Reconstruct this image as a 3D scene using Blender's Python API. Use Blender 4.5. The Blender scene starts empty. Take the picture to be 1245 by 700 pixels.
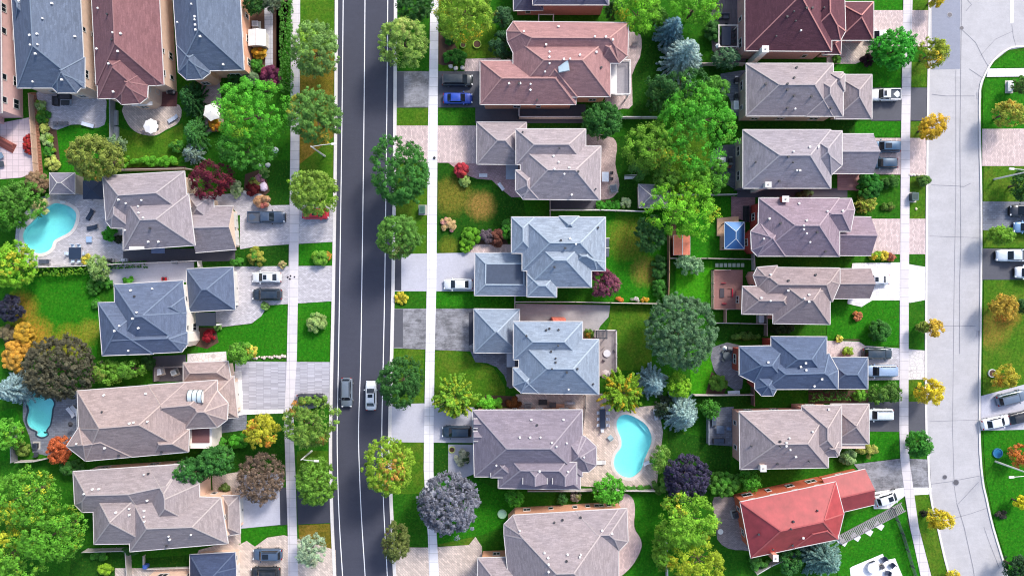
import bpy, math, random
import numpy as np
from mathutils import Vector, Matrix
from mathutils.geometry import tessellate_polygon
random.seed(7)
SC = bpy.context.scene
COL = SC.collection
H = 115.0            # height of the drone above the ground, metres
S = 7.4              # photo pixels per metre on the ground
R_ = math.radians

def W(px, py, z=0.0):
    """ground-truth position of a point seen in the photo, given its real height"""
    f = (H - z) / H
    return ((px - 622.5) / S * f, (350 - py) / S * f)

def lin(c, g=1.0):
    return tuple((((v/255)/12.92) if v/255 <= .04045 else (((v/255)+.055)/1.055)**2.4)*g for v in c)

# ------------------------------------------------------------------ materials
MATS = {}
def nt(name):
    m = bpy.data.materials.new(name); m.use_nodes = True
    t = m.node_tree; b = t.nodes['Principled BSDF']
    return m, t, b
def N(t, typ, **kw):
    n = t.nodes.new(typ)
    for k, v in kw.items():
        if k in n.inputs: n.inputs[k].default_value = v
        else: setattr(n, k, v)
    return n
def ramp(t, fac, stops):
    r = t.nodes.new('ShaderNodeValToRGB')
    e = r.color_ramp.elements
    while len(e) < len(stops): e.new(0.5)
    for k, (p, c) in enumerate(stops):
        e[k].position = p; e[k].color = (c[0], c[1], c[2], 1)
    t.links.new(fac, r.inputs[0]); return r.outputs[0]
def mul(c, k): return tuple(min(1, v*k) for v in c[:3])
def mixc(t, fac, a, b, mode='MIX'):
    n = t.nodes.new('ShaderNodeMix'); n.data_type = 'RGBA'; n.blend_type = mode
    for sock, v in ((0, fac), (6, a), (7, b)):
        if hasattr(v, 'is_linked') or hasattr(v, 'links'): t.links.new(v, n.inputs[sock])
        elif sock == 0: n.inputs[0].default_value = v
        else: n.inputs[sock].default_value = (v[0], v[1], v[2], 1)
    return n.outputs[2]
def mapr(t, v, a, b, c=0., d=1.):
    n = t.nodes.new('ShaderNodeMapRange'); t.links.new(v, n.inputs[0])
    for i, q in enumerate((a, b, c, d)): n.inputs[i+1].default_value = q
    return n.outputs[0]
def geo(t):
    return t.nodes.new('ShaderNodeNewGeometry').outputs['Position']
def vmap(t, v, scale=(1,1,1), rot=(0,0,0)):
    n = t.nodes.new('ShaderNodeMapping'); t.links.new(v, n.inputs[0])
    n.inputs['Scale'].default_value = scale; n.inputs['Rotation'].default_value = rot
    return n.outputs[0]
def noise(t, vec, scale, detail=4, rough=.6):
    n = t.nodes.new('ShaderNodeTexNoise'); t.links.new(vec, n.inputs['Vector'])
    n.inputs['Scale'].default_value = scale; n.inputs['Detail'].default_value = detail
    n.inputs['Roughness'].default_value = rough
    return n.outputs['Fac']
def bump(t, b, h, strength=.4, dist=.03):
    n = t.nodes.new('ShaderNodeBump'); n.inputs['Strength'].default_value = strength
    n.inputs['Distance'].default_value = dist
    t.links.new(h, n.inputs['Height']); t.links.new(n.outputs[0], b.inputs['Normal'])

def shingle(rgb, wavy=.5):
    k = ('sh', rgb, wavy)
    if k in MATS: return MATS[k]
    c = lin((rgb[0]+2, rgb[1]+1, rgb[2]+4)); m, t, b = nt('asphalt_shingles'); g = geo(t)
    uvn = t.nodes.new('ShaderNodeUVMap'); uvn.uv_map = 'UVMap'; uv = uvn.outputs[0]
    nd = t.nodes.new('ShaderNodeTexNoise'); nd.inputs['Scale'].default_value = 1.3; nd.inputs['Detail'].default_value = 3; t.links.new(g, nd.inputs['Vector'])
    sb = t.nodes.new('ShaderNodeVectorMath'); sb.operation = 'MULTIPLY_ADD'; t.links.new(nd.outputs['Color'], sb.inputs[0]); sb.inputs[1].default_value = (.5, .5, 0); t.links.new(uv, sb.inputs[2])
    def bricks(w, h, vec, c1, c2):
        br = t.nodes.new('ShaderNodeTexBrick'); t.links.new(vec, br.inputs['Vector']); br.inputs['Scale'].default_value = 1
        br.inputs['Brick Width'].default_value = w; br.inputs['Row Height'].default_value = h; br.inputs['Mortar Size'].default_value = .02; br.inputs['Mortar Smooth'].default_value = .5
        br.inputs['Color1'].default_value = (*mul(c, c1), 1); br.inputs['Color2'].default_value = (*mul(c, c2), 1); br.inputs['Mortar'].default_value = (*mul(c, (c1+c2)/2*.62), 1); return br
    b1 = bricks(.95, .32, sb.outputs[0], 1.28, .70); b2 = bricks(.5, .16, uv, 1.3, .7)
    a = mixc(t, .38, b1.outputs['Color'], b2.outputs['Color'])
    n2 = noise(t, g, 1.3, 5, .7); n3 = noise(t, g, .2, 3); fine = noise(t, g, 8, 3, .8)
    st = noise(t, vmap(t, sb.outputs[0], (.55, 2.6, 1)), 1., 4, .7)
    a = mixc(t, mapr(t, n2, .35, .7, 0, .5), a, mul(c, .8))
    a = mixc(t, mapr(t, st, .5, .68, 0, .25+wavy*.6), a, mul(c, 1.38))
    a = mixc(t, mapr(t, n3, .4, .7, 0, .4), a, (c[0]*.78, c[1]*.82, c[2]*.9))
    a = mixc(t, mapr(t, fine, .4, .62, 0, .4), a, mul(c, .62))
    t.links.new(a, b.inputs['Base Color']); b.inputs['Roughness'].default_value = .92; b.inputs['Specular IOR Level'].default_value = .25
    bump(t, b, b1.outputs['Fac'], .4, -.03)
    MATS[k] = m; return m

def plain(rgb, rough=.6, var=.12, scale=2., metal=0., nm='painted_surface', coat=0.):
    k = ('pl', rgb, rough, var, scale, metal, coat)
    if k in MATS: return MATS[k]
    c = lin(rgb); m, t, b = nt(nm); g = geo(t)
    n1 = noise(t, g, scale, 5, .65)
    a = mixc(t, mapr(t, n1, .25, .75), mul(c, 1-var), mul(c, 1+var))
    t.links.new(a, b.inputs['Base Color']); b.inputs['Roughness'].default_value = rough
    b.inputs['Metallic'].default_value = metal
    if coat: b.inputs['Coat Weight'].default_value = coat; b.inputs['Coat Roughness'].default_value = .05
    MATS[k] = m; return m

def paint(rgb, metal=.3):
    k = ('paint', rgb)
    if k in MATS: return MATS[k]
    c = lin(rgb); m, t, b = nt('car_paint'); g = geo(t)
    n1 = noise(t, g, 1.3, 5, .7)
    a = mixc(t, mapr(t, n1, .4, .75, 0, .25), c, mul(lin((150, 145, 140)), .5) if sum(rgb) > 500 else lin((110, 105, 98)))
    t.links.new(a, b.inputs['Base Color']); b.inputs['Roughness'].default_value = .38
    b.inputs['Metallic'].default_value = metal; b.inputs['Coat Weight'].default_value = .8; b.inputs['Coat Roughness'].default_value = .08
    MATS[k] = m; return m

def glass(rgb=(28, 36, 46)):
    k = ('gl', rgb)
    if k in MATS: return MATS[k]
    m, t, b = nt('dark_glass'); b.inputs['Base Color'].default_value = (*lin(rgb), 1)
    b.inputs['Roughness'].default_value = .06; b.inputs['IOR'].default_value = 1.5
    MATS[k] = m; return m

def brick(rgb, mortar=None, bs=(4.2, 13), rot=0):
    k = ('br', rgb)
    if k in MATS: return MATS[k]
    c = lin(rgb); m, t, b = nt('brickwork'); g = geo(t)
    s = t.nodes.new('ShaderNodeSeparateXYZ'); t.links.new(g, s.inputs[0])
    ad = t.nodes.new('ShaderNodeMath'); ad.operation = 'ADD'; t.links.new(s.outputs[0], ad.inputs[0]); t.links.new(s.outputs[1], ad.inputs[1])
    cb = t.nodes.new('ShaderNodeCombineXYZ'); t.links.new(ad.outputs[0], cb.inputs[0]); t.links.new(s.outputs[2], cb.inputs[1])
    br = t.nodes.new('ShaderNodeTexBrick'); t.links.new(cb.outputs[0], br.inputs['Vector'])
    br.inputs['Scale'].default_value = 1; br.inputs['Brick Width'].default_value = .24; br.inputs['Row Height'].default_value = .075
    br.inputs['Mortar Size'].default_value = .008
    br.inputs['Color1'].default_value = (*mul(c, 1.15), 1); br.inputs['Color2'].default_value = (*mul(c, .8), 1)
    br.inputs['Mortar'].default_value = (*mul(c, 1.35), 1)
    n1 = noise(t, g, .8, 4)
    a = mixc(t, mapr(t, n1, .35, .75, 0, .35), br.outputs['Color'], mul(c, .78))
    t.links.new(a, b.inputs['Base Color']); b.inputs['Roughness'].default_value = .85
    bump(t, b, br.outputs['Fac'], .3, -.01)
    MATS[k] = m; return m

def lawnmat(kind, spots=()):
    k = ('lawn', kind, tuple(spots))
    if k in MATS: return MATS[k]
    g1, g2, g3, amt = {
      'vivid': ((26, 96, 12), (44, 124, 18), (84, 132, 34), .28),
      'green': ((28, 86, 14), (46, 108, 20), (92, 116, 36), .35),
      'dark':  ((22, 68, 12), (36, 88, 18), (66, 88, 30), .35),
      'olive': ((48, 98, 18), (76, 118, 26), (134, 122, 50), .6),
      'dry':   ((84, 92, 24), (122, 104, 36), (182, 132, 66), 1.0),
      'bright':((42, 126, 14), (66, 146, 20), (120, 152, 40), .4)}[kind]
    m, t, b = nt('lawn_grass'); g = geo(t)
    n1 = noise(t, g, .9, 9, .82); n2 = noise(t, g, 2.6, 8, .9); n3 = noise(t, g, .25, 9, .82)
    a = mixc(t, mapr(t, n1, .32, .66), lin(g1), lin(g2))
    a = mixc(t, mapr(t, n3, .46, .7, 0, amt), a, lin(g3))
    for (px, py, r, col) in spots:
        dd = t.nodes.new('ShaderNodeVectorMath'); dd.operation = 'DISTANCE'; t.links.new(g, dd.inputs[0]); dd.inputs[1].default_value = (*W(px, py), 0)
        s1 = mapr(t, dd.outputs['Value'], 0, r/S*1.25, 1, 0)
        ad = t.nodes.new('ShaderNodeMath'); ad.operation = 'ADD'; t.links.new(s1, ad.inputs[0]); t.links.new(n1, ad.inputs[1])
        a = mixc(t, mapr(t, ad.outputs[0], .62, 1.12, 0, .85), a, lin(col))
    w = t.nodes.new('ShaderNodeTexWave'); w.inputs['Scale'].default_value = .55; w.inputs['Distortion'].default_value = 2.2
    w.inputs['Detail'].default_value = 2
    t.links.new(vmap(t, g, (1,1,1), (0,0,R_(12))), w.inputs['Vector'])
    a = mixc(t, mapr(t, w.outputs['Fac'], .2, .9, 0, .14), a, mul(lin(g2), 1.4))
    a = mixc(t, mapr(t, n2, .42, .6, 0, .75), a, mul(lin(g1), .45))
    a = mixc(t, mapr(t, noise(t, g, 2.1, 8, .9), .5, .64, 0, .5), a, mul(lin(g2), 1.7))
    a = mixc(t, mapr(t, noise(t, g, 3.2, 4, .8), .56, .72, 0, .35), a, lin((128, 142, 50)))
    t.links.new(a, b.inputs['Base Color']); b.inputs['Roughness'].default_value = .95
    b.inputs['Specular IOR Level'].default_value = .1
    bump(t, b, n2, .6, .08)
    MATS[k] = m; return m

def pave(rgb, pat='slab', size=(.4, .2), rot=0, dirt=.35):
    k = ('pave', rgb, pat, size, rot)
    if k in MATS: return MATS[k]
    c = lin(rgb); m, t, b = nt(pat + '_paving'); g = geo(t)
    n1 = noise(t, g, .35, 6, .7); n2 = noise(t, g, 7, 4, .7)
    if pat in ('slab', 'paver'):
        br = t.nodes.new('ShaderNodeTexBrick'); t.links.new(vmap(t, g, (1,1,1), (0,0,R_(rot))), br.inputs['Vector'])
        br.inputs['Scale'].default_value = 1; br.inputs['Brick Width'].default_value = size[0]; br.inputs['Row Height'].default_value = size[1]
        br.inputs['Mortar Size'].default_value = .03 if pat == 'slab' else .02; br.inputs['Mortar Smooth'].default_value = .2
        if pat == 'slab': br.offset = 0
        br.inputs['Color1'].default_value = (*mul(c, 1.2 if pat == 'paver' else 1.05), 1); br.inputs['Color2'].default_value = (*mul(c, .74 if pat == 'paver' else .95), 1)
        br.inputs['Mortar'].default_value = (*mul(c, .5), 1)
        a = br.outputs['Color']
    elif pat == 'stone':
        v = t.nodes.new('ShaderNodeTexVoronoi'); v.feature = 'DISTANCE_TO_EDGE'; v.inputs['Scale'].default_value = 1.5
        t.links.new(g, v.inputs['Vector'])
        a = mixc(t, mapr(t, v.outputs['Distance'], .0, .07), mul(c, .6), mul(c, 1.05))
    else:
        a = mixc(t, mapr(t, n2, .3, .7), mul(c, .85), mul(c, 1.12))
    a = mixc(t, mapr(t, n1, .42, .78, 0, dirt), a, mul(c, .6))
    if pat == 'worn_tarmac':
        nb = noise(t, g, .45, 7, .8); a = mixc(t, mapr(t, nb, .42, .6), mul(c, .42), mul(c, 1.25))
        nb2 = noise(t, vmap(t, g, (.35, 2.4, 1)), .8, 7, .85); a = mixc(t, mapr(t, nb2, .5, .62, 0, .6), a, mul(c, 1.7))
    n5 = noise(t, g, 1.7, 8, .85); a = mixc(t, mapr(t, n5, .45, .62, 0, .3), a, mul(c, .72))
    n4 = noise(t, vmap(t, g, (.3, 1.6, 1)), .9, 5, .75)
    a = mixc(t, mapr(t, n4, .5, .75, 0, .28), a, mul(c, 1.3))
    a = mixc(t, mapr(t, n2, .35, .7, 0, .2), a, mul(c, .72))
    t.links.new(a, b.inputs['Base Color']); b.inputs['Roughness'].default_value = .88
    bump(t, b, n2, .25, .015)
    MATS[k] = m; return m

def leafmat(base, acc, amt):
    k = ('leaf', base, acc, amt)
    if k in MATS: return MATS[k]
    m, t, b = nt('leaves')
    tone = t.nodes.new('ShaderNodeAttribute'); tone.attribute_name = 'tone'
    hue = t.nodes.new('ShaderNodeAttribute'); hue.attribute_name = 'hue'
    c = lin(base); d = lin(acc)
    a = mixc(t, mapr(t, tone.outputs['Fac'], 0, 1), mul(c, .42), mul(c, 1.85))
    e = mixc(t, mapr(t, tone.outputs['Fac'], 0, 1), mul(d, .5), mul(d, 1.6))
    a = mixc(t, mapr(t, hue.outputs['Fac'], 1-amt*.62-.08, 1-amt*.62+.1), a, e)
    t.links.new(a, b.inputs['Base Color']); b.inputs['Roughness'].default_value = .65
    b.inputs['Specular IOR Level'].default_value = .25
    tr = t.nodes.new('ShaderNodeBsdfTranslucent'); t.links.new(a, tr.inputs[0])
    mx = t.nodes.new('ShaderNodeMixShader'); mx.inputs[0].default_value = .3
    t.links.new(b.outputs[0], mx.inputs[1]); t.links.new(tr.outputs[0], mx.inputs[2])
    t.links.new(mx.outputs[0], t.nodes['Material Output'].inputs[0])
    MATS[k] = m; return m

def watermat():
    if 'water' in MATS: return MATS['water']
    m, t, b = nt('pool_water'); g = geo(t)
    t.nodes.remove(b)
    tr = t.nodes.new('ShaderNodeBsdfTransparent'); tr.inputs[0].default_value = (.50, .965, .975, 1)
    gl = t.nodes.new('ShaderNodeBsdfGlossy'); gl.inputs['Roughness'].default_value = .04
    n1 = noise(t, g, 2.2, 3, .6)
    bp = t.nodes.new('ShaderNodeBump'); bp.inputs['Strength'].default_value = .35; bp.inputs['Distance'].default_value = .08
    t.links.new(n1, bp.inputs['Height']); t.links.new(bp.outputs[0], gl.inputs['Normal'])
    lw = t.nodes.new('ShaderNodeLayerWeight'); lw.inputs[0].default_value = .25
    mx = t.nodes.new('ShaderNodeMixShader'); t.links.new(mapr(t, lw.outputs['Facing'], 0, 1, .025, .5), mx.inputs[0]); t.links.new(tr.outputs[0], mx.inputs[1]); t.links.new(gl.outputs[0], mx.inputs[2])
    t.links.new(mx.outputs[0], t.nodes['Material Output'].inputs[0])
    MATS['water'] = m; return m

WHITE = lambda: plain((226, 224, 222), .5, .06)
BARK = lambda: plain((92, 76, 62), .9, .25, 5)
BLACK = lambda: plain((26, 27, 30), .5, .15)

# ------------------------------------------------------------------ mesh builder
class MB:
    def __init__(s): s.v = []; s.f = []; s.m = []; s.mats = []; s.uv = {}
    def mi(s, mat):
        if mat not in s.mats: s.mats.append(mat)
        return s.mats.index(mat)
    def face(s, pts, mat, uv=None):
        if uv: s.uv[len(s.f)] = uv
        n = len(s.v); s.v += [tuple(p) for p in pts]; s.f.append(tuple(range(n, n+len(pts)))); s.m.append(s.mi(mat))
    def poly(s, pts2, z, mat):
        s.face([(x, y, z) for x, y in pts2], mat)
    def prism(s, p2, z0, z1, mat, top=True, bottom=True, side=None):
        p2 = ccw(p2); n = len(p2); b = len(s.v); k = s.mi(mat); ks = s.mi(side or mat)
        s.v += [(x, y, z0) for x, y in p2] + [(x, y, z1) for x, y in p2]
        for i in range(n):
            j = (i+1) % n; s.f.append((b+i, b+j, b+n+j, b+n+i)); s.m.append(ks)
        if top: s.f.append(tuple(b+n+i for i in range(n))); s.m.append(k)
        if bottom: s.f.append(tuple(b+i for i in reversed(range(n)))); s.m.append(k)
    def box(s, c, d, mat, rz=0, ry=0, rx=0):
        M = Matrix.Translation(c) @ Matrix.Rotation(rz, 4, 'Z') @ Matrix.Rotation(ry, 4, 'Y') @ Matrix.Rotation(rx, 4, 'X')
        b = len(s.v); k = s.mi(mat)
        for x, y, z in ((-1,-1,-1),(1,-1,-1),(1,1,-1),(-1,1,-1),(-1,-1,1),(1,-1,1),(1,1,1),(-1,1,1)):
            s.v.append(tuple(M @ Vector((x*d[0]/2, y*d[1]/2, z*d[2]/2))))
        for q in ((0,3,2,1),(4,5,6,7),(0,1,5,4),(1,2,6,5),(2,3,7,6),(3,0,4,7)):
            s.f.append(tuple(b+i for i in q)); s.m.append(k)
    def tube(s, a, b_, r0, r1, mat, n=8):
        a = Vector(a); b_ = Vector(b_); d = (b_-a); 
        if d.length < 1e-6: return
        d.normalize(); u = d.orthogonal().normalized(); w = d.cross(u); b = len(s.v); k = s.mi(mat)
        for p, r in ((a, r0), (b_, r1)):
            for i in range(n):
                an = 2*math.pi*i/n; s.v.append(tuple(p + (u*math.cos(an)+w*math.sin(an))*r))
        for i in range(n):
            j = (i+1) % n; s.f.append((b+i, b+j, b+n+j, b+n+i)); s.m.append(k)
        s.f.append(tuple(b+i for i in reversed(range(n)))); s.m.append(k)
        s.f.append(tuple(b+n+i for i in range(n))); s.m.append(k)
    def lathe(s, prof, mat, c=(0,0,0), n=16):
        b = len(s.v); k = s.mi(mat)
        for r, z in prof:
            for i in range(n):
                an = 2*math.pi*i/n; s.v.append((c[0]+r*math.cos(an), c[1]+r*math.sin(an), c[2]+z))
        for q in range(len(prof)-1):
            for i in range(n):
                j = (i+1) % n; s.f.append((b+q*n+i, b+q*n+j, b+(q+1)*n+j, b+(q+1)*n+i)); s.m.append(k)
        s.f.append(tuple(b+(len(prof)-1)*n+i for i in range(n))); s.m.append(k)
    def build(s, name, parent=None, smooth=False):
        me = bpy.data.meshes.new(name); me.from_pydata(s.v, [], s.f)
        for m in s.mats: me.materials.append(m)
        me.polygons.foreach_set('material_index', s.m)
        if s.uv:
            lay = me.uv_layers.new(name='UVMap')
            for fi, uv in s.uv.items():
                ls = me.polygons[fi].loop_start
                for q, c in enumerate(uv): lay.data[ls+q].uv = c
        if smooth: me.polygons.foreach_set('use_smooth', [True]*len(s.f))
        me.update(); o = bpy.data.objects.new(name, me); COL.objects.link(o)
        if parent is not None: o.parent = parent
        return o

def area2(p): return sum(p[i][0]*p[(i+1) % len(p)][1]-p[(i+1) % len(p)][0]*p[i][1] for i in range(len(p)))
def ccw(p): return list(p) if area2(p) > 0 else list(reversed(p))
def tag(o, label, cat, group=None, kind=None):
    if label: o['label'] = label
    if cat: o['category'] = cat
    if group: o['group'] = group
    if kind: o['kind'] = kind
    return o
def empty(name, loc, rz, label, cat, group=None):
    o = bpy.data.objects.new(name, None); COL.objects.link(o); o.location = loc; o.rotation_euler = (0, 0, rz)
    o.empty_display_size = .3
    return tag(o, label, cat, group)
def smoothp(pts, n=5, closed=True):
    out = []; m = len(pts)
    for i in range(m if closed else m-1):
        if closed: p0, p1, p2, p3 = pts[i-1], pts[i], pts[(i+1) % m], pts[(i+2) % m]
        else: p0, p1, p2, p3 = pts[max(i-1,0)], pts[i], pts[i+1], pts[min(i+2,m-1)]
        for k in range(n):
            t = k/n
            out.append(tuple(.5*((2*b)+(-a+c)*t+(2*a-5*b+4*c-d)*t*t+(-a+3*b-3*c+d)*t**3) for a, b, c, d in zip(p0, p1, p2, p3)))
    if not closed: out.append(pts[-1])
    return out

# flat surfaces -----------------------------------------------------
ZC = {'lawn': .004, 'bed': .03, 'patio': .045, 'drive': .075, 'road': .02, 'walk': .125}
ZN = {}
def flat(name, px, mat, cls, holes=(), smooth=0, kind='structure', dz=0):
    """a paved or planted sheet; px = outline in photo pixels at ground level"""
    ZN[cls] = ZN.get(cls, 0)+1
    z = ZC[cls] + ZN[cls]*.0009 + dz
    if smooth: px = smoothp(px, smooth)
    P = [W(*p) for p in px]; hs = [[W(*p) for p in h] for h in holes]
    loops = [[Vector((x, y, 0)) for x, y in q] for q in [P]+hs]
    tris = tessellate_polygon(loops); allp = [p for l in loops for p in l]
    mb = MB()
    mb.v = [(p.x, p.y, z) for p in allp]; k = mb.mi(mat)
    for a, b, c in tris:
        A, B, C_ = allp[a], allp[b], allp[c]
        if (B-A).cross(C_-A).z < 0: a, c = c, a
        mb.f.append((a, b, c)); mb.m.append(k)
    # edge skirt so the sheet has a side
    Pc = ccw(P); n = len(Pc); b0 = len(mb.v)
    mb.v += [(x, y, z) for x, y in Pc]+[(x, y, -.05) for x, y in Pc]
    for i in range(n):
        j = (i+1) % n; mb.f.append((b0+n+i, b0+n+j, b0+j, b0+i)); mb.m.append(k)
    o = mb.build(name); o['kind'] = kind
    return o
def ribbon(line, w0, w1, z):
    """strip along a world polyline between offsets w0 and w1 (left of travel positive)"""
    L = []; Rr = []
    for i, p in enumerate(line):
        a = line[max(i-1, 0)]; b = line[min(i+1, len(line)-1)]
        d = Vector((b[0]-a[0], b[1]-a[1])).normalized(); n = Vector((-d.y, d.x))
        L.append((p[0]+n.x*w0, p[1]+n.y*w0)); Rr.append((p[0]+n.x*w1, p[1]+n.y*w1))
    return L, Rr
def strip(mb, line, w0, w1, z0, z1, mat):
    L, Rr = ribbon(line, w0, w1, 0)
    for i in range(len(line)-1):
        q = [L[i], L[i+1], Rr[i+1], Rr[i]]
        mb.face([(x, y, z1) for x, y in ccw(q)], mat)
        if z1-z0 > .02:
            for A, B in ((L[i], L[i+1]), (Rr[i], Rr[i+1])):
                mb.face([(*A, z0), (*B, z0), (*B, z1), (*A, z1)], mat)
# ------------------------------------------------------------------ houses
def clip(poly, a, b, c):
    """keep a*x+b*y+c <= 0"""
    out = []; n = len(poly)
    for i in range(n):
        p, q = poly[i], poly[(i+1) % n]; fp = a*p[0]+b*p[1]+c; fq = a*q[0]+b*q[1]+c
        if fp <= 1e-9: out.append(p)
        if (fp < -1e-9 and fq > 1e-9) or (fp > 1e-9 and fq < -1e-9):
            t = fp/(fp-fq); out.append((p[0]+(q[0]-p[0])*t, p[1]+(q[1]-p[1])*t))
    return out
def inset(poly, d):
    P = ccw(poly); n = len(P); out = []
    for i in range(n):
        a, b, c = P[i-1], P[i], P[(i+1) % n]
        d1 = Vector((b[0]-a[0], b[1]-a[1])).normalized(); d2 = Vector((c[0]-b[0], c[1]-b[1])).normalized()
        n1 = Vector((-d1.y, d1.x)); n2 = Vector((-d2.y, d2.x)); bis = n1+n2
        k = d/max(.3, bis.dot(n1)); out.append((b[0]+bis.x*k, b[1]+bis.y*k))
    return out
def inside(p, poly):
    P = ccw(poly)
    for i in range(len(P)):
        a, b = P[i], P[(i+1) % len(P)]
        if (b[0]-a[0])*(p[1]-a[1])-(b[1]-a[1])*(p[0]-a[0]) < -1e-6: return False
    return True
class Mass:
    def __init__(s, px, ze, slope=.62, gable=(), k=0, over=.58, flatz=None):
        ze += .007*k; s.ze = ze; s.k = k; s.slope = slope; s.over = over
        raw = [W(x, y, ze) for x, y in px]; g = [i in gable for i in range(len(raw))]
        if area2(raw) < 0:
            n = len(raw); raw = raw[::-1]; g = [g[(n-2-i) % n] for i in range(n)]
        s.P = raw; s.g = g; n = len(raw); s.pl = []
        for i in range(n):
            a, b = raw[i], raw[(i+1) % n]; L = math.hypot(b[0]-a[0], b[1]-a[1])
            nx, ny = -(b[1]-a[1])/L, (b[0]-a[0])/L
            s.pl.append((nx*slope, ny*slope, ze-(nx*a[0]+ny*a[1])*slope))
        s.wallp = inset(raw, over+.009*k)
        s.flatz = flatz
        if flatz: s.pl.append((0., 0., ze+flatz)); s.g.append(False)
    def z(s, p):
        if not inside(p, s.P): return -1
        return min(a*p[0]+b*p[1]+c for i, (a, b, c) in enumerate(s.pl) if not s.g[i])
    def uvs(s, i, f):
        if i >= len(s.P): return [(p[0], p[1]) for p in f]
        a, b = s.P[i], s.P[(i+1) % len(s.P)]; L = math.hypot(b[0]-a[0], b[1]-a[1]); ux, uy = (b[0]-a[0])/L, (b[1]-a[1])/L; k = math.sqrt(1+s.slope**2)
        return [((p[0]-a[0])*ux+(p[1]-a[1])*uy+i*3.3, (-(p[0]-a[0])*uy+(p[1]-a[1])*ux)*k) for p in f]
    def faces(s):
        n = len(s.pl)
        for i in range(n):
            if s.g[i]: continue
            poly = list(s.P); a, b, c = s.pl[i]
            for j in range(n):
                if j == i or s.g[j]: continue
                a2, b2, c2 = s.pl[j]; poly = clip(poly, a-a2, b-b2, c-c2)
                if len(poly) < 3: break
            if len(poly) >= 3: yield i, [(x, y, a*x+b*y+c) for x, y in poly]
HOUSES = []
WINN = 0
def window(parent, mid, nrm, w, h, z, frame, double=True):
    rz = math.atan2(nrm[1], nrm[0]); c = (mid[0]+nrm[0]*.03, mid[1]+nrm[1]*.03)
    t = (-nrm[1], nrm[0]); fm = MB()
    for sx in (-1, 1): fm.box((c[0]+t[0]*sx*w/2, c[1]+t[1]*sx*w/2, z), (.12, .09, h+.09), frame, rz)
    for sz in (-1, 1): fm.box((c[0], c[1], z+sz*h/2), (.14 if sz < 0 else .12, w+.09, .1), frame, rz)
    if double and w > 1: fm.box((c[0], c[1], z), (.09, .07, h), frame, rz)
    f = fm.build('window', parent)
    pm = MB(); pm.box((c[0]-nrm[0]*.02, c[1]-nrm[1]*.02, z), (.04, w, h), glass(), rz); pm.build('pane', f)
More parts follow.
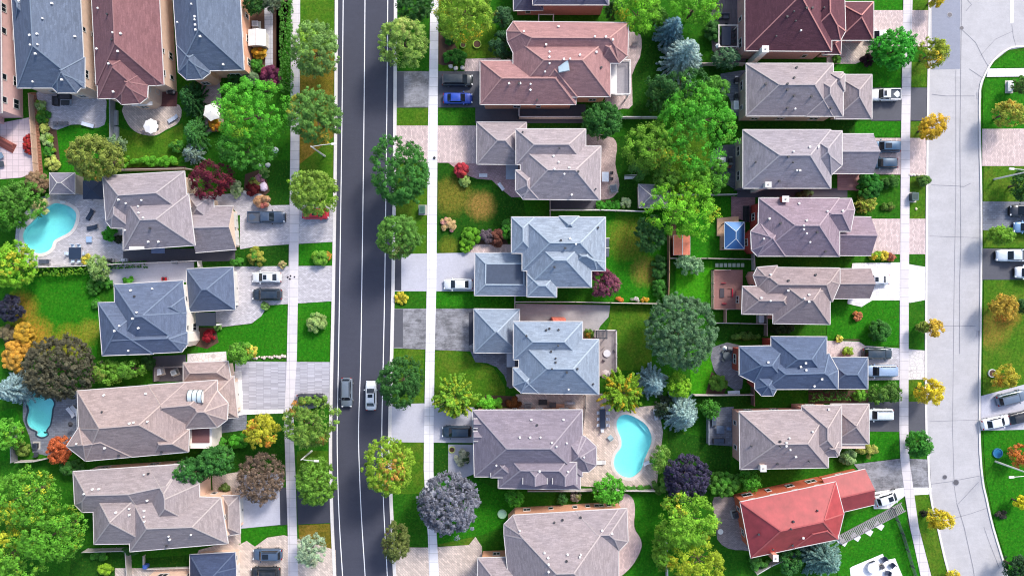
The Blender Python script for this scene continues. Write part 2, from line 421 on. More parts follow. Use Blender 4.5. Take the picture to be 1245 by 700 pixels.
def house(label, masses, roof, wall, trim=(206, 202, 198), cap=None, vents=(), dark_vents=(), chim=(), garage=None, gdir=None,
          door=None, wavy=.5, category='house', name='house', bricky=True, capw=.2, win=True, maxwin=14):
    ms = []
    for k, m in enumerate(masses):
        ms.append(Mass(m[0], m[1], m[2]*1.1 if len(m) > 2 else .7, m[3] if len(m) > 3 else (), k, flatz=(m[4] if len(m) > 4 else None)))
    cx = sum(p[0] for p in ms[0].P)/len(ms[0].P); cy = sum(p[1] for p in ms[0].P)/len(ms[0].P)
    root = empty(name, (cx, cy, 0), 0, label, category)
    off = Vector((-cx, -cy, 0))
    def local(o): 
        if o.type == 'MESH' and not o.get('shifted'):
            o.data.transform(Matrix.Translation(off)); 
    rm = roof if not isinstance(roof, tuple) else shingle(roof, wavy)
    capc = cap or tuple(min(255, int(v*1.06+6)) for v in (roof if isinstance(roof, tuple) else (190, 90, 90)))
    cm = plain(capc, .85, .12, 4, nm='ridge_cap')
    wm = brick(wall) if bricky else plain(wall, .85, .1, 1.2, nm='stucco')
    tm = plain(trim, .5, .05, nm='trim')
    rb = MB(); gb = MB(); wb = MB()
    for m in ms:
        fcs = list(m.faces()); edges = {}
        for i, f in fcs:
            rb.face(f, rm if i < len(m.P) else plain((66, 76, 94), .5, .15, 2), m.uvs(i, f))
            for q in range(len(f)):
                a = tuple(round(v, 3) for v in f[q]); b = tuple(round(v, 3) for v in f[(q+1) % len(f)])
                if a == b: continue
                if a[2] < m.ze+.02 and b[2] < m.ze+.02: continue
                key = (min(a, b), max(a, b)); edges[key] = edges.get(key, 0)+1
        for (a, b), c in edges.items():
            if c < 2: continue
            A = Vector(a); B = Vector(b); d = B-A
            if d.length < .4: continue
            h = math.atan2(d.y, d.x); pitch = -math.asin(d.z/d.length)
            rb.box(((A+B)/2+Vector((0, 0, .018))), (d.length, capw, .05), cm, h, pitch)
        rb.poly(list(reversed(m.P)), m.ze-.02, tm)                      # soffit
        for i in range(len(m.P)):
            a, b = m.P[i], m.P[(i+1) % len(m.P)]
            if m.g[i]:
                pts = sorted({(round(p[0],3), round(p[1],3), round(p[2],3)) for _, f in fcs for p in f
                    if abs((b[0]-a[0])*(p[1]-a[1])-(b[1]-a[1])*(p[0]-a[0])) < .02}, key=lambda p: (p[0]-a[0])*(b[0]-a[0])+(p[1]-a[1])*(b[1]-a[1]))
                if len(pts) >= 3: rb.face([(a[0], a[1], m.ze)]+pts+[(b[0], b[1], m.ze)], wm)
                continue
            L = math.hypot(b[0]-a[0], b[1]-a[1]); an = math.atan2(b[1]-a[1], b[0]-a[0])
            nx, ny = (b[1]-a[1])/L, -(b[0]-a[0])/L
            gb.box(((a[0]+b[0])/2+nx*.05, (a[1]+b[1])/2+ny*.05, m.ze-.06), (L+.1, .1, .14), tm, an)
        wb.prism(m.wallp, -.1, m.ze-.03, wm, top=False)
    wo = wb.build('wall', root); local(wo)
    ro = rb.build('roof', root); local(ro)
    go = gb.build('gutter', ro); local(go)
    def zr(p): return max(m.z(p) for m in ms)
    def hit(px, py):
        z = 7.
        for _ in range(12): 
            q = zr(W(px, py, z))
            if q < 0: return None
            z = q
        return (*W(px, py, z), z)
    for lst, col in ((vents, WHITE()), (dark_vents, plain((58, 58, 62), .6))):
        for px, py in lst:
            h = hit(px, py)
            if not h: continue
            v = MB(); rz = random.random()*.6
            if random.random() < .62:
                v.box((h[0], h[1], h[2]+.14), (.24, .24, .26), col, rz); v.box((h[0], h[1], h[2]+.29), (.3, .3, .04), col, rz)
            else:
                v.lathe([(.08, -.1), (.08, .26), (.15, .27), (.15, .35), (.04, .4)], col, (h[0], h[1], h[2]), 10)
            local(v.build('roof_vent', ro))
    for c in chim:
        px, py, w, d, rgb = c; z0 = ms[0].ze; x, y = W(px, py, z0+1.3); b = MB(); mt = brick(rgb)
        b.box((x, y, (z0+1.3)/2), (w, d, z0+1.3), mt); b.box((x, y, z0+1.35), (w+.16, d+.16, .12), tm)
        b.tube((x, y, z0+1.4), (x, y, z0+1.52), .16, .13, plain((170,160,152), .8))
        local(b.build('chimney', ro))
    # windows on the walls
    n = 0
    if win:
        for m in ms:
            P = m.wallp
            for i in range(len(P)):
                a, b = P[i], P[(i+1) % len(P)]; L = math.hypot(b[0]-a[0], b[1]-a[1])
                if L < 1.6: continue
                nr = ((b[1]-a[1])/L, -(b[0]-a[0])/L); mid = ((a[0]+b[0])/2, (a[1]+b[1])/2)
                if nr[0]*mid[0]+nr[1]*mid[1] > -.1*math.hypot(*mid): continue
                k = max(1, int(L/3.3))
                for q in range(k):
                    if random.random() < .18 and k > 2: continue
                    t = (q+.5)/k; p = (a[0]+(b[0]-a[0])*t, a[1]+(b[1]-a[1])*t)
                    for z, w_, h_ in ((4.3, 1.25, 1.15), (1.6, 1.5, 1.25)) if m.ze > 5 else ((1.5, 1.1, 1.1),):
                        if n >= maxwin: continue
                        o_ = (p[0]+nr[0]*.6, p[1]+nr[1]*.6)
                        if any(inside(o_, mm.wallp) and mm.ze > z-1 for mm in ms if mm is not m): continue
                        w2 = random.choice((w_, w_*.75, w_*.75, .7)); n += 1
                        before = set()
                        window(root, (p[0]-cx, p[1]-cy), nr, min(w2, L*.6), h_, z, tm)
    # garage door and entrance
    if garage is not None:
        m = ms[garage]; P = m.wallp; best = None
        for i in range(len(P)):
            a, b = P[i], P[(i+1) % len(P)]; L = math.hypot(b[0]-a[0], b[1]-a[1]); nr = ((b[1]-a[1])/L, -(b[0]-a[0])/L)
            sc = nr[0]*gdir*L
            if best is None or sc > best[0]: best = (sc, a, b, L, nr)
        _, a, b, L, nr = best; rz = math.atan2(nr[1], nr[0]); k = 2 if L > 5.6 else 1; w = 2.5 if k == 2 else min(4.6, L*.8)
        for q in range(k):
            t = (q+.5)/k; p = (a[0]+(b[0]-a[0])*t-cx+nr[0]*.04, a[1]+(b[1]-a[1])*t-cy+nr[1]*.04); g = MB()
            g.box((p[0], p[1], 1.1), (.08, w, 2.2), tm, rz)
            for zz in (.28, .82, 1.36, 1.9):
                for yy in range(4):
                    o_ = (yy-1.5)*w/4; g.box((p[0]+nr[0]*.05-nr[1]*o_, p[1]+nr[1]*.05+nr[0]*o_, zz), (.04, w/4-.12, .42), tm, rz)
            gd = g.build('garage_door', root); hb = MB(); hb.box((p[0]+nr[0]*.1, p[1]+nr[1]*.1, .6), (.06, .3, .06), BLACK(), rz); hb.build('handle', gd)
        # entrance door on the main block, facing the same way
        done = False
        for m2 in [m_ for m_ in ms if m_.ze > 5]:
            P = m2.wallp
            for i in range(len(P)):
                a, b = P[i], P[(i+1) % len(P)]; L = math.hypot(b[0]-a[0], b[1]-a[1]); nr = ((b[1]-a[1])/L, -(b[0]-a[0])/L)
                if done or nr[0]*gdir < .8 or L < 1.6: continue
                for t in (.12, .88, .25, .75, .5):
                    p = (a[0]+(b[0]-a[0])*t, a[1]+(b[1]-a[1])*t); o_ = (p[0]+nr[0]*.7, p[1]+nr[1]*.7)
                    if any(inside(o_, mm.wallp) for mm in ms if mm is not m2): continue
                    rz = math.atan2(nr[1], nr[0]); d = MB(); q = (p[0]-cx+nr[0]*.04, p[1]-cy+nr[1]*.04)
                    d.box((q[0], q[1], 1.1), (.08, 1.0, 2.1), plain((74, 44, 36), .4, .1), rz)
                    d.box((q[0]-nr[0]*.01, q[1]-nr[1]*.01, 1.12), (.07, 1.24, 2.3), tm, rz)
                    dd = d.build('door', root); hb = MB(); hb.box((q[0]+nr[0]*.09-nr[1]*.36, q[1]+nr[1]*.09+nr[0]*.36, 1.05), (.08, .12, .04), BLACK(), rz); hb.build('handle', dd)
                    done = True; break
    root['_c'] = 0; del root['_c']
    return root, ms, (cx, cy), ro, hit

# ------------------------------------------------------------------ foliage
def quads(P, Nn, size, asp, rng, curl=.35):
    n = len(P); Nn = Nn+rng.normal(0, curl, (n, 3)); Nn /= np.linalg.norm(Nn, axis=1)[:, None]
    r = rng.normal(0, 1, (n, 3)); U = np.cross(Nn, r); U /= np.linalg.norm(U, axis=1)[:, None]+1e-9; V = np.cross(Nn, U)
    sz = size*rng.uniform(.65, 1.35, (n, 1)); U = U*sz; V = V*sz*asp
    return np.stack([P-U, P-V*.9+U*.1, P+U, P+V*.9+U*.1], axis=1)
def leafmesh(name, Q, tone, hue, mat, parent=None):
    n = len(Q); me = bpy.data.meshes.new(name)
    me.vertices.add(n*4); me.vertices.foreach_set('co', Q.reshape(-1).astype(np.float32))
    me.loops.add(n*4); me.loops.foreach_set('vertex_index', np.arange(n*4, dtype=np.int32))
    me.polygons.add(n); me.polygons.foreach_set('loop_start', np.arange(0, n*4, 4, dtype=np.int32))
    me.polygons.foreach_set('loop_total', np.full(n, 4, dtype=np.int32))
    for nm, v in (('tone', tone), ('hue', hue)):
        a = me.attributes.new(nm, 'FLOAT', 'FACE'); a.data.foreach_set('value', v.astype(np.float32))
    me.materials.append(mat); me.update(); me.validate()
    o = bpy.data.objects.new(name, me); COL.objects.link(o)
    if parent is not None: o.parent = parent
    return o
def clumps(C, rc, dens, leaf, rng, up=.5, hueC=None, asp=.6, squash=.8):
    Q = []; T = []; Hh = []
    per = max(8, int(dens*rc*rc*2*math.pi))
    k = len(C); D = rng.normal(0, 1, (k*per, 3)); D /= np.linalg.norm(D, axis=1)[:, None]
    D[:, 2] = np.where(D[:, 2] < -.25, -D[:, 2], D[:, 2])
    rr = (np.repeat(rc if np.ndim(rc) else np.full(k, rc), per)*rng.uniform(.6, 1.05, k*per))[:, None]
    P = np.repeat(C, per, axis=0)+D*rr*np.array([1, 1, squash])
    n = D.copy(); n[:, 2] += up
    tone = np.clip(np.repeat(rng.uniform(.1, .9, k), per)*.6+rng.uniform(0, 1, k*per)*.4, 0, 1)
    hue = np.repeat(hueC, per)+rng.normal(0, .05, k*per)
    return quads(P, n, leaf, asp, rng), tone, hue
def crownpts(R, ry, hz, rc, rng, lobes=7, amp=.2, low=-.3, dens=1.3):
    """clump centres on an uneven ellipsoid shell, radii R, ry, hz"""
    area = 4*math.pi*((R*ry)**.8+(R*hz)**.8+(ry*hz)**.8)**(1/.8)/3**(1/.8)*.62
    k = max(9, int(area/(math.pi*rc*rc)*dens))
    D = rng.normal(0, 1, (k*2, 3)); D /= np.linalg.norm(D, axis=1)[:, None]; D = D[D[:, 2] > low][:k]
    f = np.ones(len(D))
    for _ in range(lobes):
        b = rng.normal(0, 1, 3); b /= np.linalg.norm(b); b[2] = abs(b[2])*.4
        f += rng.uniform(-amp, amp)*np.exp(5*(D@b-1))
    f *= rng.uniform(.82, 1.05, len(D))
    C = D*f[:, None]*np.array([R, ry, hz])
    hue = .5+.5*np.sin(C[:, 0]/R*2.1+rng.uniform(0, 6))*np.cos(C[:, 1]/ry*1.7+rng.uniform(0, 6))
    hue = np.clip(.55*hue+.45*rng.uniform(0, 1, len(D)), 0, 1)
    out = rng.uniform(0, 1, len(D)) < .08
    C = np.where(out[:, None], C*rng.uniform(1.05, 1.17, (len(D), 1)), C)
    hole = rng.normal(0, 1, (3, 3)); hole /= np.linalg.norm(hole, axis=1)[:, None]; keep = np.ones(len(D), bool)
    for hh in hole:
        hh[2] = abs(hh[2])*.7; keep &= ~((D@(hh/np.linalg.norm(hh)) > .955) & (rng.uniform(0, 1, len(D)) < (.75 if R > 1.6 and amp > .15 else 0)))
    C = C[keep]; hue = hue[keep]; D = D[keep]
    inner = D[::3]*rng.uniform(.35, .7, (len(D[::3]), 1))*np.array([R, ry, hz])
    return np.vstack([C, inner]), np.concatenate([hue, hue[::3]])
def trunk_mb(h, r, R, rng, limbs=6, dx=0):
    b = MB(); m = BARK(); pts = [(0, 0, -.1), (rng.uniform(-.1, .1), rng.uniform(-.1, .1), h*.5), (rng.uniform(-.15, .15), rng.uniform(-.15, .15), h)]
    b.tube(pts[0], pts[1], r*1.2, r*.85, m); b.tube(pts[1], pts[2], r*.85, r*.5, m)
    for i in range(limbs):
        a = i*2.4+rng.uniform(0, .5); z = h*(.55+.4*i/limbs); L = R*rng.uniform(.5, .8)
        q = (math.cos(a)*L, math.sin(a)*L, z+L*.6); mid = (q[0]*.5, q[1]*.5, z+L*.22)
        b.tube((pts[1][0], pts[1][1], z), mid, r*.42, r*.3, m, 6); b.tube(mid, q, r*.3, r*.1, m, 5)
    return b
SEED = [100]
def tree(px, py, r, kind, base, acc, amt, label, cat='tree', name='tree', ry=None, h=None, group=None, rz=0, leafk=1.):
    """r: crown radius in photo pixels; the crown centre is seen at px,py"""
    SEED[0] += 1; rng = np.random.default_rng(SEED[0])
    sh = kind in ('shrub', 'flat', 'bush')
    zt = h if h else (max(.5, r/S*1.25) if sh else {'round': 2.2, 'broad': 1.75, 'spiky': 1.9, 'conifer': 2.6, 'dense': 2.}[kind]*r/S+1.2)
    zm = zt*.62; R = r/S*(H-zm)/H; RY = (ry or r)/S*(H-zm)/H
    x, y = W(px, py, zm)
    root = empty(name, (x, y, 0), R_(rz), label, cat, group)
    mat = leafmat(base, acc, amt)
    if sh:
        hz = zt*.62; rc = min(.42, max(.16, R*.3)); C, hu = crownpts(R-rc*.5, RY-rc*.5, hz, rc, rng, 5, .16, -.1, 1.5); C[:, 2] += zt*.36
        Q, T, Hu = clumps(C, rc, 150, .1*leafk, rng, .6, hu)
        b = MB(); 
        for i in range(4): b.tube((0, 0, -.05), (rng.uniform(-.5, .5)*R, rng.uniform(-.5, .5)*R, zt*.6), .035, .015, BARK(), 5)
        b.build('stem', root)
    elif kind in ('round', 'broad', 'dense'):
        hz = (zt*.42 if kind != 'broad' else zt*.38); rc = {'round': .4, 'broad': .5, 'dense': .36}[kind]
        rc = min(rc, R*.22+.08)
        C, hu = crownpts(R-rc*.6, RY-rc*.6, hz, rc, rng, 12 if kind != 'dense' else 6, (.34 if kind == 'broad' else .28) if kind != 'dense' else .13, -.3, 1.35 if kind != 'dense' else 1.6); C[:, 2] += zt-hz-rc*.6
        rcs = rc*rng.uniform(.55, 1.45, len(C))
        Q, T, Hu = clumps(C, rcs, 62, 0, rng, .55, hu) if False else clumpsv(C, rcs, 40, .125*leafk, rng, hu)
        trunk_mb(zt-hz*1.1, .1+R*.035, R, rng).build('trunk', root)
    elif kind == 'spiky':
        nb = int(60+R*34); P = []; hu = []
        for i in range(nb):
            a = rng.uniform(0, 6.283); el = rng.uniform(.0, 1.35); L = R*rng.uniform(.55, 1.12)*(1 if el < .8 else .9)
            k = int(L*7)+2; t = np.linspace(.25, 1, k); bend = rng.uniform(-.35, .35)
            an = a+bend*t
            P.append(np.stack([np.cos(an)*np.cos(el*.9)*L*t, np.sin(an)*np.cos(el*.9)*L*t*RY/R, zt*.45+np.sin(el)*L*.8*t-.22*L*t*t], 1)+rng.normal(0, .06, (k, 3))); hu.append(np.full(k, rng.uniform(0, 1)))
        C = np.vstack(P); hu = np.concatenate(hu); Q, T, Hu = clumpsv(C, rng.uniform(.1, .26, len(C)), 10, .115*leafk, rng, hu)
        trunk_mb(zt*.6, .1+R*.03, R, rng).build('trunk', root)
    elif kind == 'conifer':
        P = []; hu = []; nl = max(8, int(zt/.5))
        for li in range(nl):
            t0 = li/(nl-1); z = .6+t0*(zt-.7); Rl = (1-t0)**.8*R+.12; k = max(5, int(Rl*5+4))
            for i in range(k):
                a = i*6.283/k+li*1.1+rng.uniform(-.2, .2); L = Rl*rng.uniform(.78, 1.12); q = max(3, int(L*6)); t = np.linspace(.2, 1, q)
                P.append(np.stack([np.cos(a)*L*t, np.sin(a)*L*t*RY/R, z-.22*L*t+.1*L*t*t], 1)); hu.append(np.full(q, rng.uniform(0, 1)))
        C = np.vstack(P); hu = np.concatenate(hu); Q, T, Hu = clumpsv(C, np.full(len(C), .2), 13, .1*leafk, rng, hu)
        b = MB(); b.tube((0, 0, -.1), (0, 0, zt*.95), .1+R*.05, .03, BARK()); b.build('trunk', root)
    leafmesh('crown', Q, T, Hu, mat, root)
    return root
def clumpsv(C, rcs, per, leaf, rng, hueC):
    k = len(C); per = int(per); Dm = rng.normal(0, 1, (k*per, 3)); Dm /= np.linalg.norm(Dm, axis=1)[:, None]
    Dm[:, 2] = np.where(Dm[:, 2] < -.2, -Dm[:, 2], Dm[:, 2])
    P = np.repeat(C, per, axis=0)+Dm*(np.repeat(rcs, per)*rng.uniform(.45, 1.08, k*per))[:, None]*np.array([1, 1, .8])
    n = Dm.copy(); n[:, 2] += .55
    tone = np.clip(np.repeat(rng.uniform(0, 1, k), per)*.55+rng.uniform(0, 1, k*per)*.45, 0, 1)
    return quads(P, n, leaf, .68, rng), tone, np.repeat(hueC, per)+rng.normal(0, .06, k*per)
def hedge(pts, w, h, base, acc, amt, label, group=None):
    """clipped hedge along photo-pixel points, width w px"""
    SEED[0] += 1; rng = np.random.default_rng(SEED[0]); L = [W(x, y, h) for x, y in pts]; wd = w/S
    cx, cy = L[0]; root = empty('hedge', (cx, cy, 0), 0, label, 'hedge', group); P = []
    for a, b in zip(L, L[1:]):
        A = Vector(a); B = Vector(b); ln = (B-A).length; d = (B-A)/ln; nn = Vector((-d.y, d.x)); k = int(ln*(wd+h*1.5)*7)+4
        t = rng.uniform(0, ln, k); s_ = rng.uniform(-1, 1, k); top = rng.uniform(0, 1, k) < wd/(wd+h*1.2)
        wav = 1+.13*np.sin(t*1.7+rng.uniform(0, 6))
        side = np.where(top, s_, np.sign(s_)); z = np.where(top, h*rng.uniform(.86, 1.02, k)-.12*h*side**2, rng.uniform(.1, .95, k)*h)
        P.append(np.stack([a[0]-cx+d.x*t+nn.x*side*wd/2*wav, a[1]-cy+d.y*t+nn.y*side*wd/2*wav, z], 1))
        for q in range(int(ln/1.0)+1):
            p = A+d*min(q*1.0+.2, ln); st = MB(); st.tube((p.x-cx, p.y-cy, -.05), (p.x-cx, p.y-cy, h*.8), .04, .03, BARK(), 5); st.build('stem', root)
    C = np.vstack(P); hu = rng.uniform(0, 1, len(C)); Q, T, Hu = clumpsv(C, np.full(len(C), .17), 12, .085, rng, hu)
    leafmesh('crown', Q, T, Hu, leafmat(base, acc, amt), root); return root

# ------------------------------------------------------------------ vehicles
def catm(xs, ys, x): return float(np.interp(x, xs, ys))
SPEC = {  # length, width, height, belt, (wind base, wind top, rear top, rear base) as x/L from centre
 'sedan': (4.75, 1.82, 1.45, .92, (.24, .09, -.22, -.36)),
 'suv':   (4.75, 1.92, 1.72, 1.05, (.25, .14, -.40, -.46)),
 'hatch': (4.3, 1.8, 1.55, .98, (.27, .13, -.36, -.45)),
 'van':   (5.0, 1.97, 1.78, 1.05, (.31, .17, -.42, -.48)),
 'pickup':(5.9, 2.0, 1.85, 1.12, (.21, .12, -.10, -.13))}
def car(px, py, ang, typ, rgb, label, sunroof=False, rails=False, name='parked_car', cat='car', trim=None, scale=1., group='cars parked on the driveways'):
    L, Wd, Ht, belt, (wb, wt, rt, rb_) = SPEC[typ]; L *= scale
    x, y = W(px, py, 1.); root = empty(name, (x, y, 0), R_(ang), label, cat, group)
    pm = paint(rgb); gm = glass(); bm = BLACK(); hw = Wd/2
    tx = [-.5, -.492, -.46, -.38, -.2, 0, .2, .33, .42, .475, .5]
    wf = [.74, .86, .95, .99, 1, 1, 1, .985, .94, .84, .66]
    tail = {'sedan': .95, 'suv': 1.0, 'hatch': .95, 'van': 1.0, 'pickup': 1.15}[typ]
    zt = [tail*.72, tail*.93, tail, tail*1.01, belt+.01, belt, belt, belt-.04, belt-.12, belt-.22, belt-.4]
    b = MB(); k = b.mi(pm); kb = b.mi(bm); ns = 34; rings = []
    for i in range(ns):
        u = -.5+i/(ns-1); u = math.copysign(.5*(abs(u)*2)**.8, u); w = catm(tx, wf, u)*hw; z = catm(tx, zt, u)
        ring = [(-w*.9, .24), (-w, .42), (-w, z*.62), (-w*.965, z*.86), (-w*.86, z*.975), (-w*.55, z+.025), (0, z+.045), (w*.55, z+.025), (w*.86, z*.975), (w*.965, z*.86), (w, z*.62), (w, .42), (w*.9, .24)]
        rings.append([(u*L, yy, zz) for yy, zz in ring])
    for r in rings: b.v += r
    m = 13
    for i in range(ns-1):
        for j in range(m-1): b.f.append((i*m+j, (i+1)*m+j, (i+1)*m+j+1, i*m+j+1)); b.m.append(kb if j in (0, m-2) else k)
    b.f.append(tuple(range(m))); b.m.append(k); b.f.append(tuple(reversed(range((ns-1)*m, ns*m)))); b.m.append(kb)
    # cabin frame (pillars) in body paint
    X = [wb*L, wt*L, rt*L, rb_*L]; yb = hw*.86; yt = hw*.68
    def cab(mb, ins, zt_, mat):
        pass
    base = [(X[0], yb*.93), (X[3], yb*.9)]
    zb = belt-.02
    P = {}
    for s_ in (-1, 1):
        P[s_] = [(X[0]+.05, s_*yb*.9, zb), (X[1], s_*yt, Ht-.06), (X[2], s_*yt*.97, Ht-.07), (X[3]-.03, s_*yb*.9, zb), ((X[0]+X[3])/2, s_*yb, zb)]
        p = P[s_]; f = [p[0], p[1], p[2], p[3], p[4]]
        b.face(f if s_ > 0 else f[::-1], pm)
    b.face([P[-1][0], P[1][0], P[1][1], P[-1][1]], pm); b.face([P[1][3], P[-1][3], P[-1][2], P[1][2]], pm)
    body = b.build('body', root, True)
    # roof panel, crowned
    r = MB(); kk = r.mi(pm); nx_, ny_ = 9, 7
    for i in range(nx_):
        t = i/(nx_-1); xx = X[1]+.04+(X[2]-X[1]-.08)*t
        for j in range(ny_):
            q = j/(ny_-1)*2-1; zz = Ht-.055+.07*(1-q*q)*(1-(2*t-1)**4)+.01; r.v.append((xx, q*(yt+.015), zz))
    for i in range(nx_-1):
        for j in range(ny_-1): a0 = i*ny_+j; r.f.append((a0, a0+ny_, a0+ny_+1, a0+1)[::-1]); r.m.append(kk)
    ro = r.build('roof', root, True)
    def lerp(a, c, t): return tuple(a[i]+(c[i]-a[i])*t for i in range(3))
    def pane(nm, q4, off, ins=(.07, .07)):
        a, b2, c, d = q4; u0, v0 = ins
        def bil(u, v): return lerp(lerp(a, b2, u), lerp(d, c, u), v)
        g = MB(); nn = (Vector(b2)-Vector(a)).cross(Vector(d)-Vector(a)).normalized()*off; n_ = 6
        for i in range(n_):
            for j in range(3):
                u = [u0+(1-2*u0)*(i+e)/n_ for e in (0, 1)]; v = [v0+(1-2*v0)*(j+e)/3 for e in (0, 1)]
                pts = []
                for uu, vv in ((u[0], v[0]), (u[1], v[0]), (u[1], v[1]), (u[0], v[1])):
                    bow = 1+2.2*(1-(2*uu-1)**2) if nm != 'side_window' else 1
                    pts.append(tuple(Vector(bil(uu, vv))+nn*bow))
                g.face(pts, gm)
        return g.build(nm, root, True)
    pane('windscreen', (P[-1][0], P[1][0], P[1][1], P[-1][1]), .018, (.04, .05))
    pane('rear_window', (P[1][3], P[-1][3], P[-1][2], P[1][2]), .018, (.08, .1))
    for s_ in (-1, 1):
        p = P[s_]; q = (p[0], p[3], p[2], p[1]) if s_ > 0 else (p[3], p[0], p[1], p[2])
        q = tuple((v[0], v[1]*1.02, v[2]) for v in q)
        pane('side_window', tuple(q), .03, (.08, .12))
    for sx in (.31, -.30):
        for s_ in (-1, 1):
            w = MB(); w.tube((sx*L, s_*(hw-.2), .33), (sx*L, s_*(hw+.012), .33), .33, .33, bm, 18); wo = w.build('wheel', root, False)
            rm = MB(); rm.tube((sx*L, s_*(hw), .33), (sx*L, s_*(hw+.022), .33), .2, .19, plain((170, 172, 176), .3, .05, 2, .8), 12); rm.build('rim', wo)
    for s_ in (-1, 1):
        w = MB(); w.box((X[0]-.18, s_*(hw+.09), belt+.04), (.16, .2, .14), pm if typ != 'pickup' else bm, s_*.2); w.build('mirror', root)
        w = MB(); w.box((.475*L, s_*hw*.66, belt-.27), (.16, .36, .12), plain((225, 228, 232), .1, .03), -s_*.35, .25); w.build('headlight', root)
        w = MB(); w.box((-.492*L, s_*hw*.72, tail*.82), (.1, .3, .16), plain((140, 18, 20), .2, .05), s_*.12); w.build('tail_light', root)
    if sunroof:
        w = MB(); w.box(((X[1]*.75+X[2]*.25), 0, Ht+.026), ((X[1]-X[2])*.38, yt*1.25, .012), gm); w.build('sunroof', ro)
    if rails:
        for s_ in (-1, 1):
            w = MB(); w.tube((X[1]-.1, s_*(yt-.04), Ht+.05), (X[2]+.1, s_*(yt-.04), Ht+.05), .025, .025, bm, 6); w.build('roof_rail', ro)
    if typ == 'pickup':
        w = MB(); x0, x1 = -.49*L, X[3]-.12; c = ((x0+x1)/2, 0, 1.2)
        w.box((c[0], 0, 1.175), (abs(x1-x0), hw*1.56, .02), plain((70, 76, 88), .7)); w.build('bed_floor', root)
        w = MB()
        for s_ in (-1, 1): w.box((c[0], s_*hw*.86, 1.24), (abs(x1-x0), .13, .22), pm)
        w.box((x0+.02, 0, 1.24), (.09, hw*1.7, .22), pm); w.build('bed_side', root)
    return root

# ------------------------------------------------------------------ fences and furniture
def fence(pts, rgb, label, h=1.8, thick=.08, kind='boards', cat='fence', name='fence', group=None, bays=2.4):
    L = [W(x, y, h) for x, y in pts]; cx, cy = L[0]; root = empty(name, (cx, cy, 0), 0, label, cat, group)
    mt = plain(rgb, .8, .2, 3, nm='weathered_wood'); pb = MB()
    for a, b in zip(L, L[1:]):
        ln = math.hypot(b[0]-a[0], b[1]-a[1]); an = math.atan2(b[1]-a[1], b[0]-a[0]); n = max(1, round(ln/bays)); ux, uy = (b[0]-a[0])/ln, (b[1]-a[1])/ln
        for i in range(n):
            q0 = ln*i/n; q1 = ln*(i+1)/n; m = (a[0]+ux*(q0+q1)/2-cx, a[1]+uy*(q0+q1)/2-cy); w = q1-q0
            if kind == 'boards':
                k = max(3, int(w/.16))
                for j in range(k):
                    t = (j+.5)/k*w-w/2; pb.box((m[0]+ux*t, m[1]+uy*t, h*.5-.02), (w/k-.012, .022, h-.1-.02*((j*7) % 3)), mt, an)
                for z in (.35, h-.1): pb.box((m[0], m[1], z), (w, .06, .09), mt, an)
                pb.box((m[0], m[1], h+.0), (w, .13, .035), mt, an)
            else:
                for z in (.25, h*.62, h-.04): pb.box((m[0], m[1], z), (w, .05, .06), mt, an)
                k = int(w/.14)
                for j in range(k): t = (j+.5)/k*w-w/2; pb.box((m[0]+ux*t, m[1]+uy*t, h*.5), (.025, .025, h-.12), mt, an)
            if i == 0 or True:
                p = MB(); p.box((a[0]+ux*q0-cx, a[1]+uy*q0-cy, h*.5+.05), (.12, .12, h+.1), mt, an); p.build('post', root)
        p = MB(); p.box((b[0]-cx, b[1]-cy, h*.5+.05), (.12, .12, h+.1), mt, an); p.build('post', root)
    pb.build('panel', root); return root
def chair(x, y, rz, rgb, label, parent_group=None, w=.5):
    root = empty('chair', (x, y, 0), rz, label, 'chair', parent_group); m = plain(rgb, .6, .08)
    a = MB(); a.box((0, 0, .44), (.46*w/.5, w, .07), m); a.build('seat', root)
    a = MB(); a.box((-.24*w/.5, 0, .72), (.06, w*.96, .5), m, 0, -.15); a.build('backrest', root)
    for sx in (-1, 1):
        for sy in (-1, 1): a = MB(); a.tube((sx*.2, sy*w*.42, 0), (sx*.18, sy*w*.4, .42), .02, .02, m, 6); a.build('leg', root)
    return root
def table(px, py, lx, ly, rz, rgb, label, round_=False, rough=.4, z=.74):
    x, y = W(px, py, z); root = empty('table', (x, y, 0), R_(rz), label, 'table'); m = plain(rgb, rough, .08); a = MB()
    if round_: a.lathe([(0.02, z-.04), (lx/2, z-.04), (lx/2, z), (0.02, z+.001)], m, n=28)
    else: a.box((0, 0, z-.02), (lx, ly, .05), m)
    a.build('tabletop', root)
    if round_: a = MB(); a.tube((0, 0, .0), (0, 0, z-.04), .06, .05, m); a.lathe([(.3, 0), (.28, .04), (.06, .08)], m); a.build('base', root)
    else:
        for sx in (-1, 1):
            for sy in (-1, 1): a = MB(); a.box((sx*(lx/2-.08), sy*(ly/2-.08), (z-.05)/2), (.06, .06, z-.05), m); a.build('leg', root)
    return root
def dining(px, py, lx, ly, rz, rgb, label, crgb, clabel, per_long=2, ends=True, round_=False, group='chairs'):
    table(px, py, lx, ly, rz, rgb, label, round_); x, y = W(px, py, .74); c, s_ = math.cos(R_(rz)), math.sin(R_(rz)); pos = []
    if round_:
        for i in range(4): a = i*math.pi/2+.5; pos.append(((lx/2+.3)*math.cos(a), (lx/2+.3)*math.sin(a), a+math.pi))
    else:
        for i in range(per_long):
            t = (i+.5)/per_long*lx-lx/2; pos += [(t, ly/2+.28, -math.pi/2), (t, -ly/2-.28, math.pi/2)]
        if ends: pos += [(lx/2+.3, 0, math.pi), (-lx/2-.3, 0, 0)]
    for (u, v, a) in pos: chair(x+u*c-v*s_, y+u*s_+v*c, a+R_(rz), crgb, clabel, group)
